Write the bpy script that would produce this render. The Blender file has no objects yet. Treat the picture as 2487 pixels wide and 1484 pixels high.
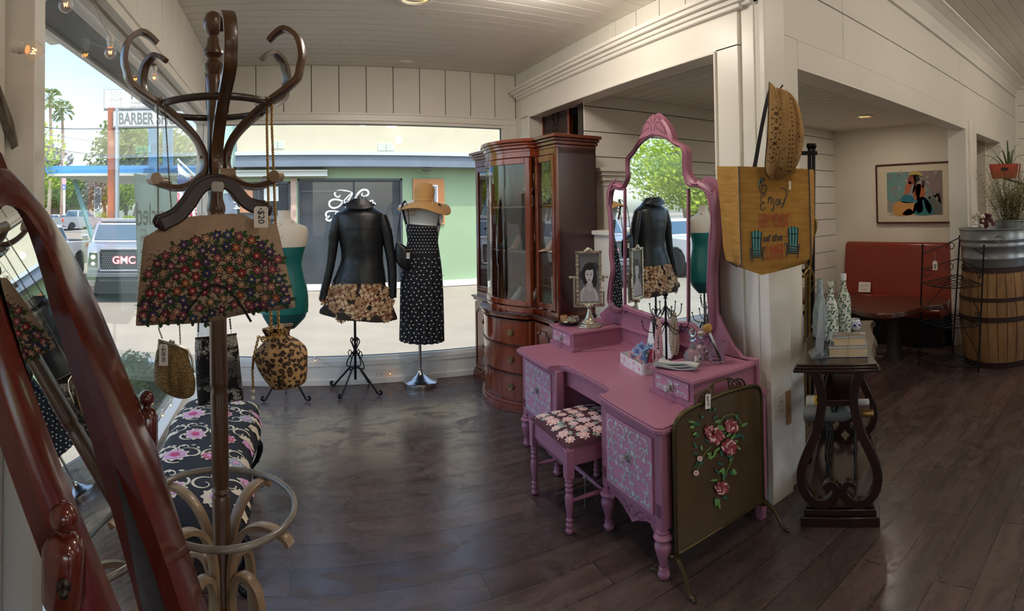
LAMP = 11
import bpy, bmesh, math, random
from math import sin, cos, pi, radians as R, hypot, atan2
from mathutils import Vector, Matrix, Euler, noise as mnoise
random.seed(7)
V = Vector
COL = bpy.context.scene.collection
# ---------------------------------------------------------------- camera model (cylindrical phone panorama)
F = 1314.06; V0 = 488.47; PIT = -.01758; ROL = .01416; YAW = .4139
def ray(u, v):
    th = (u-1243.5)/F; x, y, z = sin(th), cos(th), -(v-V0)/F
    c, s = cos(ROL), sin(ROL); x, z = c*x+s*z, -s*x+c*z
    c, s = cos(-PIT), sin(-PIT); y, z = c*y-s*z, s*y+c*z
    c, s = cos(YAW), sin(YAW); x, y = c*x+s*y, -s*x+c*y
    return V((x, y, z))
O = V((0, 0, 1.5))
def at(u, v, d): r = ray(u, v); return O+r*(d/hypot(r.x, r.y))
def fl(u, v, z=0): r = ray(u, v); return O+r*((z-1.5)/r.z)
def onX(u, v, X): r = ray(u, v); return O+r*(X/r.x)
def onY(u, v, Y): r = ray(u, v); return O+r*(Y/r.y)
cd = bpy.data.cameras.new('camera'); cam = bpy.data.objects.new('camera', cd); COL.objects.link(cam)
cd.type = 'PANO'; cd.panorama_type = 'CENTRAL_CYLINDRICAL'; cd.central_cylindrical_radius = 1
cd.central_cylindrical_range_u_min = -1243.5/F; cd.central_cylindrical_range_u_max = 1243.5/F
cd.central_cylindrical_range_v_min = -(1484-V0)/F; cd.central_cylindrical_range_v_max = V0/F
cd.clip_start = .02; cd.clip_end = 500
cam.matrix_world = Matrix.Translation(O) @ (Matrix.Rotation(-YAW, 4, 'Z') @ Matrix.Rotation(-PIT, 4, 'X') @ Matrix.Rotation(ROL, 4, 'Y')) @ Matrix.Rotation(pi/2, 4, 'X')
bpy.context.scene.camera = cam

# ---------------------------------------------------------------- materials
class NT:
    def __init__(s, name):
        s.m = bpy.data.materials.new(name); s.m.use_nodes = True; s.t = s.m.node_tree; s.n = s.t.nodes
        s.b = s.n['Principled BSDF']; s.out = s.n['Material Output']
    def set(s, sock, val):
        if isinstance(val, bpy.types.NodeSocket): s.t.links.new(val, sock)
        elif isinstance(val, (tuple, list)) and len(val) == 3 and sock.type == 'RGBA': sock.default_value = (*val, 1)
        else: sock.default_value = val
    def __call__(s, typ, out=0, attrs=None, **k):
        nd = s.n.new('ShaderNode'+typ)
        for a, b in (attrs or {}).items(): setattr(nd, a, b)
        for a, b in k.items():
            key = int(a[1:]) if a[0] == 'i' and a[1:].isdigit() else a.replace('_', ' ')
            s.set(nd.inputs[key], b)
        return nd.outputs[out]
    def math(s, op, a, b=0.0, c=0.0): return s('Math', attrs={'operation': op}, i0=a, i1=b, i2=c)
    def mix(s, f, a, b): return s('Mix', out=2, attrs={'data_type': 'RGBA'}, i0=f, i6=a, i7=b)
    def ramp(s, f, stops, interp='LINEAR'):
        nd = s.n.new('ShaderNodeValToRGB'); s.set(nd.inputs[0], f); cr = nd.color_ramp; cr.interpolation = interp
        while len(cr.elements) < len(stops): cr.elements.new(.5)
        for e, (p, c) in zip(cr.elements, stops): e.position = p; e.color = (*c, 1) if len(c) == 3 else c
        return nd.outputs[0]
    def co(s, kind='Object', scale=(1, 1, 1), rot=(0, 0, 0), loc=(0, 0, 0)):
        nd = s.n.new('ShaderNodeTexCoord')
        return s('Mapping', Vector=nd.outputs[kind], Scale=scale, Rotation=rot, Location=loc)
    def noise(s, scale, detail=3, vec=None, rough=.5, dist=0): return s('TexNoise', Vector=vec if vec else s.co(), Scale=scale, Detail=detail, Roughness=rough, Distortion=dist)
    def bump(s, h, st=.3, dist=.01): s.set(s.b.inputs['Normal'], s('Bump', Strength=st, Distance=dist, Height=h)); return s
    def fin(s, col=None, rough=None, metal=None, **k):
        for nm, v in (('Base Color', col), ('Roughness', rough), ('Metallic', metal)):
            if v is not None: s.set(s.b.inputs[nm], v)
        for a, b in k.items(): s.set(s.b.inputs[a.replace('_', ' ')], b)
        return s.m
def srgb(h):
    h = h.lstrip('#'); c = [int(h[i:i+2], 16)/255 for i in (0, 2, 4)]
    return tuple(x/12.92 if x <= .04045 else ((x+.055)/1.055)**2.4 for x in c)
MC = {}
def mat(name, col, rough=.5, metal=0, var=0, vs=8, bump=0, bs=60, bd=.004, stretch=(1, 1, 1), col2=None, **k):
    """plain paint / metal / cloth with optional tone variation and fine relief"""
    if name in MC: return MC[name]
    t = NT(name); c = srgb(col) if isinstance(col, str) else col
    if var or col2:
        n = t.noise(vs, 4, t.co(scale=stretch))
        c2 = (srgb(col2) if isinstance(col2, str) else col2) if col2 else tuple(x*(1-var) for x in c)
        c = t.ramp(n, [(.35, c), (.65, c2)])
    if bump: t.bump(t.noise(bs, 3, t.co(scale=stretch)), bump, bd)
    MC[name] = t.fin(c, rough, metal, **k); return MC[name]
def wood(name, c1, c2, rough=.35, scale=6, axis='Z', coat=0, wear=None):
    if name in MC: return MC[name]
    t = NT(name); sc = {'X': (.06, 1, 1), 'Y': (1, .06, 1), 'Z': (1, 1, .06)}[axis]
    n = t.noise(scale*5, 5, t.co(scale=sc), .6, .6); n2 = t.noise(scale*.6, 3, t.co(scale=sc))
    f = t.math('MULTIPLY_ADD', n2, .5, t.math('MULTIPLY', n, .5))
    c = t.ramp(f, [(.35, srgb(c1)), (.65, srgb(c2))])
    if wear: c = t.mix(t.ramp(t.noise(wear[1], 6, rough=.75), [(wear[2], (0, 0, 0)), (wear[2]+.06, (1, 1, 1))]), c, srgb(wear[0]))
    t.bump(n, .08, .003); MC[name] = t.fin(c, rough, 0, Coat_Weight=coat, Coat_Roughness=.12); return MC[name]
def emit(name, col, st):
    t = NT(name); return t.fin(srgb(col), .5, 0, Emission_Color=srgb(col), Emission_Strength=st)
def glass(name, tint=(1, 1, 1), rough=0, ior=1.5, haze=0):
    t = NT(name); tr = t('BsdfTransparent', Color=tint); gl = t('BsdfGlossy', Roughness=rough, Color=(1, 1, 1))
    bf = t('NewGeometry', out=6); fr = t('Fresnel', IOR=t.math('MULTIPLY_ADD', bf, 1/ior-ior, ior)); sh = t('MixShader', i0=fr, i1=tr, i2=gl)
    if haze:
        df = t('BsdfDiffuse', Color=(.8, .83, .85))
        f = t.ramp(t.noise(3, 8, rough=.8), [(.45, (haze*.5,)*3), (.75, (haze*1.6,)*3)])
        sh = t('MixShader', i0=f, i1=sh, i2=df)
    t.t.links.new(sh, t.out.inputs[0]); return t.m

# ---------------------------------------------------------------- mesh builder
class MB:
    def __init__(s): s.v = []; s.f = []; s.mi = []; s.mats = []; s.cur = 0; s.M = Matrix()
    def use(s, m):
        if m not in s.mats: s.mats.append(m)
        s.cur = s.mats.index(m); return s
    def add(s, vs, fs):
        b = len(s.v); s.v += [s.M @ V(p) for p in vs]
        for q in fs: s.f.append([b+i for i in q]); s.mi.append(s.cur)
        return s
    def box(s, a, b):
        x0, x1 = sorted((a[0], b[0])); y0, y1 = sorted((a[1], b[1])); z0, z1 = sorted((a[2], b[2]))
        return s.add([(x0, y0, z0), (x1, y0, z0), (x1, y1, z0), (x0, y1, z0), (x0, y0, z1), (x1, y0, z1), (x1, y1, z1), (x0, y1, z1)],
                     [(0, 3, 2, 1), (4, 5, 6, 7), (0, 1, 5, 4), (1, 2, 6, 5), (2, 3, 7, 6), (3, 0, 4, 7)])
    def bar(s, a, b, w, h, up=(0, 0, 1)):
        """box of section w x h from a to b"""
        a = V(a); b = V(b); t = (b-a).normalized(); u = V(up); sd = t.cross(u)
        if sd.length < 1e-4: sd = t.cross(V((1, 0, 0)))
        sd.normalize(); u = sd.cross(t); sd *= w/2; u *= h/2
        return s.add([a-sd-u, a+sd-u, a+sd+u, a-sd+u, b-sd-u, b+sd-u, b+sd+u, b-sd+u],
                     [(0, 3, 2, 1), (4, 5, 6, 7), (0, 1, 5, 4), (1, 2, 6, 5), (2, 3, 7, 6), (3, 0, 4, 7)])
    def rings(s, rings, closed=True, cap=True, loop=False):
        n = len(rings[0]); vs = [p for r in rings for p in r]; fs = []; m = len(rings)
        for i in range(m if loop else m-1):
            j = (i+1) % m
            for k in range(n if closed else n-1): k2 = (k+1) % n; fs.append((i*n+k, i*n+k2, j*n+k2, j*n+k))
        if cap and not loop and closed: fs += [tuple(range(n))[::-1], tuple((m-1)*n+k for k in range(n))]
        return s.add(vs, fs)
    def lathe(s, prof, n=24, o=(0, 0, 0), cap=True, squash=1):
        o = V(o); return s.rings([[o+V((r*cos(2*pi*k/n), r*squash*sin(2*pi*k/n), z)) for k in range(n)] for r, z in prof], cap=cap)
    def ball(s, c, r, n=12, sq=(1, 1, 1)):
        m = max(4, n//2); c = V(c)
        return s.rings([[c+V((sq[0]*r*sin(pi*i/m)*cos(2*pi*k/n), sq[1]*r*sin(pi*i/m)*sin(2*pi*k/n), -sq[2]*r*cos(pi*i/m))) for k in range(n)]
                        for i in [.02]+list(range(1, m))+[m-.02]])
    def frames(s, pts, up=None):
        pts = [V(p) for p in pts]; n = len(pts); out = []; u = None
        for i in range(n):
            t = (pts[min(i+1, n-1)]-pts[max(i-1, 0)]).normalized()
            if up is not None: sd = t.cross(V(up)); sd = sd.normalized() if sd.length > 1e-5 else V((1, 0, 0)); u = sd.cross(t)
            else:
                if u is None: u = t.orthogonal().normalized()
                u = (u-t*u.dot(t)).normalized(); sd = t.cross(u)
            out.append((pts[i], sd, u.copy(), t))
        return out
    def sweep(s, pts, sec, up=None, scale=None, loop=False):
        """sec: list of (a,b) in side/up axes"""
        fr = s.frames(pts, up)
        if loop:
            P = [V(p) for p in pts]; n = len(P); fr = []
            for i in range(n):
                t = (P[(i+1) % n]-P[i-1]).normalized(); U = V(up or (0, 0, 1)); sd = t.cross(U).normalized(); fr.append((P[i], sd, sd.cross(t), t))
        rs = []
        for i, (p, sd, u, t) in enumerate(fr):
            k = 1 if scale is None else (scale[i] if not callable(scale) else scale(i/(len(fr)-1)))
            rs.append([p+sd*(a*k)+u*(b*k) for a, b in sec])
        return s.rings(rs, loop=loop)
    def tube(s, pts, r=.01, n=8, up=None, loop=False, scale=None):
        if isinstance(r, (list, tuple)): scale = r; r = 1
        return s.sweep(pts, [(r*cos(2*pi*k/n), r*sin(2*pi*k/n)) for k in range(n)], up, scale, loop)
    def prism(s, poly, h, o=(0, 0, 0), ax=(1, 0, 0), ay=(0, 1, 0), az=None):
        """extrude a polygon given in ax/ay axes by h along az"""
        o = V(o); ax = V(ax); ay = V(ay); az = V(az) if az else ax.cross(ay); n = len(poly)
        lo = [o+ax*a+ay*b for a, b in poly]; hi = [p+az*h for p in lo]
        return s.add(lo+hi, [tuple(range(n))[::-1], tuple(range(n, 2*n))]+[(i, (i+1) % n, n+(i+1) % n, n+i) for i in range(n)])
    def grid(s, fn, nu, nv, closeu=False):
        vs = [fn(i/nu, j/nv) for j in range(nv+1) for i in range(nu if closeu else nu+1)]; w = nu if closeu else nu+1
        return s.add(vs, [(j*w+i, j*w+(i+1) % w, (j+1)*w+(i+1) % w, (j+1)*w+i) for j in range(nv) for i in range(nu)])
    def sheet(s, fn, nu, nv, th=.002):
        """two-sided cloth with thickness: fn(u,v)->(point, normal)"""
        A = [[fn(i/nu, j/nv) for i in range(nu+1)] for j in range(nv+1)]; w = nu+1; k = w*(nv+1)
        vs = [V(p)+V(n)*th/2 for r in A for p, n in r]+[V(p)-V(n)*th/2 for r in A for p, n in r]; fs = []
        for j in range(nv):
            for i in range(nu):
                a = (j*w+i, j*w+i+1, (j+1)*w+i+1, (j+1)*w+i); fs += [a, tuple(x+k for x in a[::-1])]
        bd = [i for i in range(w)]+[j*w+nu for j in range(1, nv+1)]+[nv*w+i for i in range(nu-1, -1, -1)]+[j*w for j in range(nv-1, 0, -1)]
        for a, b in zip(bd, bd[1:]+bd[:1]): fs.append((b, a, a+k, b+k))
        return s.add(vs, fs)
    def decal(s, S, shape, off=.0006):
        """flat printed / stitched shape; shape: list of (u,v) outline; S(u,v)->(point, normal)"""
        cu = sum(p[0] for p in shape)/len(shape); cv = sum(p[1] for p in shape)/len(shape)
        vs = [(cu, cv)]+list(shape); P = []
        for a in vs: p, n = S(*a); P.append(V(p)+V(n)*off)
        n = len(shape); return s.add(P, [(0, 1+i, 1+(i+1) % n) for i in range(n)])
    def stroke(s, S, pts, w, off=.0006):
        """ribbon drawn on surface along uv polyline; w in uv units (or list)"""
        n = len(pts); L = []; Rr = []
        for i, p in enumerate(pts):
            a = pts[max(0, i-1)]; b = pts[min(n-1, i+1)]; dx, dy = b[0]-a[0], b[1]-a[1]; l = hypot(dx, dy) or 1
            ww = (w[i] if isinstance(w, (list, tuple)) else w)/2; nx, ny = -dy/l*ww, dx/l*ww
            for lst, sg in ((L, 1), (Rr, -1)):
                q, nn = S(p[0]+sg*nx, p[1]+sg*ny); lst.append(V(q)+V(nn)*off)
        return s.add(L+Rr, [(i, i+1, n+i+1, n+i) for i in range(n-1)])
    def build(s, name, m=None, parent=None, smooth=40, bevel=0, loc=None, recalc=True, sub=0, kind=None):
        me = bpy.data.meshes.new(name); me.from_pydata([tuple(p) for p in s.v], [], s.f); 
        if recalc:
            bm = bmesh.new(); bm.from_mesh(me); bmesh.ops.recalc_face_normals(bm, faces=bm.faces); bm.to_mesh(me); bm.free()
        for q in (s.mats or [m]): me.materials.append(q)
        if s.mats: me.polygons.foreach_set('material_index', s.mi)
        if smooth:
            me.polygons.foreach_set('use_smooth', [True]*len(me.polygons)); me.set_sharp_from_angle(angle=R(smooth))
        o = bpy.data.objects.new(name, me); COL.objects.link(o)
        if parent: o.parent = parent
        if loc is not None: o.location = loc
        if bevel:
            b = o.modifiers.new('bevel', 'BEVEL'); b.width = bevel; b.segments = 2; b.limit_method = 'ANGLE'; b.angle_limit = R(35); b.harden_normals = False
        if sub: q = o.modifiers.new('sub', 'SUBSURF'); q.levels = q.render_levels = sub
        if kind: o['kind'] = kind
        return o
def tag(o, label, cat, group=None, kind=None):
    o['label'] = label; o['category'] = cat
    if group: o['group'] = group
    if kind: o['kind'] = kind
    return o
def thing(name, label, cat, loc=(0, 0, 0), rz=0, group=None, rot=None):
    o = bpy.data.objects.new(name, None); COL.objects.link(o); o.location = loc; o.rotation_euler = rot or (0, 0, rz); o.empty_display_size = .1
    return tag(o, label, cat, group)
def struct(name, mb, m, **k): return mb.build(name, m, kind='structure', **k)
def dup(root, loc=None, rz=None, label=None, name=None):
    r = root.copy(); COL.objects.link(r)
    if loc is not None: r.location = loc
    if rz is not None: r.rotation_euler = (0, 0, rz)
    if label: r['label'] = label
    for ch in root.children:
        c = ch.copy(); COL.objects.link(c); c.parent = r
        for g in ch.children: d = g.copy(); COL.objects.link(d); d.parent = c
    return r
def spl(pts, n=8, closed=False):
    """Catmull-Rom through points"""
    P = [V(p) if len(p) == 3 else V((p[0], p[1], 0)) for p in pts]; m = len(P); out = []
    for i in range(m if closed else m-1):
        if closed: a, b, c, d = P[i-1], P[i], P[(i+1) % m], P[(i+2) % m]
        else: a, b, c, d = P[max(i-1, 0)], P[i], P[i+1], P[min(i+2, m-1)]
        for k in range(n):
            t = k/n; out.append(.5*((2*b)+(-a+c)*t+(2*a-5*b+4*c-d)*t*t+(-a+3*b-3*c+d)*t**3))
    if not closed: out.append(P[-1])
    return out
def spl2(pts, n=8, closed=False): return [(p.x, p.y) for p in spl(pts, n, closed)]
def text_mb(mb, txt, size, o, ax, ay, depth=.001, shear=0, bold=0, squeeze=1, align='CENTER', res=3):
    """lettering as thin raised geometry at o, reading along ax, up along ay"""
    cu = bpy.data.curves.new('lettering', 'FONT'); cu.body = txt; cu.size = size; cu.align_x = align; cu.align_y = 'CENTER'; cu.shear = shear; cu.offset = bold; cu.resolution_u = res
    ob = bpy.data.objects.new('lettering', cu); COL.objects.link(ob); dg = bpy.context.evaluated_depsgraph_get(); dg.update()
    me = ob.evaluated_get(dg).to_mesh(); ax = V(ax).normalized(); ay = V(ay).normalized(); nz = ax.cross(ay); o = V(o)
    mb.add([o+ax*(v.co.x*squeeze)+ay*v.co.y+nz*depth for v in me.vertices], [tuple(p.vertices) for p in me.polygons])
    ob.evaluated_get(dg).to_mesh_clear(); bpy.data.objects.remove(ob); bpy.data.curves.remove(cu)
def planar(o, ax, ay):
    o = V(o); ax = V(ax); ay = V(ay); n = ax.cross(ay).normalized()
    return lambda u, v: (o+ax*u+ay*v, n)
def star(cx, cy, r, k=5, inner=.5, rot=0, asp=1, n=2):
    return [(cx+asp*(r if i % 2 == 0 else r*inner)*cos(rot+pi*i/k), cy+(r if i % 2 == 0 else r*inner)*sin(rot+pi*i/k)) for i in range(2*k)]
def disc(cx, cy, r, n=8, asp=1, rot=0): return [(cx+asp*r*cos(rot+2*pi*i/n), cy+r*sin(rot+2*pi*i/n)) for i in range(n)]
def leaf(cx, cy, l, w, a):
    c, s = cos(a), sin(a); return [(cx+x*l*c-y*w*s, cy+x*l*s+y*w*c) for x, y in ((0, 0), (.3, .45), (.7, .4), (1, 0), (.7, -.4), (.3, -.45))]
def petal(cx, cy, r, k, rot=0, asp=1, depth=.28, n=5):
    return [(cx+asp*r*(1-depth*abs(cos(k*t/2)))*cos(t+rot), cy+r*(1-depth*abs(cos(k*t/2)))*sin(t+rot)) for t in [2*pi*i/(k*n) for i in range(k*n)]]
# ---------------------------------------------------------------- materials of the room
def white(name, c='#eeeae0', rough=.55):
    t = NT(name); n = t.noise(2.5, 4); n2 = t.noise(90, 2, t.co(scale=(1, 1, 1)))
    b = srgb(c); t.bump(n2, .12, .003)
    return t.fin(t.ramp(n, [(.3, b), (.7, tuple(x*.95 for x in b))]), rough)
m_white = white('white painted boards'); m_trim = white('white gloss trim', '#f3efe6', .35); m_ceil = white('white painted ceiling boards', '#ebe6dc', .6)
m_plaster = white('off-white plaster', '#e8dfcc', .8)
m_gap = mat('dark gap between boards', '#4a453f', .9)
m_pane = glass('window glass', (.97, .99, .98), 0, 1.32, .022)
def floor_mat():
    t = NT('dark laminate planks'); co = t.co()
    br = t.n.new('ShaderNodeTexBrick'); t.set(br.inputs['Vector'], co); br.offset = .37; br.offset_frequency = 2
    for k, v in (('Scale', 1), ('Brick Width', 1.22), ('Row Height', .165), ('Mortar Size', .0022), ('Mortar Smooth', 0), ('Bias', 0)): br.inputs[k].default_value = v
    br.inputs['Color1'].default_value = (*srgb('#65534c'), 1); br.inputs['Color2'].default_value = (*srgb('#50403a'), 1); br.inputs['Mortar'].default_value = (*srgb('#2a201c'), 1)
    g = t.noise(14, 6, t.co(scale=(.12, 1, 1)), .65, .5); g2 = t.noise(2.2, 4, t.co(scale=(.6, 1, 1)))
    c = t.mix(t.ramp(g, [(.35, (0, 0, 0)), (.7, (.75,)*3)]), br.outputs[0], srgb('#332925'))
    c = t.mix(t.ramp(g2, [(.5, (0, 0, 0)), (.8, (.35,)*3)]), c, srgb('#60493c'))
    sc = t.noise(3, 8, t.co(scale=(1, 2.2, 1), rot=(0, 0, .5)), .75, 1.5)
    rg = t.ramp(sc, [(.42, (.22,)*3), (.52, (.28,)*3), (.6, (.46,)*3)])
    h = t.math('SUBTRACT', t.math('MULTIPLY', g, .25), t.math('MULTIPLY', br.outputs['Fac'], 1.0)); t.bump(h, .12, .001)
    return t.fin(c, rg, 0, IOR=1.6)
m_floor = floor_mat()
XA, YW, YB, XL = 2.125, 4.72, 1.75, -.66; ZC = 2.795; ZH = 2.288; XG = -.75; X2 = 5.8; Y2 = 3.63; Z2 = 2.42; XC = 7.7; ZF = 3.2

# ---------------------------------------------------------------- shell
b = MB().box((-.95, -4.5, -.12), (9, YW+.14, 0)); struct('floor', b, m_floor, smooth=0)
# bay ceiling: narrow boards running across (parallel to the street window)
b = MB().use(m_gap).box((-.8, YB, ZC+.012), (XA+.05, YW+.1, ZC+.05)).use(m_ceil)
y = YW-.002
while y > YB:
    b.box((-.8, max(y-.112, YB), ZC), (XA+.02, y, ZC+.02)); y -= .118
struct('ceiling', b, None, smooth=0, bevel=.002)
# ceiling of the front room behind the camera, with the step up from the bay
b = MB().use(m_gap).box((-2.2, -4.5, ZF+.012), (XC+.1, YB-.2, ZF+.05)).use(m_ceil); y = YB-.2
while y > -4.5: b.box((-2.2, y-.12, ZF), (XC+.05, y, ZF+.02)); y -= .124
b.box((-2.2, YB-.06, ZC), (XA+.02, YB+.06, ZF+.05)).box((-2.2, YB-.25, ZF+.001), (XA+.1, YB, ZF+.05))
struct('ceiling_front_room', b, None, smooth=0, bevel=.002)
b = MB().box((-2.4, -5.2, ZF+.06), (9, 5.1, ZF+.2)); struct('roof_slab', b, m_white, smooth=0)
# street-side window wall
b = MB().use(m_gap).box((-.8, YW+.012, ZH+.07), (XA+.05, YW+.1, ZF)).use(m_white)
xs = [-.79]+[-.52+.2432*i for i in range(11)]+[XA]
for a, c in zip(xs, xs[1:]): b.box((a+.003, YW, ZH+.085), (c-.003, YW+.03, ZC))
b.use(m_trim).box((-.8, YW-.012, ZH+.02), (XA, YW+.05, ZH+.085)).box((-.72, YW-.02, ZH+.074), (XA, YW+.02, ZH+.09)).box((-.8, YW+.0, ZH-.005), (XA, YW+.1, ZH+.03))
b.box((2.0, YW-.006, 0), (XA+.1, YW+.1, ZH+.03)).box((1.985, YW+.01, .2), (2.01, YW+.07, ZH))
b.box((-.8, YW, 0), (XA+.1, YW+.1, .18)).box((-.7, YW-.014, .165), (2.02, YW+.1, .21)).box((-.7, YW+.01, .2), (2.02, YW+.07, .236)).box((-.66, YW-.012, 0), (XA, YW+.01, .05))
struct('wall_front', b, None, smooth=0, bevel=.003)
t1 = mat('dark window gasket', '#3c4444', .6)
b = MB().use(m_pane).box((-.7, YW+.045, .232), (1.99, YW+.051, ZH)).use(t1)
for a, c in (((-.7, .23), (1.99, .238)), ((-.7, ZH-.008), (1.99, ZH)), ((1.98, .23), (1.99, ZH))): b.box((a[0], YW+.035, a[1]), (c[0], YW+.06, c[1]))
struct('window_1', b, None, smooth=0)
# long side window wall on the left
b = MB().use(m_gap).box((XL-.1, 1.2, ZH+.07), (XL-.012, YW+.1, ZF)).use(m_white); y = YW
while y > YB-.3: b.box((XL-.03, y-.237, 2.35), (XL, y, ZC)); y -= .243
b.box((XL-.1, -1.2, ZH), (XL-.002, YB-.2, ZF+.05)).use(m_trim)
b.box((XG-.06, 1.35, ZH), (XL+.004, YW, 2.352)).box((XL-.02, 1.35, 2.335), (XL+.014, YW, 2.36)).box((XG+.01, 1.35, ZH-.016), (XG+.045, YW, ZH+.002)).box((XL-.03, 1.352, ZH-.006), (XL+.009, YW-.002, ZH+.03))
b.box((XG-.02, 1.35, 0), (XL, YW+.1, .18)).box((XG-.06, 1.35, .17), (XL+.03, YW+.05, .2)).box((XG-.03, 1.38, .19), (XG+.03, YW, .236)).box((XL-.01, 1.4, 0), (XL+.012, YW, .07))
b.box((XG-.05, YW-.05, .2), (XG+.05, YW+.06, ZH)).box((XG-.06, 1.36, .15), (XG+.06, 1.43, ZH)).box((-.9, .0, 0), (-.80, 1.37, ZH+.02)).box((-.9, -1.2, 0), (-.8, .02, ZH+.02))
b.box((-.82, 1.1, 0), (-.785, 1.27, ZH)).box((-.82, 1.29, 0), (-.775, 1.34, ZH)).box((XL-.1, -1.2, ZH-.02), (XL-.002, 1.4, ZH+.01))
struct('wall_left', b, None, smooth=0, bevel=.003)
b = MB().box((XG-.003, 1.43, .23), (XG+.003, YW-.05, ZH-.01)); struct('window_2', b, m_pane, smooth=0)
b = MB().use(mat('dark stained eave soffit', '#4d5960', .6, var=.3, vs=4)).box((-1.2, -1, 2.47), (XG-.04, 5.0, 2.5)).use(m_trim).box((-1.24, -1, 2.45), (-1.2, 5.0, 2.62)); struct('trim_1', b, None, smooth=0)
# wall A with the big framed opening
HW = 1.345
b = MB().use(m_gap).box((XA+.012, YB+.02, 2.35), (XA+.1, YW, ZF)).use(m_white); y = YW
k = 0
while y > YB: b.box((XA, max(y-.234, YB+.02), 2.552), (XA+.03, y, ZC)); y -= .24
b.box((XA+.002, 2.0, 0), (XA+.1, 4.45, HW-.03)).box((XA, 4.43, 0), (XA+.1, YW, 2.55)).box((XA, YB, 0), (XA+.1, 2.0, ZF)).use(m_trim)
b.box((XA-.02, 2.07, HW-.03), (XA+.13, 4.37, HW)).box((XA-.018, 4.376, .0), (XA+.14, 4.56, 2.36)).box((XA-.018, 1.90, 0), (XA+.14, 2.067, 2.36)).box((XA-.018, 1.90, 2.346), (XA+.14, 4.56, 2.55))
b.box((XA-.006, 1.80, 0), (XA+.03, 1.885, 2.9))
for z0, z1, dx in ((2.535, 2.56, .045), (2.56, 2.585, .06), (2.585, 2.61, .085), (2.61, 2.635, .1)): b.box((XA-dx, 1.9-dx*.8, z0), (XA+.02, 4.58+dx*.8, z1))
b.prism([(0, 0), (-.03, 0), (-.04, .03), (-.075, .055), (-.08, .07), (0, .07)], 2.80, (XA, 4.60, 2.545), (1, 0, 0), (0, 0, 1), (0, -1, 0))
b.box((XA-.03, 2.066, 2.336), (XA-.01, 4.378, 2.352)).box((XA-.03, 2.06, HW), (XA-.01, 2.074, 2.35)).box((XA-.03, 4.37, HW), (XA-.01, 4.384, 2.35))
struct('wall_right', b, None, smooth=0, bevel=.004)
# wall B, horizontal boards above the wide opening to the seating corner
b = MB().use(m_gap).box((XA+.02, YB+.012, 2.3), (XC, YB+.1, ZF)).use(m_white)
b.box((2.435, YB, 2.266), (XC, YB+.03, 2.42)).box((2.435, YB+.1, 2.3), (XC, YB+.18, ZF))
for z0, z1 in ((2.42, 2.706), (2.712, 2.995)):
    for x0, x1 in ((XA+.004, 2.93), (2.934, 5.2), (5.204, XC)): b.box((x0, YB+.001, z0), (x1, YB+.03, z1))
b.box((XA, YB+.001, 2.994), (XC, YB+.05, ZF)).box((XA+.004, YB+.002, 0), (2.435, YB+.18, 2.42)).box((5.336, YB+.002, 0), (5.75, YB+.18, 2.42)).box((6.8, YB+.002, 0), (XC, YB+.18, 2.42)).use(m_trim)
b.box((2.435, YB+.0, 2.258), (XC, YB+.182, 2.27)).box((XA-.018, YB-.03, 0), (2.275, YB+.004, ZF-.1)).box((2.285, YB-.012, 0), (2.30, YB+.01, ZF-.1)).box((5.33, YB-.01, 0), (5.34, YB+.19, 2.262)).box((5.44, YB-.022, 0), (5.52, YB+.01, 2.38))
for i in range(8): b.box((5.475, YB-.026, .2+i*.29), (5.487, YB-.02, .212+i*.29))
b.use(m_white).prism([(0, 0), (0, -.2)]+[(-.2+.2*cos(t)*1, -.2+.2*sin(t)) for t in [0]]+[(0, 0)] if False else [(.0, 3.0), (.0, ZF+.01), (-.2, ZF+.01), (-.19, 3.185), (-.16, 3.178), (-.10, 3.155), (-.05, 3.105), (-.028, 3.04), (-.028, 3.0)], XC-XA, (XA, YB+.002, 0), (0, 1, 0), (0, 0, 1), (1, 0, 0))
struct('wall_back', b, None, smooth=0, bevel=.003)
b = MB().use(m_gap).box((XC+.01, -4, 0), (XC+.1, 4.5, ZF)).use(m_white); z = .0
while z < ZF: b.box((XC, -4, z+.003), (XC+.03, 4.5, min(z+.237, ZF))); z += .24
b.use(m_trim).box((XC-.02, YB-.04, 0), (XC+.01, YB, ZF))
struct('wall_far_right', b, None, smooth=0, bevel=.002)
b = MB().use(m_white).box((-2.2, -4.6, 0), (.6, -4.5, ZF)).box((2.8, -4.6, 0), (4.6, -4.5, ZF)).box((6.6, -4.6, 0), (XC, -4.5, ZF)).box((.6, -4.6, 0), (6.6, -4.5, .9)).box((.6, -4.6, 2.3), (6.6, -4.5, ZF)).use(m_trim)
for x in (.6, 1.7, 2.76, 4.6, 5.6, 6.56): b.box((x, -4.61, .9), (x+.04, -4.49, 2.3))
struct('wall_rear', b, None, smooth=0)  # unseen rear wall, added with window openings sized to limit daylight from behind
b = MB().box((-.95, -4.6, 0), (-.9, -1.1, ZF)).box((-2.2, -4.6, ZF-.2), (-.9, -1.1, ZF)); struct('wall_left_rear', b, m_white, smooth=0)  # unseen side wall, added to close the room to daylight
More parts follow.
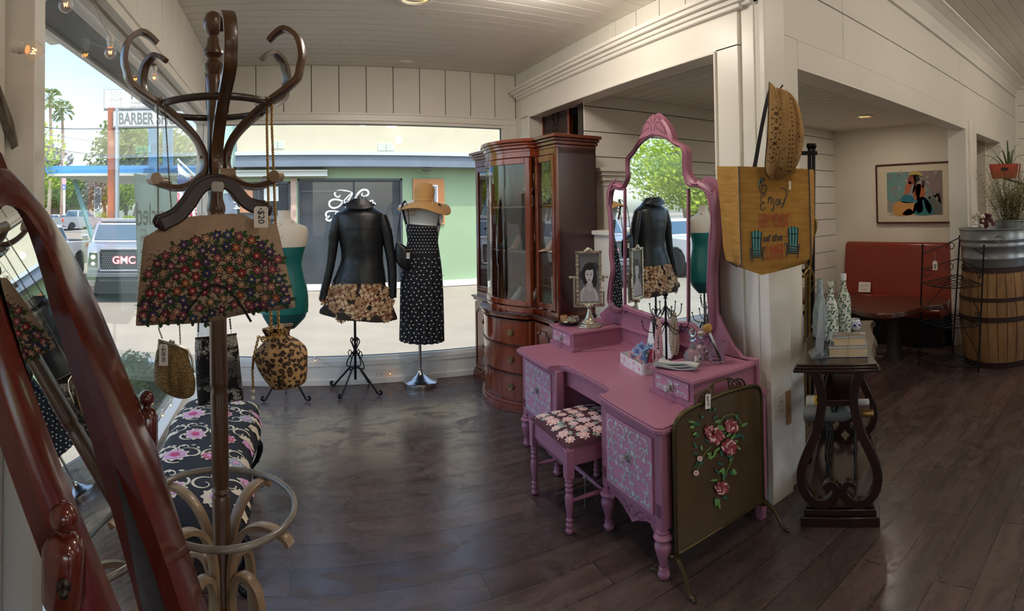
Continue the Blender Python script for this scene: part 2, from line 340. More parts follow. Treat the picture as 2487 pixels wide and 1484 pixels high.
# seating room seen through both openings
b = MB().use(m_gap).box((XA+.1, Y2+.012, 0), (X2+.1, Y2+.1, Z2+.1)).use(m_white); z = -.08
while z < Z2: b.box((XA+.1, Y2, max(z, 0)+.003), (X2, Y2+.03, min(z+.197, Z2))); z += .2
b.use(m_trim).box((XA+.1, Y2-.015, 0), (X2, Y2+.01, .1))
struct('wall_inner_back', b, None, smooth=0, bevel=.003)
b = MB().box((X2, YB+.18, 0), (X2+.1, Y2+.1, Z2+.1)); struct('wall_inner_right', b, m_plaster, smooth=0)
b = MB().box((X2+.1, 3.2, 0), (XC, 3.3, Z2+.1)).box((6.7, YB+.18, 0), (6.8, 3.2, Z2+.1)); struct('wall_inner_far', b, m_plaster, smooth=0)
b = MB().use(m_gap).box((XA+.1, YB+.18, Z2+.012), (XC, YW, Z2+.05)).use(m_ceil); x = XA+.1
while x < X2+.1: b.box((x+.004, YB+.18, Z2), (x+.114, YW, Z2+.02)); x += .12
b.box((X2+.1, YB+.18, Z2), (XC, 3.3, Z2+.02))
struct('ceiling_seating_room', b, None, smooth=0)
b = MB().box((XA+.1, Y2+.1, 0), (XC, YW+.1, .02)).box((XA+.9, Y2+.1, 0), (XA+1, YW+.1, Z2)).box((XA+.1, YW, 0), (XA+1, YW+.1, Z2+.1)); struct('wall_inner_left', b, m_white, smooth=0)

# ---------------------------------------------------------------- lights of the room, plus added fill lights
def downlight(label, p, r, st, k=1):
    t = thing('recessed_light', label, 'ceiling light', p)
    b = MB().lathe([(r*1.32, 0), (r*1.35, -.006), (r*1.05, -.012), (r*.98, -.004), (r*.95, .02)], 32, cap=False); b.build('trim_ring', m_trim, t)
    b = MB().lathe([(r*.96, .0), (r*.9, .004), (.001, .006)], 32, cap=False); b.build('diffuser', emit('warm lamp disc', '#ffd27a', st), t)
    L = bpy.data.lights.new('lamp', 'AREA' if k < .6 else 'POINT')
    if k < .6: L.shape = 'DISK'; L.size = r*1.6
    else: L.shadow_soft_size = .08
    L.energy = LAMP*k; L.color = (1, .9, .78)
    o = bpy.data.objects.new('lamp', L); COL.objects.link(o); o.parent = t; o.location = (0, 0, -.025 if k < .6 else -.12); return t
downlight('round recessed light glowing yellow in the white board ceiling by the window', fl(1010, -6, ZC-.001), .085, 2.2, .5)
downlight('small recessed light in the dim ceiling above the red bench', fl(2100, 282, Z2-.001), .07, 2.2, .25)
for x_, y_, lab_ in ((1.35, 2.6, 'added fill light, out of view above the pink dressing table'), (1.3, .2, 'added unseen fill light in the front room, nearest the column'), (3.6, .2, 'added unseen fill light in the front room, before the seating corner'), (5.8, .3, 'added unseen fill light in the front room, before the barrel'), (2.4, -2.0, 'added unseen fill light in the front room, behind the viewer'), (4.8, -2.0, 'added unseen fill light in the front room, at the rear right')):
    downlight(lab_, V((x_, y_, (ZC if y_ > YB else ZF)-.001)), .085, 2.2, .8)  # extra downlights out of view, added to brighten the interior
b = MB().box((-.055, -.022, -.012), (.055, .022, 0)).box((-.03, -.008, -.016), (-.01, .008, -.01)).box((.01, -.008, -.016), (.03, .008, -.01))
tag(b.build('ceiling_box', m_trim, bevel=.002, loc=fl(985, 148, ZC)), 'small white rectangular box fixed flat to the board ceiling', 'ceiling fitting')
p = fl(833, 82, ZC); b = MB().lathe([(.014, 0), (.014, -.004), (.006, -.006)], 12).tube(spl([(0, 0, -.003), (0, 0, -.03), (.012, 0, -.05), (.0, 0, -.065), (-.014, 0, -.052)], 5), .0022, 6)
tag(b.build('ceiling_hook', mat('white metal hook', '#cfcac0', .3), loc=p), 'small white screw hook hanging from the bay ceiling', 'hook')
def outlet(label, p, ax, nrm, vertical=True, s=1):
    ax = V(ax); nz = V((0, 0, 1)); nrm = V(nrm); t = thing('wall_outlet', label, 'outlet', p)
    a, u = (ax, nz) if vertical else (nz, ax); w, h = .036*s, .058*s; b = MB()
    b.prism([(-w, -h), (w, -h), (w, h), (-w, h)], .006, nrm*.0, a, u, nrm); b.build('cover_plate', m_trim, t, bevel=.002)
    for k in (-1, 1):
        b = MB().use(m_trim).prism([(-.017, -.013), (.017, -.013), (.017, .013), (-.017, .013)], .003, nrm*.006+u*(k*.021), a, u, nrm).use(mat('black slots', '#161616', .6))
        for q in (-.007, .007): b.prism([(-.0015, -.005), (.0015, -.005), (.0015, .005), (-.0015, .005)], .0006, nrm*.009+u*(k*.021)+a*q, a, u, nrm)
        b.build('socket', None, t)
outlet('white double outlet on the low board under the street window', onY(921, 908, YW-.001), (1, 0, 0), (0, -1, 0), False)
outlet('white outlet with beige side box on the foot of the white column', onY(1894, 985, YB-.03)+V((0, -.001, 0)), (1, 0, 0), (0, -1, 0))
p = onY(1906, 990, YB-.02); b = MB().box((-.004, -.02, -.085), (.03, .02, .085)); tag(b.build('wood_block', mat('raw pine', '#b08a5e', .6), loc=p), 'raw pine block beside the outlet on the white column', 'wood block')
# ================================================================ outside the windows
GZ = -.85
def gz(y): return GZ + max(0, min(1, (y-20)/24))*1.0
m_pave = mat('sunlit concrete lot', '#8f8678', .9, var=.12, vs=1.2, bump=.2, bs=30)
m_road = mat('pale asphalt road', '#85817c', .9, var=.12, vs=.5)
b = MB().grid(lambda u, v: (-90+180*u, YW+.14-6+150*v, gz(YW+.14-6+150*v)-.02), 2, 60); struct('floor_outside', b, m_pave, recalc=False, smooth=0)
b = MB().grid(lambda u, v: (-90+82*u, 40+26*v, gz(40+26*v)+.0), 2, 12); struct('floor_road', b, m_road, recalc=False, smooth=0)
b = MB().box((-90, 66, -.3), (-8, 66.4, .32)); struct('trim_2', b, m_pave, smooth=0)
b = MB().box((-3.2, -3, GZ), (-3.05, 7.5, GZ+.28)).box((-3.2, 7.35, GZ), (.2, 7.5, GZ+.28)); struct('trim_3', b, mat('blue grey planter kerb', '#7d8a93', .8), smooth=0)
b = MB().box((-3.05, -3, GZ), (-1.0, 7.35, GZ+.2)); struct('floor_garden', b, mat('planter soil', '#5a4c3d', .95, var=.3), smooth=0)
b = MB().box((-.94, -4, GZ-.1), (9, YW+.14, -.12)).box((-.94, YW+.1, GZ), (9, YW+.145, .0)).box((-.955, -4, GZ), (-.9, YW+.1, .0)); struct('wall_base', b, m_plaster, smooth=0)

# the green shop across the lot
m_green = mat('sage green stucco', '#849a7a', .85, var=.08, vs=.8, bump=.3, bs=20); m_cream = mat('cream stucco', '#aea68f', .85, var=.05, vs=1.5, bump=.3, bs=12)
m_slate = mat('slate blue fascia', '#67727f', .8, var=.15, vs=2, bump=.4, bs=8); m_mint = mat('pale mint stucco', '#98b3a9', .85)
YG = 16.6
def gx(u, Y=YG): return onY(u, 520, Y).x
t = thing('shop_building', 'cream and sage green shop building across the lot beyond the street window', 'building', (3, YG, GZ))
def onb(mb, name, m=None, **k): mb.M = Matrix.Translation(V((-3, -YG, -GZ))); 
def bp(name, m=None, par=None, **k):
    mb = MB(); mb.M = Matrix.Translation(-V((3, YG, GZ))); return mb
xl = gx(576)
b = bp(''); b.box((xl, YG, 3.0), (22, YG+6, 8.0)); b.build('upper_wall', m_cream, t, smooth=0)
b = bp(''); b.box((gx(538), YG+.3, GZ), (xl+.02, YG+5, 8)); b.build('side_pilaster', m_mint, t, smooth=0)
z1, z0 = onY(850, 375, YG-.55).z, onY(850, 404, YG-.55).z
b = bp(''); b.box((xl, YG-.55, z0), (22, YG+.1, z1)); b.build('fascia', m_slate, t, smooth=0)
b = bp(''); b.box((xl, YG-.62, z1-.02), (22, YG+.1, z1+.09)); b.build('coping', mat('pale metal coping', '#aab2ba', .5), t, smooth=0)
wins = [(723, 978, 433, 693), (566, 706, 441, 690)]
b = bp('').use(m_green); xs = [xl]
W = []
for a, c, p, q in sorted(wins): W.append((gx(a), gx(c), onY((a+c)/2, q, YG).z, onY((a+c)/2, p, YG).z))
px = xl
for x0, x1, za, zb in W: b.box((px, YG, GZ), (x0, YG+.3, z0+.05)).box((x0, YG, zb), (x1, YG+.3, z0+.05)).box((x0, YG, GZ), (x1, YG+.3, za)); px = x1
b.box((px, YG, GZ), (22, YG+.3, z0+.05)); b.build('lower_wall', None, t, smooth=0)
b = bp(''); b.box((xl, YG-.25, GZ), (22, YG, GZ+.16)); b.build('kerb', mat('white painted kerb', '#cfccc4', .7), t, smooth=0)
m_dk = mat('dark shop interior glass', '#3c4248', .12, var=.35, vs=1.1); m_fr = mat('charcoal window frame', '#3a3f44', .5)
for i, (x0, x1, za, zb) in enumerate(W):
    b = bp('').box((x0, YG+.12, za), (x1, YG+.14, zb)); f = b.build('shop_window', m_dk, t, smooth=0)
    b = bp('').box((x0, YG+.02, za), (x0+.06, YG+.14, zb)).box((x1-.06, YG+.02, za), (x1, YG+.14, zb)).box((x0, YG+.02, zb-.07), (x1, YG+.14, zb)).box((x0, YG+.02, za), (x1, YG+.14, za+.07))
    if i == 0: b.box((x0+.75, YG+.05, za), (x0+.83, YG+.14, zb)).box((x0, YG+.05, zb-1.15), (x1, YG+.14, zb-1.05))
    else: b.box((x0+.1, YG+.08, zb-.42), (x0+1.4, YG+.12, zb-.37))
    g = b.build('window_frame', m_fr, f, smooth=0)
    if i == 0:
        for m_, xa, xb, za_, zc_ in ((mat('peach poster', '#c98f6c', .8), x0+.2, x0+.6, .95, .15), (mat('pale poster', '#cfd3cc', .8), x0+.95, x0+1.4, .6, .15), (mat('tan poster', '#b98a62', .8), x0+1.2, x1-.15, 1.9, 1.3)): bp('').box((xa, YG+.1, zb-za_), (xb, YG+.12, zb-zc_)).build('poster', m_, f, smooth=0)
        b = bp('').box((x1-.0, YG-.03, GZ), (x1+.17, YG+.05, zb+.1)); b.build('weathered_post', mat('flaking painted post', '#b59a8c', .9, var=.4, vs=4), t, smooth=0)
# white script lettering on the dark glass
m_wl = mat('white window lettering', '#f0f2f2', .5); b = bp('').use(m_wl)
Sg = lambda u, v: (V((0, YG+.11, 0))+V((onY(720+u/6.2175, 420+v/6.2175, YG+.11).x, 0, onY(720+u/6.2175, 420+v/6.2175, YG+.11).z)), V((0, -1, 0)))
def wr(pts, w): 
    q = spl2(pts, 6); n = len(q); b.stroke(Sg, q, [w*(.45+.55*sin(pi*i/(n-1))) for i in range(n)], .005)
wr([(660, 330), (640, 365), (590, 345), (580, 300), (640, 265), (760, 270), (850, 300)], 26)
wr([(850, 300), (790, 340), (700, 440), (640, 505), (560, 530), (500, 495), (505, 430), (570, 400), (650, 410), (720, 440), (790, 460), (790, 430), (750, 425)], 28)
wr([(850, 310), (790, 400), (745, 480), (750, 510), (790, 500)], 34)
wr([(1000, 300), (985, 340), (1030, 350), (1085, 320), (1070, 265), (1000, 255), (930, 310), (880, 400), (840, 490), (830, 520), (880, 510)], 30)
wr([(880, 450), (930, 420), (960, 450), (930, 500), (880, 510)], 22); wr([(1000, 430), (1040, 440), (1050, 500), (1090, 440), (1080, 420)], 22)
wr([(1110, 480), (1150, 450), (1150, 415), (1110, 430), (1110, 490), (1160, 505), (1190, 480), (1180, 450), (1155, 465)], 20)
wr([(500, 640), (480, 670), (445, 640), (460, 590), (540, 575), (700, 590)], 26); wr([(600, 590), (560, 680), (500, 720), (450, 700), (470, 660)], 30)
b.build('script_lettering', None, t, smooth=0, recalc=False)
for u0, u1, v0, v1 in ((918, 957, 348, 366), (657, 691, 343, 361), (1160, 1186, 359, 372)):
    p = onY(u0, v0, YG); q = onY(u1, v1, YG); mm = (p.x+q.x)/2; b = bp('').box((p.x, YG-.02, q.z), (mm-.02, YG+.01, p.z)).box((mm+.02, YG-.02, q.z), (q.x, YG+.01, p.z)); n = 5
    for i in range(n): b.box((p.x+.04, YG-.035, q.z+(p.z-q.z)*(i+.5)/n), (q.x-.04, YG-.02, q.z+(p.z-q.z)*(i+.5)/n+.02))
    b.build('wall_vent', mat('mint vent', '#c7dcc0', .7), t, smooth=0)
p = onY(548, 414, YG-.3); q = onY(795, 428, YG-.3); b = bp('').box((p.x, YG-.35, q.z), (q.x, YG-.2, q.z+.05)).box((p.x, YG-.35, p.z-.05), (q.x, YG-.2, p.z)).box((p.x, YG-.28, q.z), (q.x, YG-.01, p.z)); b.build('strip_light', mat('white strip light housing', '#bfc0b8', .4), t, smooth=0)
p = onY(1003, 434, YG-.05); q = onY(1080, 545, YG-.05); b = bp('').use(mat('orange plywood', '#ab7140', .6)).box((p.x, YG-.06, q.z), (q.x, YG+.01, p.z)).use(m_wl).box((p.x+.55, YG-.07, q.z+.3), (p.x+.8, YG-.06, p.z-.2)).use(mat('grey poster', '#8b929c', .7)).box((p.x+.58, YG-.075, q.z+.33), (p.x+.77, YG-.07, p.z-.23)); b.build('plywood_board', None, t, smooth=0)
p = onY(1038, 417, YG-.4); b = bp('').lathe([(.001, 0), (.16, .02), (.18, .06)], 14, p); b.build('soffit_lamp', m_fr, t)
b = bp('').use(m_slate).box((gx(545), YG-.1, onY(560, 528, YG).z), (gx(577), YG-.05, onY(560, 470, YG).z)).use(m_wl); text_mb(b, '714', .3, V((gx(575), YG-.12, onY(560, 492, YG).z)), (0, 0, -1), (1, 0, 0), .0); b.build('house_number_panel', None, t, smooth=0)

# ---------------------------------------------------------------- vehicles
m_tyre = mat('black tyre rubber', '#1b1b1c', .8); m_rim = mat('alloy rim', '#b9babb', .3, .9); m_glass_dk = mat('tinted vehicle glass', '#3f5668', .08); m_chrome = mat('chrome', '#d8d8d8', .12, 1); m_blk = mat('black plastic', '#1c1d1f', .5)
def vehicle(name, label, cat, loc, rz, paint, kind='pickup', lift=0, L=5.6, Wd=1.95, wr=.4):
    t = thing(name, label, cat, loc, rz); z0 = wr*.9+lift; hw = Wd/2
    ax = (-L*.30, L*.31)
    def arch(cx, r, n=7): return [(cx+r*cos(pi-pi*i/n), z0-.12+r*.95*sin(pi-pi*i/n)) for i in range(n+1)]
    bot = [(-L/2, z0-.02)]+[(ax[0]-wr-.1, z0-.12)]+arch(ax[0], wr+.07)+arch(ax[1], wr+.07)+[(L/2-.06, z0-.1), (L/2, z0+.1)]
    if kind == 'pickup': top = [(L/2-.02, z0+.52), (L/2-.25, z0+.66), (L*.2, z0+.74), (L*.02, z0+.76), (-L*.16, z0+.74), (-L/2+.02, z0+.7)]
    else: top = [(L/2-.05, z0+.3), (L*.22, z0+.46), (-L*.38, z0+.5), (-L/2+.02, z0+.36)]
    b = MB().prism([(x, z) for x, z in bot+top], Wd, (0, hw, 0), (1, 0, 0), (0, 0, 1), (0, -1, 0)); b.build('body', paint, t, bevel=.05)
    zt = z0+(.74 if kind == 'pickup' else .47); cabx = {'pickup': (L*.21, L*.11, -L*.12, -L*.16), 'sedan': (L*.2, L*.05, -L*.2, -L*.38)}[kind]; h = .58 if kind == 'pickup' else .46
    def fr(k0, k1, z, ins, e=0): 
        x1 = cabx[0]+(cabx[1]-cabx[0])*k0+e; x2 = cabx[3]+(cabx[2]-cabx[3])*k1-e; w = hw-.05-ins+e; return [(x1, -w, z), (x1, w, z), (x2, w, z), (x2, -w, z)]
    b = MB().rings([fr(0, 0, zt-.02, 0), fr(.92, .92, zt+h*.9, .16), fr(1.25, 1.25, zt+h, .22)]); b.build('cab', paint, t, bevel=.03)
    b = MB(); e = .012
    def pane(ptsf): b.add(ptsf, [(0, 1, 2, 3)])
    lo = fr(.1, .1, zt+h*.08, .0, e); hi = fr(.85, .85, zt+h*.84, .15, e)
    def q(i, j, s0=.06, s1=.94):
        A, B_, C, D = V(lo[i]), V(lo[j]), V(hi[j]), V(hi[i]); return [A.lerp(B_, s0), A.lerp(B_, s1), D.lerp(C, s1), D.lerp(C, s0)]
    pane(q(0, 1)); 
    w_ = b.build('windshield', m_glass_dk, t, smooth=0, recalc=False); b = MB(); pane(q(2, 3, .1, .9)); b.build('rear_window', m_glass_dk, t, smooth=0, recalc=False)
    for i, j in ((1, 2), (3, 0)):
        for s0, s1 in ((.06, .48), (.53, .93)) : b = MB(); pane(q(i, j, s0, s1)); b.build('side_window', m_glass_dk, t, smooth=0, recalc=False)
    for sx in ax:
        for sy in (-1, 1):
            b = MB(); b.M = Matrix.Translation((sx, sy*(hw-.14), wr)) @ Matrix.Rotation(sy*-pi/2, 4, 'X')
            b.lathe([(wr*.62, -.12), (wr*.95, -.12), (wr, -.07), (wr, .07), (wr*.95, .12), (wr*.62, .12)], 24); wl = b.build('wheel', m_tyre, t)
            b = MB(); b.M = Matrix.Translation((sx, sy*(hw-.14), wr)) @ Matrix.Rotation(sy*-pi/2, 4, 'X'); b.lathe([(wr*.64, .05), (wr*.6, .115), (wr*.52, .1), (wr*.4, .04), (.001, .06)], 24, cap=False)
            for k in range(6): a = k*pi/3; b.bar((0, 0, .09), (wr*.56*cos(a), wr*.56*sin(a), .1), .07, .04)
            b.build('rim', m_rim, wl)
    for sy in (-1, 1):
        b = MB(); b.prism([(.0, 0), (.06, .04), (.06, .17), (0, .2), (-.1, .18), (-.1, .02)], .2, (cabx[0]-.22, sy*(hw+.02), zt+.02), (1, 0, 0), (0, 0, 1), (0, sy, 0)); b.build('side_mirror', m_chrome, t, bevel=.02)
        b = MB().box((-L/2-.02, sy*(hw-.02)-.08*sy, z0+.32), (-L/2+.08, sy*(hw+.01), z0+.62)); b.build('tail_light', mat('red tail light', '#c8452f', .3), t, bevel=.02)
    if kind == 'pickup':
        b = MB().box((-L/2+.12, -hw+.1, z0+.705), (-L*.17, hw-.1, z0+.735)); b.build('bed_cover', m_blk, t)
    b = MB().box((-L/2-.12, -hw+.05, z0-.02), (-L/2+.1, hw-.05, z0+.16)); b.build('rear_bumper', m_chrome if kind == 'pickup' else paint, t, bevel=.04)
    return t, z0, hw
m_silver = mat('silver car paint', '#999ca4', .25, .4, Coat_Weight=.6); m_wpaint = mat('white car paint', '#c0c2c4', .25, Coat_Weight=.6)
# lifted silver pickup facing the shop window
p = at(293, 600, 14.6); d = -V((p.x, p.y)).normalized(); yaw = atan2(d.y, d.x)+.03
t, z0, hw = vehicle('pickup_truck', 'lifted silver pickup parked nose-on outside the left window, dark grille and red letters', 'truck', (p.x-d.x*2.7, p.y-d.y*2.7, GZ), yaw, m_silver, lift=.36, L=5.6, Wd=1.95, wr=.46)
xf = 2.8
b = MB().use(m_blk).prism([(-.60, -.26), (.60, -.26), (.66, .2), (.6, .28), (-.6, .28), (-.66, .2)], .06, (xf-.02, 0, z0+.33), (0, -1, 0), (0, 0, 1), (1, 0, 0)).use(mat('grey grille mesh', '#8a8f95', .35, .7))
for i in range(9):
    for j in range(22):
        y = -.57+j*.054+(i % 2)*.027
        if abs(y) < .6: b.prism([(-.017, -.012), (.017, -.012), (.017, .012), (-.017, .012)], .01, (xf+.04, y, z0+.12+i*.05), (0, -1, 0), (0, 0, 1), (1, 0, 0))
gr = b.build('grille', None, t, smooth=0)
b = MB().bar((xf+.03, -.66, z0+.62), (xf+.03, .66, z0+.62), .05, .05).bar((xf+.03, -.64, z0+.05), (xf+.03, .64, z0+.05), .05, .05).bar((xf+.03, -.67, z0+.06), (xf+.03, -.67, z0+.6), .05, .05).bar((xf+.03, .67, z0+.06), (xf+.03, .67, z0+.6), .05, .05); b.build('grille_frame', m_silver, gr, bevel=.01)
b = MB().use(mat('red badge', '#b04a54', .4)); text_mb(b, 'GMC', .28, (xf+.056, 0, z0+.32), (0, 1, 0), (0, 0, 1), .0, bold=.022, squeeze=1.0); b.use(mat('pale badge face', '#d8d4d6', .3)); text_mb(b, 'GMC', .28, (xf+.062, 0, z0+.32), (0, 1, 0), (0, 0, 1), .0, bold=.004, squeeze=1.0); b.build('badge_letters', None, gr, smooth=0, recalc=False)
for s in (-1, 1):
    b = MB().use(m_chrome).prism([(-.14, -.18), (.14, -.2), (.14, .2), (-.12, .22)], .1, (xf-.08, s*.82, z0+.33), (0, 1, 0), (0, 0, 1), (1, 0, 0)).use(mat('headlight lens', '#e8e2d2', .1)).ball((xf+.0, s*.82, z0+.4), .075, 10).ball((xf+.0, s*.82, z0+.22), .065, 10); b.build('headlight', None, t, bevel=.01)
b = MB().use(m_blk).prism([(-1.0, -.25), (-.8, -.38), (.8, -.38), (1.0, -.25), (1.0, .12), (-1.0, .12)], .3, (xf-.1, 0, z0-.16), (0, 1, 0), (0, 0, 1), (1, 0, 0)).use(mat('steel bumper', '#6b7076', .4, .6)).box((xf+.12, -.98, z0-.1), (xf+.24, .98, z0+.0))
for i in range(26):
    for j in range(2): b.box((xf+.2, -.66+i*.052, z0-.22+j*.05), (xf+.21, -.63+i*.052, z0-.19+j*.05))
b.build('front_bumper', None, t, bevel=.015)
b = MB().box((.45, -.62, z0+1.33), (.62, .62, z0+1.42)).box((.5, -.6, z0+1.3), (.55, -.55, z0+1.35)).box((.5, .55, z0+1.3), (.55, .6, z0+1.35)); b.build('roof_light_bar', mat('grey light bar', '#a5a8ab', .4, .5), t, bevel=.01)
p = at(226, 600, 20.5); a = -.30-pi/2  # white truck, tail towards the grille truck
dirx = V((-.03, -1)).normalized()
t, z0, hw = vehicle('pickup_truck', 'white pickup with an off-road bedside decal, parked sideways left of the silver one', 'truck', (p.x-1.0+dirx.x*2.85, p.y+dirx.y*2.85, gz(16)), atan2(dirx.y, dirx.x), m_wpaint, lift=.22, L=5.7, wr=.46)
b = MB().use(mat('orange decal', '#c4572b', .5)); text_mb(b, 'FX4', .17, (-2.35, hw+.012, z0+.55), (-1, 0, 0), (0, 0, 1), .002, .2, .01); b.build('bedside_decal', None, t, smooth=0, recalc=False)
p = at(190, 556, 47); vehicle('pickup_truck', 'small silver four-door pickup driving on the road across the street', 'truck', (p.x, p.y, gz(p.y)), 1.15, m_silver, L=5.2, Wd=1.8, wr=.36)
p = at(141, 545, 56); vehicle('parked_car', 'white sedan on the far road behind the small silver pickup', 'car', (p.x, p.y, gz(p.y)), 2.6, m_wpaint, 'sedan', L=4.6, Wd=1.8, wr=.32)
vehicle('parked_car', 'white car parked by the side window, seen in the pink dressing table mirror', 'car', (-8.3, 11.2, GZ), 2.4, m_wpaint, 'sedan', L=4.6, Wd=1.85, wr=.33)

# ---------------------------------------------------------------- pylon sign, canopy, poles, flag
def frame_at(u, v, d, off=0):
    p = at(u, v, d); r = V((p.x, p.y, 0)).normalized(); return p, V((r.y, -r.x, 0)), V((0, 0, 1)), -r
PX = F/15.0
t = thing('pylon_sign', 'roadside pylon with stacked white shop signs on a brown timber pole', 'sign', (*at(270, 500, 21).xy, GZ))
def wp(): mb = MB(); mb.M = t.matrix_basis.inverted() if False else Matrix.Translation(-V((*at(270, 500, 21).xy, GZ))); return mb
p, ax, ay, nz = frame_at(270, 500, 21)
b = wp(); q = V((p.x, p.y, GZ)); b.bar(q, V((q.x, q.y, at(270, 264, 21).z)), .38, .28, up=ax); b.build('timber_pole', mat('weathered rust brown timber', '#9c5a45', .85, var=.35, vs=3, stretch=(1, 1, .15)), t)
b = wp(); q = at(284, 500, 20.7); b.tube([(q.x, q.y, GZ), (q.x, q.y, at(284, 262, 20.7).z)], .09, 12); b.build('steel_pole', mat('grey steel pole', '#a3a9b0', .4, .5), t)
def sign(u0, v0, u1, v1, d, name, fill):
    a = at(u0, v0, d); c, sx, sy, sn = frame_at((u0+u1)/2, (v0+v1)/2, d); w = (u1-u0)/F*d/2; h = (v1-v0)/F*d/2
    b = wp().use(mat('grey sign casing', '#8c9397', .6)).prism([(-w, -h), (w, -h), (w, h), (-w, h)], .3, c-sn*.3, sx, sy, sn).use(mat('white sign face', '#cfd0cf', .5)).prism([(-w+.03, -h+.05), (w-.03, -h+.05), (w-.03, h-.03), (-w+.03, h-.03)], .01, c, sx, sy, sn)
    fill(b, c+sn*.012, sx, sy, w, h); b.build(name, None, t, smooth=0)
gl = mat('grey green lettering', '#6d7a7c', .6); gl2 = mat('faded grey lettering', '#a7a9a4', .6)
def f1(b, c, sx, sy, w, h):
    b.use(gl); text_mb(b, 'The', .59, c+sx*(-w+1.33)+sy*.18, sx, sy, .002, bold=.012, squeeze=.8)
    b.use(gl2); text_mb(b, 'Redesigned Furniture', .17, c+sx*(-w+1.75)+sy*-.14, sx, sy, .002, bold=.003, squeeze=.95); text_mb(b, 'and Vintage Boutique', .17, c+sx*(-w+1.75)+sy*-.295, sx, sy, .002, bold=.003)
    S = planar(c+sx*(-w+.48), sx*1.4, sy*1.4)
    for s in (-1, 1):
        b.stroke(S, spl2([(s*.16, -.24), (s*.12, -.1), (s*.17, 0), (s*.05, -.02), (0, -.05)], 5), .018, .003); b.stroke(S, spl2([(s*.14, .02), (s*.1, .12), (s*.16, .2), (s*.08, .22)], 5), .014, .003)
    b.stroke(S, spl2([(-.04, .0), (-.05, .12), (0, .2), (.05, .12), (.04, 0)], 5), .014, .003)
def f2(b, c, sx, sy, w, h): b.use(gl); text_mb(b, 'BARBER SHOP', .62, c+sx*.06+sy*-.01, sx, sy, .002, bold=.02, squeeze=.62)
sign(251, 216, 472, 265, 20.9, 'upper_sign', f1); sign(274, 269, 447, 309, 20.6, 'barber_sign', f2)
t = thing('roadside_canopy', 'blue and white fuel-stop canopy with slanted steel strut across the lot', 'canopy', (*at(240, 480, 24).xy, GZ))
def wp2(): mb = MB(); mb.M = Matrix.Translation(-V((*at(240, 480, 24).xy, GZ))); return mb
A, B_ = at(107, 403, 26), at(560, 403, 22); A2, B2 = at(116, 428, 25.6), at(560, 428, 21.8); dn = V((.05, .3, 0))
b = wp2(); b.add([A, B_, B2, A2, A+V((0, .3, 0)), B_+V((0, .3, 0)), B2+V((0, .3, 0)), A2+V((0, .3, 0))], [(0, 1, 2, 3), (7, 6, 5, 4), (0, 4, 5, 1), (1, 5, 6, 2), (2, 6, 7, 3), (3, 7, 4, 0)]); b.build('blue_fascia', mat('bright blue fascia', '#3f82b8', .5, var=.12, vs=1), t)
C, D = at(285, 448, 30), at(560, 436, 29); b = wp2(); up = V((0, 0, .12)); q = [A2, B2, D, C]; b.add([v for v in q]+[v+up for v in q], [(0, 1, 2, 3), (7, 6, 5, 4), (0, 4, 5, 1), (1, 5, 6, 2), (2, 6, 7, 3), (3, 7, 4, 0)]); b.build('soffit', mat('white canopy soffit', '#cccac2', .6), t)
b = wp2(); b.bar(at(181, 438, 26), V((*at(246, 600, 24).xy, GZ)), .16, .16); b.build('slanted_strut', mat('teal grey steel', '#5f8793', .5), t)
for u0 in (373, 408):
    b = wp2(); e = at(u0, 400, 22.3); b.box((e.x-.2, e.y-.1, e.z-.1), (e.x+.2, e.y+.1, at(u0, 308, 22.3).z)); b.build('blue_fin', mat('sky blue steel fin', '#4894c4', .5), t)
def post(name, label, cat, u, v, d, r, m, **k):
    p = at(u, v, d); g = gz(p.y); return p, g
# street light, banner post
p = at(156, 520, 58); g = gz(p.y); t = thing('street_light', 'tall street light with curved arm beyond the canopy', 'street light', (p.x, p.y, g)); zt_ = at(153, 385, 58).z-g
b = MB().tube([(0, 0, 0), (0, 0, zt_)], .14, 8); b.build('pole', mat('pale concrete pole', '#cfc9b8', .8), t); s = ray(200, 500); sx = V((s.y, -s.x, 0)).normalized()
b = MB().tube([q for q in spl([V((0, 0, zt_-.1)), sx*.5+V((0, 0, zt_+.5)), sx*1.1+V((0, 0, zt_+.65))], 6)], .05, 6).bar(sx*1.0+V((0, 0, zt_+.65)), sx*1.7+V((0, 0, zt_+.68)), .2, .12); b.build('lamp_arm', mat("pale concrete pole", ""), t)
p = at(149, 520, 54); g = gz(p.y); t = thing('banner_pole', 'slim brown pole carrying a small red, white and blue banner', 'pole', (p.x, p.y, g))
b = MB().tube([(0, 0, 0), (0, 0, at(149, 385, 54).z-g)], .1, 8); b.build('pole', mat('brown pole', '#8a7464', .8), t)
b = MB().use(mat('red and white banner', '#c9a0a8', .7)).box((.05, -.02, at(152, 460, 54).z-g), (.5, .02, at(152, 431, 54).z-g)).use(mat('blue banner', '#5c6cae', .7)).box((.05, -.025, at(152, 461, 54).z-g), (.5, .025, at(152, 448, 54).z-g)).use(m_wl); b.decal(planar((.27, -.03, at(152, 455, 54).z-g), (1, 0, 0), (0, 0, 1)), star(0, 0, .15, rot=pi/2, inner=.4)); b.build('banner', None, t, smooth=0)
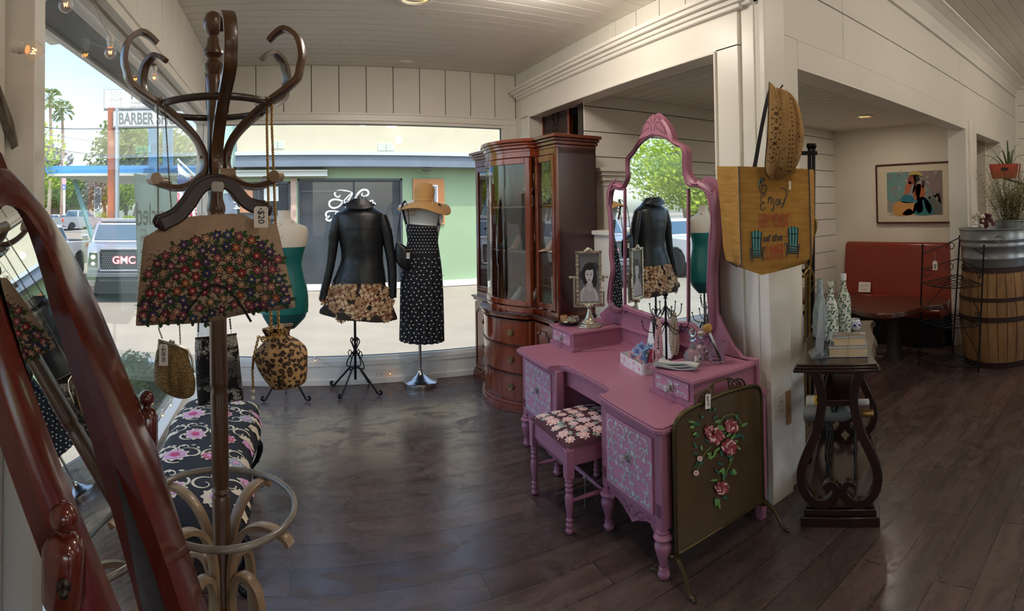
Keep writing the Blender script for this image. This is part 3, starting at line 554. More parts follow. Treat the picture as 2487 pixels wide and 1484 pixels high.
for i, (pts, r) in enumerate([([(52, 72), (110, 72)], .008), ([(70, 307, ), (160, 313), (250, 313)], .012), ([(70, 322), (160, 333), (250, 348)], .006), ([(75, 345), (170, 368), (278, 379)], .008), ([(78, 372), (110, 388), (150, 398)], .012), ([(284, 322), (330, 350)], .007)]):
    b = MB().tube(spl([at(u, v, 13) for u, v in pts], 6) if len(pts) > 2 else [at(*q, 13) for q in pts], r, 6)
    tag(b.build('power_line', mat('black cable', '#3a3d42', .7)), ['overhead cable high above the palms', 'thick overhead cable running right to the pylon pole', 'thin overhead cable sloping down to the pylon pole', 'overhead cable just above the street light', 'short cable dropping to the canopy corner', 'thin cable right of the pylon pole under the barber sign'][i], 'cable')
# flag
p = at(470, 440, 15.5); t = thing('flag', 'stars and stripes flag on an angled pole fixed to the corner of the green shop', 'flag', p)
P0, sx, sy, sn = frame_at(470, 440, 15.5); up = V((0, 0, 1)); D1 = (sx*.42-up*.42).normalized()
b = MB(); b.tube([at(431, 386, 15.5)-P0, at(540, 492, 15.5)-P0], .03, 8); b.build('flag_pole', mat('white flag pole', '#d7dde0', .4), t)
S = lambda u, v: ((sx*(-.19+.16*u-.0*v+ .22*u*v*.4)+up*(.21-.28*u*.55-.66*v)+sn*(.02*sin(v*9+u*4)))*2.5, sn)
b = MB().use(m_wl); b.sheet(lambda u, v: S(u*2.1, v), 14, 14, .006)
b.use(mat('flag red', '#c9344a', .7))
for k in range(0, 13, 2):
    q = [(k/13*2.1, v/10) for v in range(11)]; q = [(x+1/26*2.1, y) for x, y in q if x > .9 or y > .42]
    if len(q) > 1: b.stroke(S, q, 2.1/13, .008)
b.use(mat('flag blue', '#3b4a78', .7)); b.stroke(S, [(.5, v/8*.42) for v in range(9)], 1.0, .012); b.use(m_wl)
for i in range(5):
    for j in range(6): b.decal(S, star(.1+i*.2, .035+j*.07, .03, rot=pi/2, inner=.4, asp=2.2), .02)
b.build('flag_cloth', None, t, recalc=False)
# translucent hanging sign inside the side window, lettered on its far face
X_ = -.705; q = [onX(325, 421, X_), onX(429, 440, X_), onX(429, 700, X_), onX(338, 760, X_)]
t = tag(MB().prism([(v.y, v.z) for v in q], .004, (X_, 0, 0), (0, 1, 0), (0, 0, 1), (1, 0, 0)).build('window_sign', mat('frosted grey green acrylic', '#b9c4bb', .25, alpha=1) if False else None) if False else MB().build('tmp') if False else thing('window_sign', 'frosted grey-green acrylic sign hung in the side window, lettering reversed', 'sign', q[0]), 'frosted grey-green acrylic sign hung in the side window, lettering reversed', 'sign')
tm = NT('frosted acrylic'); tr = tm('BsdfTransparent', Color=(.8, .9, .86)); df = tm('BsdfDiffuse', Color=srgb('#cfdad2')); tl = tm('BsdfTranslucent', Color=srgb('#cfdad2')); a1 = tm('AddShader', i0=df, i1=tl) if False else tm('MixShader', i0=.6, i1=df, i2=tl)
tm.t.links.new(tm('MixShader', i0=.78, i1=tr, i2=a1), tm.out.inputs[0])
b = MB(); b.M = Matrix.Translation(-q[0]); b.prism([(v.y, v.z) for v in q], .004, (X_, 0, 0), (0, 1, 0), (0, 0, 1), (1, 0, 0)); b.build('panel', tm.m, t, bevel=.001)
b = MB(); b.M = Matrix.Translation(-q[0]); b.use(mat('grey window letters', '#8d9a92', .6)); text_mb(b, 'recycled', .16, (X_+.006, q[0].y+.42, 1.49), (0, -1, 0), (0, 0, 1), .0, squeeze=1.5); text_mb(b, 'vintage', .13, (X_+.006, q[0].y+.42, 1.72-.06), (0, -1, 0), (0, 0, 1), .0, squeeze=1.5) if False else None; text_mb(b, 'um', .15, (X_+.006, q[0].y+.3, 1.27), (0, -1, 0), (0, 0, 1), .0, squeeze=1.5); b.build('lettering', None, t, smooth=0, recalc=False)

# ---------------------------------------------------------------- planting
def leafmat(name, c1, c2, vs=1.5):
    if name in MC: return MC[name]
    n = NT(name); c = n.ramp(n.noise(vs, 3), [(.35, srgb(c1)), (.65, srgb(c2))]); d = n('BsdfDiffuse', Color=c); tl = n('BsdfTranslucent', Color=c)
    n.t.links.new(n('MixShader', i0=.4, i1=d, i2=tl), n.out.inputs[0]); MC[name] = n.m; return n.m
m_bark = mat('grey brown bark', '#7c6a58', .9, var=.3, vs=6)
m_l1 = leafmat('yellow green leaves', '#8aa63c', '#b9c552'); m_l2 = leafmat('mid green leaves', '#5f8440', '#8aa158'); m_l3 = leafmat('olive leaves', '#7c8a55', '#a3a878'); m_l4 = leafmat('lilac blossom', '#a89bb4', '#8f9a78')
def cloud(mb, c, rad, n, sz, rnd):
    vs = []; fs = []
    for i in range(n):
        d = V((rnd.gauss(0, 1), rnd.gauss(0, 1), rnd.gauss(0, 1))).normalized(); k = rnd.random()**.35
        p = V(c)+V((d.x*rad[0], d.y*rad[1], d.z*rad[2]))*k; s = sz*rnd.uniform(.6, 1.3)
        a = V((rnd.gauss(0, 1), rnd.gauss(0, 1), rnd.gauss(0, 1))).normalized(); c2 = a.orthogonal().normalized(); e = a.cross(c2)
        j = len(vs); vs += [p-c2*s, p+e*s*.55, p+c2*s, p-e*s*.55]; fs.append((j, j+1, j+2, j+3))
    mb.add(vs, fs)
def tree(name, label, loc, h, r, m, n=1700, sz=.22, seed=1, group=None, trunk=True, blobs=7, cat='tree', squash=.8):
    rnd = random.Random(seed); t = thing(name, label, cat, loc, 0, group)
    if trunk:
        b = MB(); b.tube(spl([(0, 0, 0), (.1*r, 0, h*.25), (-.05*r, .1*r, h*.55), (0, 0, h*.8)], 4), [.05*r*(1.6-1.2*i/12) for i in range(13)], 8)
        for k in range(5): a = rnd.uniform(0, 6.28); b.tube([(0, 0, h*.45), (cos(a)*r*.4, sin(a)*r*.4, h*.72)], [.035*r, .012*r], 6)
        b.build('trunk', m_bark, t)
    b = MB()
    if not trunk: bpy.data.objects.remove(t)
    for k in range(blobs):
        a = rnd.uniform(0, 6.28); q = r*.55*rnd.random()**.5; zc = h-r*squash*(.5+.7*rnd.random()) if trunk else h*.5+rnd.uniform(-.15, .15)*h
        rr = r*rnd.uniform(.45, .65); cloud(b, (cos(a)*q, sin(a)*q, zc), (rr, rr, rr*squash if trunk else min(rr, h*.45)), n//blobs, sz, rnd)
    if not trunk: return tag(b.build(name, m, smooth=0, recalc=False, loc=loc), label, cat, group)
    b.build('foliage', m, t, smooth=0, recalc=False); return t
specs = [(88, 66, 11, 4.5, m_l4, 'leafy tree with lilac blossom at the left window edge'), (118, 72, 7.5, 4.2, m_l1, 'bright green tree behind the two palm trunks'), (165, 74, 8, 4.5, m_l2, 'mid green tree above the pale roofed house'), (205, 76, 8.5, 4.6, m_l3, 'olive tree behind the slanted canopy strut'),
         (248, 72, 7, 4.0, m_l4, 'lilac-flowering tree just left of the pylon pole'), (325, 60, 12, 5.5, m_l3, 'broad tree above the canopy right of the pylon'), (372, 58, 12.5, 5.5, m_l2, 'tall rounded tree behind the blue fins'), (430, 60, 11, 5, m_l3, 'grey-green tree behind the flag'), (300, 70, 6.5, 3.6, m_l1, 'low yellow-green tree right of the pylon pole'), (540, 34, 4.2, 2.4, m_l1, 'young green tree by the corner of the green shop')]
for i, (u, d, h, r, m, lab) in enumerate(specs):
    p = at(u, 500, d); tree('street_tree', lab, (p.x, p.y, gz(p.y)), h, r, m, 2600, .3 if d > 40 else .16, i+3, 'trees beyond the road')
for i, (x, y, h, r, m, lab) in enumerate([(-15, 22, 7.6, 4.6, m_l1, 'big yellow-green tree reflected in the dressing table mirror'), (-20, 24, 7.2, 4.2, m_l1, 'yellow-green tree beside the big one in the dressing table reflection'), (-24, 34, 8.2, 5, m_l2, 'darker green tree at the back of the dressing table reflection'), (-14.5, 20, 5.5, 3, m_l1, 'low lime tree at the right of the dressing table reflection')]):
    tree('lot_tree', lab, (x, y, gz(y)), h, r, m, 9000, .11, i+31)
for i, (u, v0, v1, d, m, lab) in enumerate([(180, 500, 522, 62, m_l1, 'round yellow-green bush left of the strut'), (203, 495, 522, 61, m_l1, 'tall clipped bush right behind the slanted strut'), (225, 497, 515, 60, m_l2, 'dark clipped square hedge by the road'), (250, 492, 525, 60, m_l1, 'yellow bush left of the pylon pole'), (235, 512, 532, 58, m_l1, 'low spreading bush at the road edge'), (310, 505, 530, 58, m_l1, 'low yellow hedge above the pickup roof')]):
    p = at(u, v1, d); r = 1.0; hh = (v1-v0)/F*d; tree('roadside_bush', lab, (p.x, p.y, gz(p.y)), hh, hh*.75, m, 700, .12, i+60, 'bushes along the road', trunk=False, blobs=4, cat='bush')
for i, (x, y, r, h) in enumerate([(-1.55, 3.0, .42, .95), (-1.5, 3.75, .45, 1.0), (-1.6, 4.5, .45, .95), (-1.55, 2.2, .4, .85), (-2.2, 3.4, .4, .85), (-2.3, 4.4, .4, .8), (-1.5, 5.3, .42, .9)]):
    tree('window_shrub', ['small-leaved shrub under the side window, second from the mirror', 'shrub under the side window behind the gold purse', 'shrub under the side window behind the bench end', 'nearest shrub under the side window, by the tilted mirror', 'shrub in the outer row of the planter, nearer', 'shrub in the outer row of the planter, farther', 'farthest shrub under the side window near the corner'][i], (x, y, GZ+.2), h, r, leafmat('shrub leaves', '#4e6f4a', '#7d9a62', 6), 1900, .028, i+80, 'shrubs in the planter', trunk=False, blobs=5, cat='shrub')
for i, (ub, ut, vt, d) in enumerate([(117, 122, 240, 60), (148, 151, 268, 62)]):
    p = at(ub, 515, d); q = at(ut, vt, d); g = gz(p.y); t = thing('palm_tree', ['taller fan palm on the left, shaggy green crown', 'shorter fan palm on the right of the pair'][i], 'palm tree', (p.x, p.y, g), 0, 'pair of fan palms'); P0 = V((p.x, p.y, g)); top = q-P0
    b = MB().tube(spl([(0, 0, 0), top*.5+V((.2, 0, 0)), top], 6), [.26-.1*i_/12 for i_ in range(13)], 8); b.build('trunk', mat('palm trunk', '#9a8c78', .9, var=.25, vs=3), t)
    b = MB(); rnd = random.Random(i+5)
    for k in range(46):
        a = rnd.uniform(0, 6.28); el = rnd.uniform(-1.0, 1.2); d1 = V((cos(a)*cos(el), sin(a)*cos(el), sin(el))); e = top+d1*.8; sd = d1.cross(V((0, 0, 1))).normalized(); 
        for m_ in range(9):
            f = (d1+sd*(m_-4)*.17+V((0, 0, -.12))).normalized(); b.add([e-sd*.03, e+sd*.03, e+f*.6+V((0, 0, -.12)), e+f*.75+V((0, 0, -.28))], [(0, 1, 2), (0, 2, 3)])
        b.tube([top, e], .03, 4)
    b.build('fronds', leafmat('palm fronds', '#7f9a58', '#b3b57c', .8), t, smooth=0, recalc=False)
# low house across the road
p0, p1 = at(122, 512, 78), at(215, 512, 78); t = thing('low_house', 'low tan house with white roof behind the bushes across the road', 'house', (*p0.xy, gz(p0.y)))
L = (p1-p0).length; an = atan2((p1-p0).y, (p1-p0).x); t.rotation_euler = (0, 0, an)
b = MB().box((0, 0, 0), (L, 5, 2.4)); b.build('walls', mat('tan house wall', '#b49d86', .85), t); b = MB().prism([(-.6, 2.4), (L+.6, 2.4), (L-.5, 3.3), (.5, 3.3)], 5.6, (0, 5.2, 0), (1, 0, 0), (0, 0, 1), (0, -1, 0)); b.build('roof', mat('white house roof', '#c8c4bc', .8), t)
for x in (1.2, 3.2): b = MB().box((x, -.05, .9), (x+.7, .02, 1.7)); b.build('house_window', m_dk, t)
# ================================================================ helpers for shaped bodies
def lvl(uL, vL, uR, vR, d): return at(uL, vL, d), at(uR, vR, d)
def pxrings(levels, d, depth, n=28, fold=0, nf=9, sq=2.0, wob=0):
    """rings of a body whose silhouette runs through the given outline points; level=(uL,uR,v[,vR][,depth])"""
    out = []
    for i, L in enumerate(levels):
        uL, uR, v = L[:3]; vR = L[3] if len(L) > 3 and L[3] is not None else v; dp = L[4] if len(L) > 4 else depth; f = L[5] if len(L) > 5 else fold
        a, b = at(uL, v, d), at(uR, vR, d); c = (a+b)/2; h = (b-a)/2; r = V((c.x, c.y, 0)).normalized(); ring = []
        for k in range(n):
            t = 2*pi*k/n; cs, sn = cos(t), sin(t); e = 2/sq; x = math.copysign(abs(cs)**e, cs); y = math.copysign(abs(sn)**e, sn)
            m = 1+f*cos(nf*t+.7*sin(i*.6)+i*.05)+wob*mnoise.noise(V((cs*2, sn*2, i*.35)))
            ring.append(c+h*(x*(1+(m-1)*.35))+r*(dp*y*m))
        out.append(ring)
    return out
def interp(levels, k=3):
    """smooth in-between levels"""
    full = [tuple(L[:3])+((L[3] if len(L) > 3 and L[3] is not None else L[2]),)+(L[4] if len(L) > 4 else None, L[5] if len(L) > 5 else None) for L in levels]; out = []
    m = len(full)
    if any(L[5] is not None for L in full): full = [L[:5]+(L[5] or 0,) for L in full]
    for i in range(m-1):
        a, b, c, d = full[max(i-1, 0)], full[i], full[i+1], full[min(i+2, m-1)]
        for j in range(k):
            t = j/k; r = []
            for q in range(6):
                if b[q] is None: r.append(None); continue
                r.append(.5*((2*b[q])+(-a[q]+c[q])*t+(2*a[q]-5*b[q]+4*c[q]-d[q])*t*t+(-a[q]+3*b[q]-3*c[q]+d[q])*t**3))
            out.append(r)
    out.append(list(full[-1])); return [tuple(x for x in r if x is not None) for r in out]
def local(mb, t): bpy.context.view_layer.update(); mb.M = t.matrix_basis.inverted() @ mb.M if False else (Matrix.LocRotScale(t.location, t.rotation_euler, V((1, 1, 1)))).inverted(); return mb
def WB(t): return local(MB(), t)
def chain(mb, pts, L=.0065, r=.0011, asp=.62, n=7, m=4):
    """round-link chain along a polyline"""
    P = [V(p) for p in pts]; seg = []; 
    for a, b in zip(P, P[1:]): seg.append((a, b, (b-a).length))
    tot = sum(s[2] for s in seg); k = int(tot/(L*.78)); s_i = 0; acc = 0
    for i in range(k):
        s = (i+.5)*tot/k
        while s_i < len(seg)-1 and s > acc+seg[s_i][2]: acc += seg[s_i][2]; s_i += 1
        a, b, l = seg[s_i]; t = (b-a).normalized(); c = a+t*(s-acc); u = t.orthogonal().normalized(); w = t.cross(u)
        if i % 2: u, w = w, u
        rs = []
        for q in range(n):
            an = 2*pi*q/n; ce = c+t*(cos(an)*L/2)+u*(sin(an)*L/2*asp); ou = (t*cos(an)+u*sin(an)*asp).normalized(); rs.append([ce+ou*(r*cos(2*pi*j/m))+w*(r*sin(2*pi*j/m)) for j in range(m)])
        mb.rings(rs, loop=True)
def beads(mb, pts, r, step=None, n=8):
    P = [V(p) for p in pts]; d = 0; nxt = 0; step = step or r*2.05; i = 0
    for a, b in zip(P, P[1:]):
        l = (b-a).length
        while nxt <= d+l: mb.ball(a.lerp(b, (nxt-d)/l if l else 0), r(i) if callable(r) else r, n); nxt += step(i) if callable(step) else step; i += 1
        d += l
def tagpart(parent, p, txt, w=.03, h=.05, vertical=True, name='price_tag', nz=None, up=(0, 0, 1), string=None, size=None):
    p = V(p); nz = V(nz) if nz else -V((p.x, p.y, 0)).normalized(); up = V(up); ax = up.cross(nz).normalized(); ax = ax if True else -ax
    b = WB(parent).use(mat('white paper tag', '#e8e0d8', .7)); c = w*.15
    b.prism([(-w/2, -h/2), (w/2, -h/2), (w/2, h/2-c), (w/2-c, h/2), (-w/2+c, h/2), (-w/2, h/2-c)], .0008, p, ax, up, nz).use(mat('tag ink', '#22242c', .7))
    if vertical: text_mb(b, txt, size or w*.62, p+nz*.0012, -up, ax, .0, bold=.0002)
    else: text_mb(b, txt, size or w*.4, p+nz*.0012, ax, up, .0, bold=.0002)
    b.decal(planar(p+nz*.001, ax, up), disc(0, h/2-.006, .002)); 
    if string: b.use(mat('tag string', '#cfc6b8', .8)).tube([p+up*(h/2-.006), V(string)], .0005, 4)
    return b.build(name, None, parent, smooth=0, recalc=False)

# ================================================================ bentwood coat rack
m_bw = wood('worn walnut bentwood', '#3d2819', '#6b4a31', .3, 5, 'Z', .25); m_bw2 = wood('worn beech bentwood', '#7d6248', '#a58b6d', .38, 5, 'Z', .15); m_bwd = wood('black brown bentwood', '#2e231e', '#4a3a30', .3, 5, 'Z', .3)
D0 = 1.6; pt = at(517, 50, D0); pb = at(541, 1484, D0); ax_ = (pt-pb).normalized(); base = pb-ax_*(pb.z/ax_.z)
rot = V((0, 0, 1)).rotation_difference(ax_).to_matrix().to_4x4() @ Matrix.Rotation(atan2(-base.y, -base.x), 4, 'Z')
t = thing('coat_rack', 'tall bentwood coat rack with curling arms and umbrella ring, hung with purses', 'coat rack', base, rot=rot.to_euler())
rack = t; RW = lambda x, y, z: (Matrix.Translation(base) @ rot) @ V((x, y, z))
b = MB().lathe([(.024, 0), (.026, .02), (.026, .345), (.022, .352), (.028, .362), (.028, .375), (.0255, .385), (.0265, .67), (.022, .68), (.0265, .69), (.022, .70), (.0255, .712), (.026, .97), (.022, .985), (.0275, .998), (.0265, 1.01), (.0255, 1.3), (.023, 1.46), (.026, 1.5), (.028, 1.508), (.028, 1.52), (.022, 1.54), (.022, 1.86), (.0245, 1.905), (.02, 1.912), (.029, 1.93), (.031, 1.94), (.022, 1.951), (.018, 1.96), (.030, 1.972), (.03, 1.98), (.022, 1.996), (.02, 2.015), (.013, 2.028), (.019, 2.034), (.028, 2.055), (.0285, 2.072), (.022, 2.092), (.01, 2.1), (.001, 2.102)], 28)
b.build('pole', m_bw, t)
prof = spl([(r, 0, z) for r, z in [(.179, 1.985), (.205, 2.005), (.231, 2.011), (.265, 1.985), (.278, 1.937), (.272, 1.9), (.255, 1.861), (.174, 1.812), (.106, 1.763), (.058, 1.712), (.038, 1.661), (.045, 1.62), (.075, 1.592), (.12, 1.577), (.16, 1.579), (.195, 1.59)]], 6)
sec = [(-.017, -.006), (-.013, -.0075), (.013, -.0075), (.017, -.006), (.017, .006), (.013, .0075), (-.013, .0075), (-.017, .006)]
for k in range(6):
    a = (.17, 1.08, 2.13, 3.2, -2.13, -1.08)[k]; M = Matrix.Rotation(a, 4, 'Z'); b = MB(); b.M = M
    n = len(prof); ups = []
    rs = []
    for i, p in enumerate(prof):
        tn = (prof[min(i+1, n-1)]-prof[max(i-1, 0)]).normalized(); sd = V((0, 1, 0)); up = sd.cross(tn); w = .62+.38*min(1, i/14)
        rs.append([p+sd*(x*w)+up*y for x, y in sec])
    b.rings(rs); ar = b.build('arm', m_bw, t)
    b = MB(); b.M = M; b.tube([(.195, -.02, 1.6), (.195, .02, 1.6)], .0165, 16); b.build('peg', m_bw2, ar)
    for q_ in ((.048, 0, 1.665), (.168, 0, 1.825)): b = MB(); b.M = M; b.ball(q_, .005, 8, (.7, 1, .8)); b.build('screw', mat('brass screw', '#7a6040', .3, .9), ar)
b = MB(); b.tube([(.167*cos(i*pi/32), .167*sin(i*pi/32), 1.812) for i in range(64)], .0105, 12, up=(0, 0, 1), loop=True); b.build('hat_ring', m_bwd, t)
def tilt(x, y, z): return V((x, y, z))
b = MB(); b.tube([tilt(.215*cos(i*pi/40), .215*sin(i*pi/40), .65) for i in range(80)], .0095, 12, up=(0, 0, 1), loop=True); b.build('umbrella_ring', mat('worn grey brown bentwood ring', '#8b8174', .22, col2='#6f655a', vs=10), t)
sp = [(.238, .612), (.222, .628), (.18, .638), (.13, .63), (.085, .60), (.052, .55), (.036, .48), (.034, .4), (.036, .34), (.05, .26)]; lg = [(.034, .40), (.055, .46), (.09, .475), (.125, .45), (.14, .38), (.15, .25), (.19, .09), (.26, .012)]
for k in range(4):
    a = pi/4+pi/2*k+.1
    for nm, pf in (('ring_support', sp), ('leg', lg)):
        pf2 = spl([(r, 0, z) for r, z in pf], 6); b = MB(); M = Matrix.Rotation(a, 4, 'Z'); rs = []; n = len(pf2)
        for i, p in enumerate(pf2):
            tn = (pf2[min(i+1, n-1)]-pf2[max(i-1, 0)]).normalized(); sd = V((0, 1, 0)); up = sd.cross(tn); rr = []
            for x, y in sec: q = M @ (p+sd*x*.9+up*y*1.1); rr.append(tilt(q.x, q.y, q.z) if nm == 'ring_support' and p.x > .04 else q)
            rs.append(rr)
        b.rings(rs); b.build(nm, m_bw2, t)

# ---- embroidered handbag with dark wooden handles on the front peg
def outl(pts, x):
    for (a, va), (c, vc) in zip(pts, pts[1:]):
        if a <= x <= c: return va+(vc-va)*(x-a)/((c-a) or 1)
    return pts[0][1] if x < pts[0][0] else pts[-1][1]
topE = [(328, 600), (345, 580), (375, 562), (432, 531), (436, 528), (500, 523), (560, 519), (585, 520), (620, 536), (672, 543), (720, 560)]; botE = [(325, 790), (335, 792), (400, 788), (450, 787), (520, 782), (560, 770), (600, 762), (640, 757), (690, 752), (722, 745)]
DB = 1.36
def uLR(v): t_ = (v-560)/220; return 352-22*min(1, max(0, t_))**.8, 672+46*min(1, max(0, (v-543)/200))
def bagS(u, v, side=1):
    l, r = uLR(v); s = min(1, max(0, (u-l)/(r-l))); vt, vb = outl(topE, u), outl(botE, u); q = min(1, max(0, (v-vt)/(vb-vt)))
    bl = .034*(max(0, 4*s*(1-s)))**.5*(max(0, 4*q*(1-q)*.85+.15*(1-q)))**.5+.003*mnoise.noise(V((u*.03, v*.03, side)))
    p = at(u, v, DB-side*bl); return p, -V((p.x, p.y, 0)).normalized()*side
t = thing('embroidered_handbag', 'large cream handbag embroidered with star flowers, hanging by dark wooden handles on the coat rack', 'handbag', at(525, 660, DB)); hb = t
m_cloth = mat('aged cream cotton', '#a98f78', .95, var=.18, vs=14, bump=.6, bs=120, bd=.003)
b = WB(t).use(m_cloth); NU, NV = 40, 26
def gp(i, j, side):
    vt0 = 545+ (j/NV)*235; l, r = uLR(vt0); u = l+(r-l)*i/NU; vt, vb = outl(topE, u), outl(botE, u); v = vt+(vb-vt)*j/NV; l, r = uLR(v); u = l+(r-l)*i/NU; return bagS(u, outl(topE, u)+(outl(botE, u)-outl(topE, u))*j/NV, side)[0]
A = [gp(i, j, 1) for j in range(NV+1) for i in range(NU+1)]; B2 = [gp(i, j, -1) for j in range(NV+1) for i in range(NU+1)]; w_ = NU+1; K = len(A); fs = []
for j in range(NV):
    for i in range(NU): q = (j*w_+i, j*w_+i+1, (j+1)*w_+i+1, (j+1)*w_+i); fs += [q, tuple(K+x for x in q[::-1])]
bd = [i for i in range(w_)]+[j*w_+NU for j in range(1, NV+1)]+[NV*w_+i for i in range(NU-1, -1, -1)]+[j*w_ for j in range(NV-1, 0, -1)]
for a_, c_ in zip(bd, bd[1:]+bd[:1]): fs.append((c_, a_, a_+K, c_+K))
b.add(A+B2, fs); rnd = random.Random(4)
cols = ['#9a4655', '#6e2644', '#a5502e', '#2c3763', '#8e1a26', '#a3705e', '#43305c', '#a87f5e', '#7f385a', '#34506e']
m_thr = mat('black embroidery thread', '#1f1a17', .9); m_lf = mat('green embroidery thread', '#37502c', .9); m_yl = mat('pale centre thread', '#d8c08a', .9)
fl_ = []
for row, (rad, cnt) in enumerate(((224, 25), (196, 22), (168, 19), (140, 15), (114, 11))):
    for i in range(cnt):
        a = pi*(i+.5+.15*(row % 2))/cnt*1.06-.08+rnd.uniform(-.02, .02); fl_.append((527-rad*cos(a)*(.93 if cos(a) > 0 else .9), 795-rad*sin(a)*1.0+(6 if cos(a) > 0 else -18*abs(cos(a))), 15, row))
for k_ in range(3):
    for i in range((9, 6, 4)[k_]): a = pi*(i+.5)/(9, 6, 4)[k_]; rr = (88, 60, 32)[k_]; fl_.append((527-rr*cos(a), 788-rr*sin(a)*.95-(8 if cos(a) < 0 else 0), 13, 9))
for x_, y_ in ((352, 745), (350, 775), (372, 765), (395, 775), (690, 730), (662, 735), (420, 770), (640, 740), (340, 720), (705, 700), (445, 765), (380, 735), (610, 745)): fl_.append((x_, y_, 15, 9))
ok = lambda u, v: uLR(v)[0]+13 < u < uLR(v)[1]-15 and outl(topE, u)+14 < v < outl(botE, u)-5
for (u, v, r, row) in fl_:
    if not ok(u, v): continue
    b.use(m_lf)
    for q in range(3): a = rnd.uniform(0, 6.28); b.decal(bagS, leaf(u+cos(a)*r*.6, v+sin(a)*r*.6, r*.95, r*.7, a), .0006)
    ro = rnd.uniform(0, 6); b.use(m_thr).decal(bagS, star(u, v, r*1.0, 6, .62, ro), .001); c_ = rnd.choice(cols); b.use(mat('embroidery '+c_, c_, .9)).decal(bagS, star(u, v, r*.78, 6, .58, ro), .0016)
    c2 = rnd.choice(['#b0807a', '#a8886e', '#5f2232']); b.use(mat('embroidery '+c2, c2, .9)).decal(bagS, star(u, v, r*.4, 6, .4, ro), .0022); b.use(m_yl).decal(bagS, disc(u, v, 2.4, 6), .0028)
b.use(m_thr)
for rad in (206, 174, 141):
    q = [];
    for i in range(90): a = pi*1.04*i/89-.06; rr = rad+(5 if i % 2 else -5); q.append((527-rr*cos(a)*.92, 793-rr*sin(a)+(0 if cos(a) > 0 else -14*abs(cos(a)))))
    q = [p for p in q if ok(*p)]; b.stroke(bagS, q, 1.8, .0012)
for i in range(900):
    u, v = rnd.uniform(335, 715), rnd.uniform(600, 785)
    if ok(u, v) and (u-527)**2+(v-795)**2 < 238**2: a = rnd.uniform(0, 3.14); b.stroke(bagS, [(u, v), (u+cos(a)*4, v+sin(a)*4), (u+cos(a)*8, v+sin(a)*2)], 1.4, .0011)
b.use(m_thr).stroke(bagS, [(440+i*17, 790-98*sin(pi*(i+.3)/10.6)) for i in range(11)], 6, .0018)
b.build('bag_body', None, t, recalc=False)
b = WB(t)
for i in range(160):
    j = rnd.randint(0, NV); s_ = rnd.random(); u, v = ((uLR(560+j*8)[0], 560+j*8) if s_ < .6 else (rnd.uniform(340, 700), 0))
    if v == 0: v = outl(topE, u)
    p = at(u, v, DB); q = p+V((rnd.uniform(-.012, .006), rnd.uniform(-.005, .005), rnd.uniform(-.008, .01))); b.tube([p, p.lerp(q, .5)+V((0, 0, .003)), q], .0005, 3)
b.build('frayed_threads', mat('pale thread', '#d6c3ae', .9), t, kind='stuff')
hp = [(382, 550), (404, 540), (436, 524), (462, 494), (480, 466), (500, 449), (528, 443), (556, 448), (574, 463), (592, 486), (614, 501), (640, 508), (660, 514)]
for k, (du, dv, dd) in enumerate(((0, 0, -.012), (-9, -6, .03))):
    q = spl([at(u+du, v+dv, DB+dd) for u, v in hp], 4); n = len(q); b = WB(t); c0 = V((q[0].x, q[0].y, 0)).normalized(); e = [.55, .85, 1.15, 1.2]; sc_ = [e[i] if i < 4 else (e[n-1-i] if n-1-i < 4 else 1.0+.15*abs(i/(n-1)-.5)) for i in range(n)]
    b.sweep(q, [(-.0155, -.006), (-.012, -.009), (.012, -.009), (.0155, -.006), (.0155, .006), (.012, .009), (-.012, .009), (-.0155, .006)], up=tuple(c0), scale=sc_); b.build('wooden_handle', wood('dark stained handle', '#2a1b1a', '#3a2522', .35, 6), t)
c = at(529, 455, DB-.012); r = V((c.x, c.y, 0)).normalized(); s = V((r.y, -r.x, 0))
b = WB(t).prism([(-.016, -.012), (.013, -.014), (.017, .003), (.012, .014), (-.012, .016), (-.018, .006)], .034, c-r*.014, s, (0, 0, 1), r); b.build('clasp', mat('dull steel', '#8e8680', .35, .8), t, bevel=.002)
tagpart(t, at(634, 527, DB-.04), '$20', .035, .052, string=at(634, 500, DB-.02))

# ---- gold mesh evening purse
DG = 1.57; t = thing('evening_purse', 'gold beaded frame purse on a chain, tagged, hanging left of the rack pole', 'purse', at(425, 900, DG))
b = WB(t); b.rings(pxrings(interp([(386, 456, 824, 850, .006), (381, 459, 845, 868, .02), (375, 466, 880, 893, .03), (373, 474, 910, 922, .034), (378, 474, 930, 944, .033), (390, 471, 946, 957, .028), (412, 462, 959, 964, .018), (430, 450, 966, 968, .006)]), DG, .03, 30, .02, 13)); b.build('purse_body', None or (lambda n: (n.bump(n('TexVoronoi', Vector=n.co(), Scale=170), 1.0, .006), n.fin(n.ramp(n.noise(30, 3, n.co(scale=(1, 1, .25))), [(.3, srgb('#6d5530')), (.7, srgb('#a88a54'))]), .5, .35))[1])(NT('gold bead mesh')), t)
b = WB(t); P_ = [at(384, 826, DG-.012), at(420, 836, DG-.014), at(457, 850, DG-.012), at(466, 872, DG-.02), at(472, 905, DG-.022)]; b.tube(P_, .0035, 8).tube([at(384, 826, DG+.012), at(420, 836, DG+.014), at(457, 850, DG+.012)], .0035, 8); b.ball(at(414, 829, DG-.006), .005).ball(at(421, 831, DG+.006), .005).tube([at(386, 826, DG-.012), at(383, 850, DG-.02)], .003, 6); b.build('metal_frame', mat('silver frame', '#b9b5a8', .25, .9), t)
b = WB(t); e1, e2 = RW(.12*cos(1), -.167, 1.82), 0
chain(b, [at(383, 243, 1.5), at(383, 300, 1.52), at(386, 800, DG-.01), at(394, 822, DG)]); chain(b, [at(399, 243, 1.5), at(412, 450, 1.53), at(432, 700, DG), at(438, 836, DG)]); chain(b, [at(383, 243, 1.5), at(390, 238, 1.49), at(399, 243, 1.5)]); b.build('chain', mat('antique silver chain', '#8d8474', .3, .9), t)
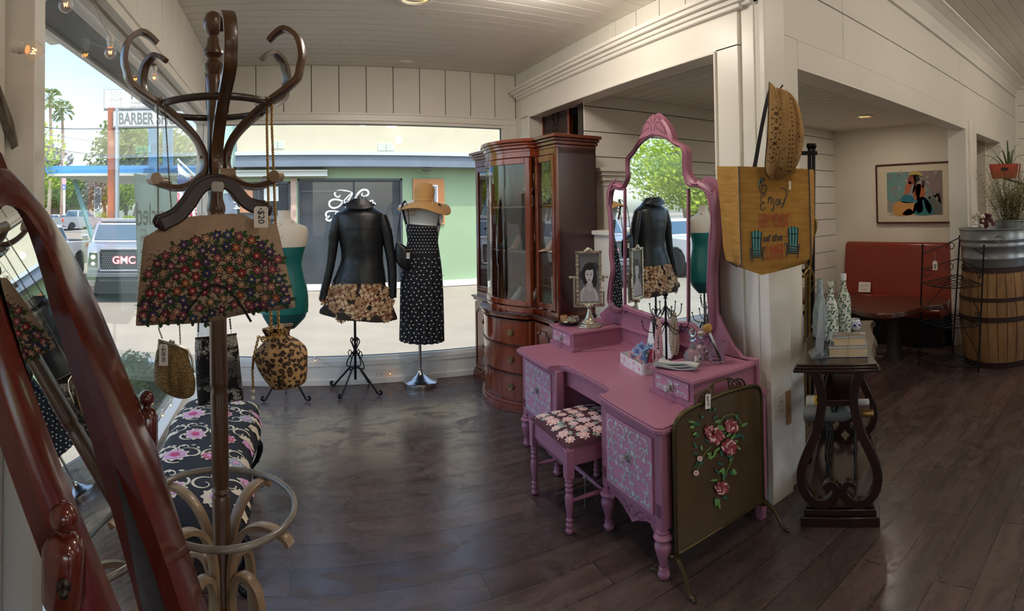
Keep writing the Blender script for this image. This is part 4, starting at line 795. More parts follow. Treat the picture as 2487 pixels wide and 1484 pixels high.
tagpart(t, at(397, 862, DG-.04), '$28.00', .025, .06, string=at(420, 838, DG-.015), size=.0145)

# ---- black and silver beaded bag behind the pole
DK = 1.72; t = thing('beaded_bag', 'black bag with silver beadwork hanging partly behind the rack pole', 'bag', at(532, 900, DK))
n = NT('silver beadwork on black'); co = n.co(); vz = n('TexVoronoi', Vector=co, Scale=260); ms = n.ramp(n.noise(26, 3, dist=1.2), [(.48, (0, 0, 0)), (.52, (1, 1, 1))]); sp_ = n('SeparateXYZ', out=2, Vector=co); band = n.ramp(n.math('ABSOLUTE', n.math('ADD', sp_, .005)), [(.035, (0, 0, 0)), (.055, (1, 1, 1))]); n.bump(vz, .8, .003)
m_bead = n.fin(n.mix(n.math('MULTIPLY', n.math('MAXIMUM', ms, .0), n.math('MULTIPLY_ADD', band, .8, .2)), srgb('#0e0f14'), n.ramp(vz, [(.1, srgb('#f0ece2')), (.7, srgb('#7d7870'))])), .35, .2)
b = WB(t); b.rings(pxrings(interp([(474, 574, 822, 812, .012), (473, 579, 850, 842, .016), (475, 584, 900, 893, .018), (478, 589, 950, 940, .018), (481, 592, 980, 966, .014), (484, 590, 986, 971, .006)]), DK, .016, 28, sq=3)); b.build('bag_body', m_bead, t)
b = WB(t); b.tube([at(474, 822, DK-.01), at(530, 817, DK-.014), at(575, 811, DK-.01)], .003, 6); b.build('rim', m_blk, t)
b = WB(t).use(mat('fine cord', '#4a4640', .6)); L1 = [at(481, 822, DK), at(490, 520, 1.66), at(494, 300, 1.62)]; L2 = [at(562, 812, DK), at(536, 560, 1.7), at(531, 300, 1.65)]; b.tube(L1, .0009, 4).tube(L2, .0009, 4).use(mat('black bugle beads', '#17171a', .2))
for P_ in (L1, L2):
    for f in (.06, .35, .62): a, c = (P_[0].lerp(P_[1], f), P_[0].lerp(P_[1], f+.1)); beads(b, [a, c], .0033)
b.use(mat('smoky bead', '#8a8f94', .15)).ball(at(489.5, 468, 1.64), .0085, 12).ball(at(488, 560, 1.66), .0085, 12).ball(at(537, 590, 1.7), .0085, 12); b.build('bead_strap', None, t)

# ---- leopard bucket bag
n = NT('leopard print'); co = n.co(); cd_ = n('Mix', out=1, attrs={'data_type': 'VECTOR'}, i0=.02, i4=co, i5=n('TexNoise', out=1, Vector=co, Scale=60.0, Detail=2.0)); vo = n('TexVoronoi', Vector=cd_, Scale=72.0, Randomness=.85)
m_leo = n.fin(n.ramp(vo, [(.0, srgb('#7d5636')), (.24, srgb('#6b4428')), (.27, srgb('#1d130e')), (.47, srgb('#241812')), (.5, srgb('#b28a5c')), (.8, srgb('#c39c6c'))]), .75)
DL = 1.53; t = thing('leopard_bucket_bag', 'leopard print drawstring bucket bag on a double gold chain strap', 'bag', at(683, 870, DL))
b = WB(t).use(m_leo); b.rings(pxrings(interp([(636, 712, 800, 786, .03, .16), (646, 702, 822, 812, .024, .12), (634, 722, 838, 824, .045, .07), (617, 742, 858, 842, .062, .04), (618, 747, 872, 862, .066, .02), (625, 747, 892, 885, .064, 0), (640, 746, 918, 912, .058, 0), (655, 744, 936, 922, .05, 0), (662, 740, 944, 928, .03, 0)]), DL, .05, 36, .05, 9)); b.build('bag_body', None, t)
b = WB(t)
for s_ in (0, 1): chain(b, [at(650+s_*10, 245, 1.53), at(648+s_*12, 300, 1.53), at(655+s_*18, 640, DL-.03), at(659+s_*18, 806, DL-.035)], .0085, .0019, .8, 7, 5)
chain(b, [at(650, 245, 1.53), at(655, 238, 1.5), at(660, 245, 1.53)], .0085, .0019, .8); b.build('chain_strap', mat('gold chain', '#b08a4a', .28, .95), t)
b = WB(t); m_gold = mat('gold chain', ''); chain(b, [at(640, 824, DL-.05), at(628, 818, DL-.04), at(616, 868, DL-.03), at(613, 900, DL), at(615, 945, DL)], .0085, .0019, .8); chain(b, [at(640, 824, DL-.05), at(662, 818, DL-.055), at(690, 808, DL-.05)], .0085, .0019, .8); c_ = b.build('drawstring', m_gold, t)
for v_ in (950, 967): WB(t).ball(at(614.5, v_, DL), .0064, 14).build('pearl', mat('pearl', '#e9dfcf', .15, Coat_Weight=.7), c_)
for u, v in ((640, 824), (690, 808), (666, 816)): c0 = at(u, v, DL-.052); WB(t).tube([c0+V((.007*cos(a), 0, .007*sin(a))) for a in [i*pi/6 for i in range(12)]], .0018, 6, loop=True, up=(0, 1, 0)).build('eyelet', m_gold, t)

# ================================================================ tilting floor mirror at the left
XP = lambda y, z, off=0: V((-.455-.34*(z-.84)+off*.947, y, z+off*.32))
oR = [(1.72, .21), (1.72, .28), (1.718, .511), (1.717, .773), (1.664, 1.013), (1.60, 1.245), (1.525, 1.393), (1.461, 1.486), (1.382, 1.555), (1.30, 1.61), (1.228, 1.633)]; oL = [(1.12, 1.605), (1.03, 1.53), (.97, 1.4), (.955, 1.25), (.965, 1.1), (.985, .95), (1.02, .75), (1.06, .5), (1.1, .25), (1.12, .13)]
iR = [(1.52, .2), (1.515, .35), (1.508, .534), (1.463, .851), (1.41, 1.12), (1.379, 1.247), (1.366, 1.36), (1.338, 1.452), (1.289, 1.508), (1.207, 1.521)]; iL = [(1.14, 1.50), (1.085, 1.44), (1.058, 1.36), (1.07, 1.192), (1.086, 1.095), (1.124, .876), (1.19, .598), (1.22, .42), (1.235, .27)]
def resamp(P, n):
    P = [V((a, c, 0)) for a, c in P]; P.append(P[0]); L = [0]
    for a, c in zip(P, P[1:]): L.append(L[-1]+(c-a).length)
    out = []; j = 0
    for i in range(n):
        s = L[-1]*i/n
        while L[j+1] < s: j += 1
        q = P[j].lerp(P[j+1], (s-L[j])/(L[j+1]-L[j])); out.append((q.x, q.y))
    return out
def oi(P, n1, n2, n3): return P
outer = [(p.x, p.y) for p in spl([(a, c) for a, c in oR+oL], 4, True)]; 
inner = [(p.x, p.y) for p in spl([(a, c) for a, c in iR+iL], 4, True)]
cy_, cz_ = 1.28, .9
def polar(P, a):
    best = None
    for (x0, y0), (x1, y1) in zip(P, P[1:]+P[:1]):
        dx, dy = cos(a), sin(a); ex, ey = x1-x0, y1-y0; den = dx*ey-dy*ex
        if abs(den) < 1e-9: continue
        tt = ((x0-cy_)*ey-(y0-cz_)*ex)/den; ss = ((x0-cy_)*dy-(y0-cz_)*dx)/den
        if tt > 0 and -1e-6 <= ss <= 1+1e-6: best = tt if best is None else min(best, tt)
    return (cy_+cos(a)*best, cz_+sin(a)*best)
angs = [2*pi*i/120 for i in range(120)]; po = [polar(outer, a) for a in angs]; pi_ = [polar(inner, a) for a in angs]
m_ch = wood('cherry red gloss wood', '#4a1711', '#6a261a', .16, 4, 'Z', .6); m_mir = mat('mirror silver', '#e9eeee', .015, 1)
t = thing('cheval_mirror', 'tall cherry wood tilting mirror with ball-topped posts at the left edge', 'mirror', (-.44, 1.35, 0)); cm = t
b = WB(t); rs = []
for (a, c), (e, f) in zip(po, pi_):
    m1 = (a+(e-a)*.25, c+(f-c)*.25); m2 = (a+(e-a)*.75, c+(f-c)*.75); rs.append([XP(a, c, -.05), XP(a, c, -.006), XP(*m1, .004), XP(*m2, .0), XP(e, f, -.004), XP(e, f, -.05)])
b.rings(rs, loop=True); b.build('frame', m_ch, t, smooth=35)
g0 = XP(1.28, .9, -.028); gn = V((cos(.30)*cos(.10), cos(.30)*sin(.10), sin(.30))); GP = lambda y, z: V((g0.x-((y-g0.y)*gn.y+(z-g0.z)*gn.z)/gn.x, y, z))
b = WB(t); b.add([GP(e, f) for e, f in pi_], [tuple(range(120))]); b.add([XP(e, f, -.049) for e, f in po], [tuple(range(120))]); g = b.build('mirror_glass', m_mir, t, smooth=0, recalc=False); g.data.materials.append(m_dk); g.data.polygons[1].material_index = 1
b = WB(t).prism([(-.05, -.03), (.05, -.03), (.045, .02), (.02, .04), (.03, .06), (0, .085), (-.03, .06), (-.02, .04), (-.045, .02)], .03, XP(1.215, 1.64, -.03), (0, 1, 0), (-.34, 0, .94), (.94, 0, .34)); b.build('crest', m_ch, t, bevel=.004)
for k, (x, y, zb, s_) in enumerate(((-.421, .962, .919, 1.08), (-.466, 1.739, .89, 1.0))):
    b = WB(t); o_ = V((x, y, 0)); b.ball((x, y, zb), .026*s_, 20); b.lathe([(.012, zb-.035), (.014, zb-.026), (.011, zb-.02)], 16, o_)
    q = .034*s_; zt_ = zb-.032; b.rings([[V((x+a*q*k_, y+c*q*k_, z)) for a, c in ((-1, -.6), (-.6, -1), (.6, -1), (1, -.6), (1, .6), (.6, 1), (-.6, 1), (-1, .6))] for z, k_ in ((zt_-.155, .45), (zt_-.14, .8), (zt_-.125, 1), (zt_-.025, 1), (zt_-.008, .75), (zt_, .4))])
    b.lathe([(.018, zt_-.15), (.024, zt_-.165), (.02, zt_-.18), (.026, zt_-.195), (.026, zt_-.21), (.018, zt_-.225), (.022, zt_-.3), (.028, zt_-.42), (.02, zt_-.5), (.027, zt_-.53), (.03, zt_-.56), (.03, .16)], 20, o_, cap=False); b.box((x-.03, y-.03, .04), (x+.03, y+.03, .17)); b.build('post', m_ch, t, smooth=50)
    for s in (-1, 1):
        b = WB(t); b.sweep(spl([(x, y, .11), (x+s*.1, y, .10), (x+s*.19, y, .05), (x+s*.24, y, .016)], 5), [(-.018, -.016), (.018, -.016), (.018, .016), (-.018, .016)], up=(0, 0, 1)); b.build('foot', m_ch, t, bevel=.003)
b = WB(t).bar((-.43, .99, .11), (-.46, 1.71, .11), .035, .05); b.build('stretcher', m_ch, t, bevel=.004)
c = at(148, 1390, 1.0); d_ = V((.35, -.8, .12)).normalized(); b = WB(t); b.M = b.M @ Matrix.Translation(V((-.405, .925, .815))) @ V((0, 0, 1)).rotation_difference(d_).to_matrix().to_4x4(); b.lathe([(.014, 0), (.014, .004), (.006, .008), (.006, .016), (.009, .02), (.009, .03), (.004, .034)], 14); b.build('pivot_knob', mat('blackened bronze', '#3c3430', .3, .8), t)
# real size of the mirror: nearer and smaller than first measured, posts carried down to the floor
for o_ in list(cm.children):
    for v_ in o_.data.vertices:
        w_0 = v_.co+cm.location; w_1 = O+(w_0-O)*.8
        if w_0.z < .35 and o_.name.split('.')[0] in ('post', 'foot', 'stretcher'): w_1.z = w_0.z*.58/.35
        v_.co = w_1-cm.location
# weathered boards standing in the corner behind it
q0, q1 = onX(-12, 215, -.775), onX(88, 500, -.74); b = MB().sweep([q0+(q0-q1)*.1, q0, q0.lerp(q1, .5)+V((0, 0, .01)), q1, V((-.70, 1.60, .21))], [(-.02, -.012), (.02, -.012), (.02, .012), (-.02, .012)], up=(1, .3, 0))
tag(b.build('weathered_plank', mat('flaking barn wood', '#4a3f38', .9, var=.4, vs=20, col2='#8b8372', bump=1, bs=50, stretch=(1, 1, .3)), bevel=.002), 'narrow flaking barn wood plank leaning behind the floor mirror', 'plank')

# ================================================================ upholstered bench
t = thing('bench', 'long black bench cushion woven with cream scrolls and pink peonies on iron legs', 'bench', (-.40, 2.68, 0)); BX0, BX1, BY0, BY1 = -.64, -.17, 2.04, 3.34
def benS(x, y):
    s = min(1, max(0, (x-BX0)/(BX1-BX0))); q = min(1, max(0, (y-BY0)/(BY1-BY0))); m_ = 1-abs(2*s-1)**3.2; k_ = 1-abs(2*q-1)**7; z = .315+.085*(max(m_, 0)**.42)*(max(k_, 0)**.4)+.006*mnoise.noise(V((x*6, y*6, 0)))
    wv = .018*sin(y*9)*(2*s-1)*(1-abs(2*s-1)*.2); p = V((x+wv-.02*(1-s)*0, y, z)); e = .004
    return p, V((-(2*s-1)*.9*abs(2*s-1)**2, -(2*q-1)**7*.8, 1)).normalized()
m_bk = mat('black brocade', '#191820', .8, bump=.5, bs=300, bd=.002); b = WB(t).use(m_bk)
b.grid(lambda i, j: benS(BX0+(BX1-BX0)*i, BY0+(BY1-BY0)*j)[0], 24, 48); 
rim = [(BX0+(BX1-BX0)*i/24, BY0) for i in range(24)]+[(BX1, BY0+(BY1-BY0)*i/48) for i in range(48)]+[(BX1-(BX1-BX0)*i/24, BY1) for i in range(24)]+[(BX0, BY1-(BY1-BY0)*i/48) for i in range(48)]
b.rings([[benS(*p)[0] for p in rim], [benS(*p)[0]+V((0, 0, -.03)) for p in rim], [V(((p[0]+.405)*.93-.405, (p[1]-2.69)*.97+2.69, .255)) for p in rim]], cap=True)
m_cr = mat('cream brocade thread', '#d9cdb4', .8); m_pk = mat('pink brocade thread', '#d59bc4', .8); m_pk2 = mat('rose brocade thread', '#c4446e', .8); m_bl = mat('blue grey brocade thread', '#8f9bb0', .8)
def scroll(cx, cy, r, a0, s_, w=.011): 
    q = [(cx+r*(1-i/26)*cos(a0+s_*i*.33), cy+r*(1-i/26)*sin(a0+s_*i*.33)) for i in range(20)]; b.stroke(benS, q, [w*(.5+.6*sin(pi*min(1, i/12))) for i in range(20)], .0012)
rnd = random.Random(9)
for row in range(5):
    cy = 2.16+row*.26; off = .0 if row % 2 == 0 else .0
    for sx in (-1, 1):
        b.use(m_cr)
        for (dx, dy, r, a0) in ((.05, .05, .055, 1.2), (.11, -.02, .045, 3.9), (.16, .07, .05, .3), (.09, .11, .035, 5)): scroll(-.405+sx*dx, cy+dy, r, a0 if sx > 0 else pi-a0, sx)
        for k in range(7): a = k*.5-.2; b.decal(benS, leaf(-.405+sx*(.2-.0*k), cy+.02, .045, .022, (a if sx > 0 else pi-a)), .0011)
        for k in range(5): b.decal(benS, leaf(-.405+sx*(.03+.035*k), cy+.125+.012*sin(k*2), .028, .016, k*1.3+sx), .0011)
    for (fx, fy, fr, mm) in (((-.47, .0, .055, m_pk), (-.30, -.03, .045, m_pk2 if row in (1, 2) else m_cr)) if row % 2 == 0 else ((-.52, .02, .06, m_pk), (-.36, .03, .04, m_pk2), (-.24, 0, .04, m_bl))):
        b.use(m_cr).decal(benS, petal(fx, cy+fy, fr*1.25, 9, rnd.random()), .0016); b.use(mm).decal(benS, petal(fx, cy+fy, fr*1.05, 7, rnd.random()), .0022); b.use(m_cr).stroke(benS, [(fx+fr*.6*cos(a), cy+fy+fr*.6*sin(a)) for a in [i*.7 for i in range(10)]], .003, .0028); b.use(m_pk2 if mm is m_pk else m_pk).decal(benS, petal(fx, cy+fy, fr*.45, 5, rnd.random()), .0034)
for s_ in range(7): b.use(m_pk if s_ % 2 else m_cr).decal(benS, petal(BX1-.02, 2.1+.19*s_, .035, 6, s_), .0018); b.use(m_cr).decal(benS, petal(BX0+.02, 2.15+.19*s_, .03, 6, s_), .0018)
b.build('cushion', None, t, recalc=False)
m_ir = mat('black cast iron', '#15161a', .35, .6)
b = WB(t); [b.bar(a, c, .02, .02) for a, c in (((-.6, 2.12, .25), (-.6, 3.26, .25)), ((-.21, 2.12, .25), (-.21, 3.26, .25)), ((-.6, 2.12, .25), (-.21, 2.12, .25)), ((-.6, 3.26, .25), (-.21, 3.26, .25)))]; b.build('seat_frame', m_ir, t)
for x, y, sx in ((-.6, 2.14, -1), (-.2, 2.14, 1), (-.6, 3.04, -1), (-.2, 3.04, 1)):
    b = WB(t); q = spl([(x, y, .25), (x+sx*.035, y, .2), (x+sx*.02, y, .13), (x-sx*.015, y, .07), (x+sx*.012, y, .02), (x+sx*.035, y, .012)], 5); b.tube(q, [.014, .016, .018, .019, .02, .019, .017, .016, .015, .014, .013, .012, .011, .0105, .01, .01, .01, .0105, .011, .011, .012, .013, .014, .014, .015, .014][:len(q)], 10)
    for k in range(5): b.ball(q[3+k*4]+V((sx*.012, 0, 0)), .007, 8)
    b.ball((x+sx*.04, y, .014), .014, 10); b.build('leg', m_ir, t)

# ================================================================ string lights
def bulb(parent, p, r, dr=(0, 0, -1), big=False):
    p = V(p); dr = V(dr).normalized(); Mx = Matrix.Translation(p) @ V((0, 0, -1)).rotation_difference(dr).to_matrix().to_4x4()
    b = WB(parent); b.M = b.M @ Mx; b.ball((0, 0, 0), r, 20); bb = b.build('bulb', glass('bulb glass', (1, .98, .95), .0, 1.5, .06) if 'bulbglass' not in MC else MC['bulbglass'], parent); MC['bulbglass'] = bb.data.materials[0]
    b = WB(parent); b.M = b.M @ Mx; b.tube([(-r*.3, 0, r*.3), (-r*.2, 0, -r*.2), (-r*.05, 0, r*.25), (r*.1, 0, -r*.25), (r*.25, 0, r*.3)], r*.055, 6); b.build('filament', MC.get('fil') or MC.setdefault('fil', emit('glowing filament', '#ff9a3c', 14)), bb)
    b = WB(parent); b.M = b.M @ Mx; b.lathe([(r*.45, r*.85), (r*.5, r*1.1), (r*.5, r*1.6), (r*.62, r*1.65), (r*.62, r*2.6), (r*.3, r*2.9)], 14); b.build('socket', mat('white bulb socket', '#e6e0d6', .5), bb)
t = thing('string_lights', 'string of clear globe bulbs along the side window head', 'string lights', at(268, 60, 2.1))
xs = -.695; B1, B2, B3, B4 = onX(160, 12, xs), onX(268, 128, xs), onX(375, 190, xs), onX(437, 222, xs)
for p in (B1, B2, B3): bulb(t, p, .0245)
bulb(t, at(83, 124, 1.36), .0255, (1, -.1, -.35)); 
b = WB(t); z_ = 2.272; b.tube(spl([(xs, 1.44, z_-.14), (xs, 1.5, z_), B1+V((0, 0, .07)), (xs, (B1.y+B2.y)/2, z_+.01), B2+V((0, 0, .07)), (xs, (B2.y+B3.y)/2, z_-.01), B3+V((0, 0, .07)), B3+V((0, .3, .05)), (xs, 4.4, z_)], 6), .003, 6).tube(spl([(xs-.01, 1.5, z_+.006), (xs, 2.2, z_-.012), (xs-.01, 3.1, z_+.005), (xs, 4.5, z_-.01)], 6), .0025, 6); b.build('cable', mat('white flex', '#d9d3c8', .5), t)
t = thing('sill_lights', 'small orange lights on white flex along the low window sill', 'string lights', (0, 4.68, .22))
for p in (onY(765, 876, YW-.03), onY(948, 908, YW-.03), onX(395, 1010, -.69), onX(415, 985, -.69)): bulb(t, p, .013)
b = WB(t); b.tube(spl([(-.55, YW-.03, .225), (.1, YW-.03, .216), onY(765, 868, YW-.03), (.4, YW-.025, .17), onY(948, 898, YW-.03), (1.1, YW-.03, .18), (1.35, YW-.03, .225), (1.6, YW-.03, .215)], 6), .0025, 6); b.build('cable', mat('white flex', ''), t)
# ================================================================ dress forms by the window
def frontS(levels, d, depth, sq=2.0):
    L = sorted([(l[2], l[0], l[1], l[4] if len(l) > 4 and l[4] is not None else depth) for l in interp(levels, 4)])
    def S(u, v):
        for a, c in zip(L, L[1:]):
            if v <= c[0]: break
        k = min(1, max(0, (v-a[0])/((c[0]-a[0]) or 1))); uL = a[1]+(c[1]-a[1])*k; uR = a[2]+(c[2]-a[2])*k; dp = a[3]+(c[3]-a[3])*k
        x = max(-.98, min(.98, (2*u-uL-uR)/(uR-uL))); y = (1-abs(x)**sq)**(1/sq); p = at(u, v, d-dp*y); r = V((p.x, p.y, 0)).normalized(); s = V((r.y, -r.x, 0))
        return p, (s*x-r*max(y, .2)).normalized()
    return S, (lambda u, v: None)
m_form = mat('cream jersey dress form', '#d8cdbd', .85, bump=.2, bs=200)
m_irb = mat('black wrought iron', '#1d1e21', .4, .7); m_teal = mat('teal satin cloth', '#136a66', .42, var=.15, vs=5, bump=.35, bs=14, bd=.01); m_teal2 = mat('dark teal cloth', '#0f4e4d', .5, bump=.4, bs=16, bd=.01)
# --- teal dress
DT = 4.43; c0 = at(694, 900, DT); t = thing('dress_form', 'cream dress form in a teal one-shoulder dress, half hidden behind the embroidered bag', 'dress form', (c0.x, c0.y, 0)); P0 = V((c0.x, c0.y, 0))
b = WB(t); b.rings(pxrings(interp([(674, 706, 511, None, .045), (673, 707, 530, None, .05), (660, 722, 542, None, .07), (634, 744, 551, None, .085), (628, 748, 566, None, .1), (632, 745, 590, None, .11), (640, 738, 620, None, .1), (646, 733, 650, None, .09), (636, 745, 705, None, .12), (634, 747, 745, None, .125), (640, 742, 760, None, .1)]), DT, .1, 32)); b.build('torso', m_form, t)
tl_ = [(633, 744, 601, 598, .112), (640, 738, 622, 620, .107), (645, 735, 652, 650, .096, .01), (637, 746, 700, 700, .124, .02), (632, 749, 735, 733, .134, .025), (631, 748, 760, 757, .13, .02)]
b = WB(t); b.rings(pxrings(interp(tl_), DT, .12, 48, .01, 11, wob=.03)); b.build('dress', m_teal, t)
b = WB(t); b.rings(pxrings(interp([(634, 745, 752, 750, .12), (638, 742, 768, 768, .11), (648, 728, 785, 785, .08), (655, 716, 797, 797, .05)]), DT, .1, 36, .02, 9)); b.build('dress_hem', m_teal2, t)
b = WB(t).use(m_teal2).tube([at(737, 603, DT-.02), at(739, 580, DT-.03), at(730, 553, DT-.02), at(722, 547, DT+.02), at(700, 600, DT+.11)], .006, 6); b.build('shoulder_strap', None, t)
b = WB(t).use(mat('gold cord', '#b59455', .4, .5)).tube([at(683, 578, DT-.11), at(697, 558, DT-.09), at(713, 535, DT-.045)], .003, 6); b.build('neck_cord', None, t)
def tripod(t, P0, zt, R_, m, knees=3, rot=0, hz=.22):
    b = WB(t); b.tube([P0+V((0, 0, hz*.5)), P0+V((0, 0, zt))], .011, 12); b.build('stand_pole', m, t)
    for k in range(knees):
        a = rot+2*pi*k/knees; dx = V((cos(a), sin(a), 0)); b = WB(t)
        q = spl([P0+dx*.012+V((0, 0, hz)), P0+dx*.05+V((0, 0, hz*.97)), P0+dx*R_*.55+V((0, 0, hz*.6)), P0+dx*R_*.85+V((0, 0, .05)), P0+dx*R_*1.0+V((0, 0, .014)), P0+dx*(R_+.03)+V((0, 0, .02)), P0+dx*(R_+.028)+V((0, 0, .04)), P0+dx*(R_+.012)+V((0, 0, .04))], 5); b.tube(q, .0085, 8); b.build('leg', m, t)
tripod(t, P0, at(694, 760, DT).z, .19, m_irb, rot=-pi/6)
# --- jacket and floral skirt
DJ = 4.57; c0 = at(863, 900, DJ); P0 = V((c0.x, c0.y, 0)); m_lea = mat('black leather', '#16181b', .36, bump=.5, bs=11, bd=.012)
t = thing('dress_form', 'dress form in a black leather jacket over a cream and brown floral skirt', 'dress form', P0)
b = WB(t); b.rings(pxrings(interp([(858, 892, 484, None, .03), (846, 903, 496, None, .06), (836, 913, 506, None, .075), (822, 926, 514, None, .09), (813, 934, 524, None, .105), (818, 932, 560, None, .12), (826, 931, 600, None, .115), (827, 932, 630, None, .11), (818, 935, 655, None, .125), (807, 939, 684, None, .14)]), DJ, .1, 48, .006, 13, wob=.04)); b.build('jacket_body', m_lea, t)
b = WB(t); S, _ = frontS([(836, 913, 480, None, .09), (813, 934, 524, None, .125), (827, 932, 640, None, .12), (807, 939, 686, None, .15)], DJ, .13)
b.sheet(lambda x, y: (lambda p: (p[0], p[1]))(S(873+(x-.5)*(24+58*y), 482+26*y-9*abs(2*x-1)**2*y)), 14, 6, .006); b.build('collar', m_lea, t)
b = WB(t).use(mat('black stitched seam', '#050506', .5))
for q in ([(832, 561), (850, 557), (875, 556), (915, 558), (928, 560)], [(836, 590), (834, 630), (838, 683)], [(917, 590), (921, 630), (919, 684)], [(812, 680), (870, 684), (935, 681)]): b.stroke(S, spl2(q, 4), 1.2, .003)
b.build('seams', None, t)
for nm, pts, rr in (('sleeve', [(823, 524), (812, 562), (808, 600), (803, 640), (794, 680), (784, 726)], [.048, .05, .045, .04, .036, .034]), ('sleeve', [(926, 524), (938, 562), (945, 600), (951, 640), (953, 680), (953, 722)], [.046, .05, .044, .04, .036, .034])):
    q = spl([at(u, v, DJ-.01) for u, v in pts], 5); n = len(q); sc_ = [rr[min(5, i//5)]+(rr[min(5, i//5+1)]-rr[min(5, i//5)])*(i % 5)/5 for i in range(n)]; sc_ = [s*(1+(.05 if (i % 2 and (i < 8 or i > 17)) else 0)) for i, s in enumerate(sc_)]
    b = WB(t); b.tube(q, sc_, 20); b.build(nm, m_lea, t)
    b = WB(t); e = q[-1]; b.tube([e+V((0, 0, .004)), e-V((0, 0, .002))], rr[-1]*.96, 20); b.build('cuff', m_blk, t)
skl = [(812, 934, 672, 672, .12), (806, 938, 700, 700, .14, .02), (790, 950, 735, 735, .175, .045), (776, 963, 752, 768, .2, .07)]
S, _ = frontS([(812, 934, 672, None, .126), (806, 938, 700, None, .147), (790, 950, 735, None, .19), (774, 965, 765, None, .21), (772, 968, 785, None, .21)], DJ, .13)
b = WB(t).use(mat('black skirt cloth', '#2b211c', .85)); R_ = pxrings(interp(skl, 5), DJ, .15, 72, .02, 7); R2 = [[p for p in r] for r in R_]
for k, p in enumerate(R2[-1]): R2[-1][k] = p+V((0, 0, -.03*(.5-.5*sin(2*pi*k/72))))
b.rings(R2, cap=False); rnd = random.Random(12)
def bloom(b, S, u, v, r, c1, c2, c3):
    b.use(c3)
    for k in range(4): a = rnd.uniform(0, 6.28); b.decal(S, leaf(u+cos(a)*r*.4, v+sin(a)*r*.4, r*.7, r*.4, a), .001)
    for k in range(13): a = 2*pi*k/13+rnd.uniform(-.1, .1); b.use(c1 if k % 3 else c2).decal(S, leaf(u, v, r*rnd.uniform(.8, 1.1), r*.34, a), .0014+.0001*k)
    for k in range(8): a = 2*pi*k/8; b.use(c2).decal(S, leaf(u, v, r*.5, r*.2, a), .003)
    b.use(c3).decal(S, disc(u, v, r*.16, 7), .0036)
cA, cB, cC, cD = mat('cream petals', '#cdb695', .85), mat('tan petals', '#a27c58', .85), mat('dark brown leaves', '#4a2f22', .85), mat('rust petals', '#7d4a34', .85)
for i in range(64):
    for _k in range(20):
        u, v = rnd.uniform(788, 950), rnd.uniform(692, 774); 
        if 800-(v-690)*.28 < u < 942+(v-690)*.22: break
    bloom(b, S, u, v, rnd.uniform(11, 16), cA if i % 4 else cB, cB if i % 3 else cD, cC)
b.build('floral_skirt', None, t, recalc=False)
tripod(t, P0, at(863, 700, DJ).z, .22, m_irb, 4, rot=pi/4+.1, hz=.2)
b = WB(t); z_ = .3
for k in range(4):
    a = pi/4+.1+k*pi/2; dx = V((cos(a), sin(a), 0))
    b.tube(spl([P0+dx*.012+V((0, 0, .42)), P0+dx*.03+V((0, 0, .445)), P0+dx*.045+V((0, 0, .42)), P0+dx*.025+V((0, 0, .38)), P0+dx*.012+V((0, 0, .34)), P0+dx*.05+V((0, 0, .29)), P0+dx*.08+V((0, 0, .24)), P0+dx*.085+V((0, 0, .2)), P0+dx*.06+V((0, 0, .2))], 5), .005, 6)
    b.tube(spl([P0+dx*.02+V((0, 0, .3)), P0+dx*.05+V((0, 0, .34)), P0+dx*.07+V((0, 0, .31)), P0+dx*.05+V((0, 0, .28))], 5), .004, 6)
b.build('scroll_ornament', m_irb, t)
b = WB(t); c_ = at(876, 482, DJ-.02); r = V((c_.x, c_.y, 0)).normalized(); s = V((r.y, -r.x, 0))
for k in (-1, 0, 1): b.tube([c_+s*(k*.03+.014*cos(a))+V((0, 0, .008+.014*sin(a))) for a in [i*pi/6 for i in range(12)]], .0022, 6, loop=True, up=tuple(r))
b.build('neck_finial', m_irb, t)
# --- polka dot dress
DP = 4.72; c0 = at(1021, 938, DP); P0 = V((c0.x, c0.y, 0)); t = thing('dress_form', 'white dress form on a chrome stand in a long black polka dot sundress', 'dress form', P0)
b = WB(t); b.rings(pxrings(interp([(1010, 1040, 470, None, .03), (1008, 1042, 482, None, .04), (985, 1062, 492, None, .06), (968, 1079, 500, None, .07), (971, 1078, 515, None, .08), (982, 1072, 540, None, .09), (986, 1068, 560, None, .1), (990, 1064, 590, None, .08), (980, 1070, 640, None, .1)]), DP, .09, 32)); b.build('torso', mat('white dress form shell', '#e2e2de', .5), t)
pl = [(985, 1068, 543, 549, .105), (986, 1067, 560, 560, .108), (989, 1064, 585, 586, .092, .008), (984, 1067, 610, 610, .1, .02), (977, 1072, 650, 650, .12, .05), (973, 1075, 700, 700, .135, .07), (972, 1077, 770, 770, .145, .08), (971, 1078, 826, 827, .15, .09)]
m_nv = mat('navy black crepe', '#14151d', .8, bump=.3, bs=40); b = WB(t).use(m_nv); b.rings(pxrings(interp(pl, 5), DP, .12, 96, .03, 19), cap=False)
S0, _ = frontS([tuple(l[:2])+(l[2], None, l[4]) for l in pl], DP, .12); mw = mat('white dots', '#e9e8e4', .8)
S = lambda u, v: (S0(u, v)[0], S0(u, v)[1])
for j in range(9):
    for i in range(11): u, v = 990+i*7.3+(3.6 if j % 2 else 0), 552+j*7.6; (abs(u-1026) < 36) and b.use(mw).decal(S, disc(u, v, 1.25, 6), .006)
j = 0; v = 618
while v < 822:
    v += 10; j += 1
    for i in range(10):
        u = 978+i*11.4+(5.7 if j % 2 else 0)+sin(i*3.1+j)*1.4; vv = v+cos(i*2+j*1.7)*1.6
        if 975 < u < 1074-(8 if v < 660 else 0): b.use(mw).decal(S, disc(u, vv, 1.5, 8), .014)
b.build('polka_dot_dress', None, t, recalc=False)
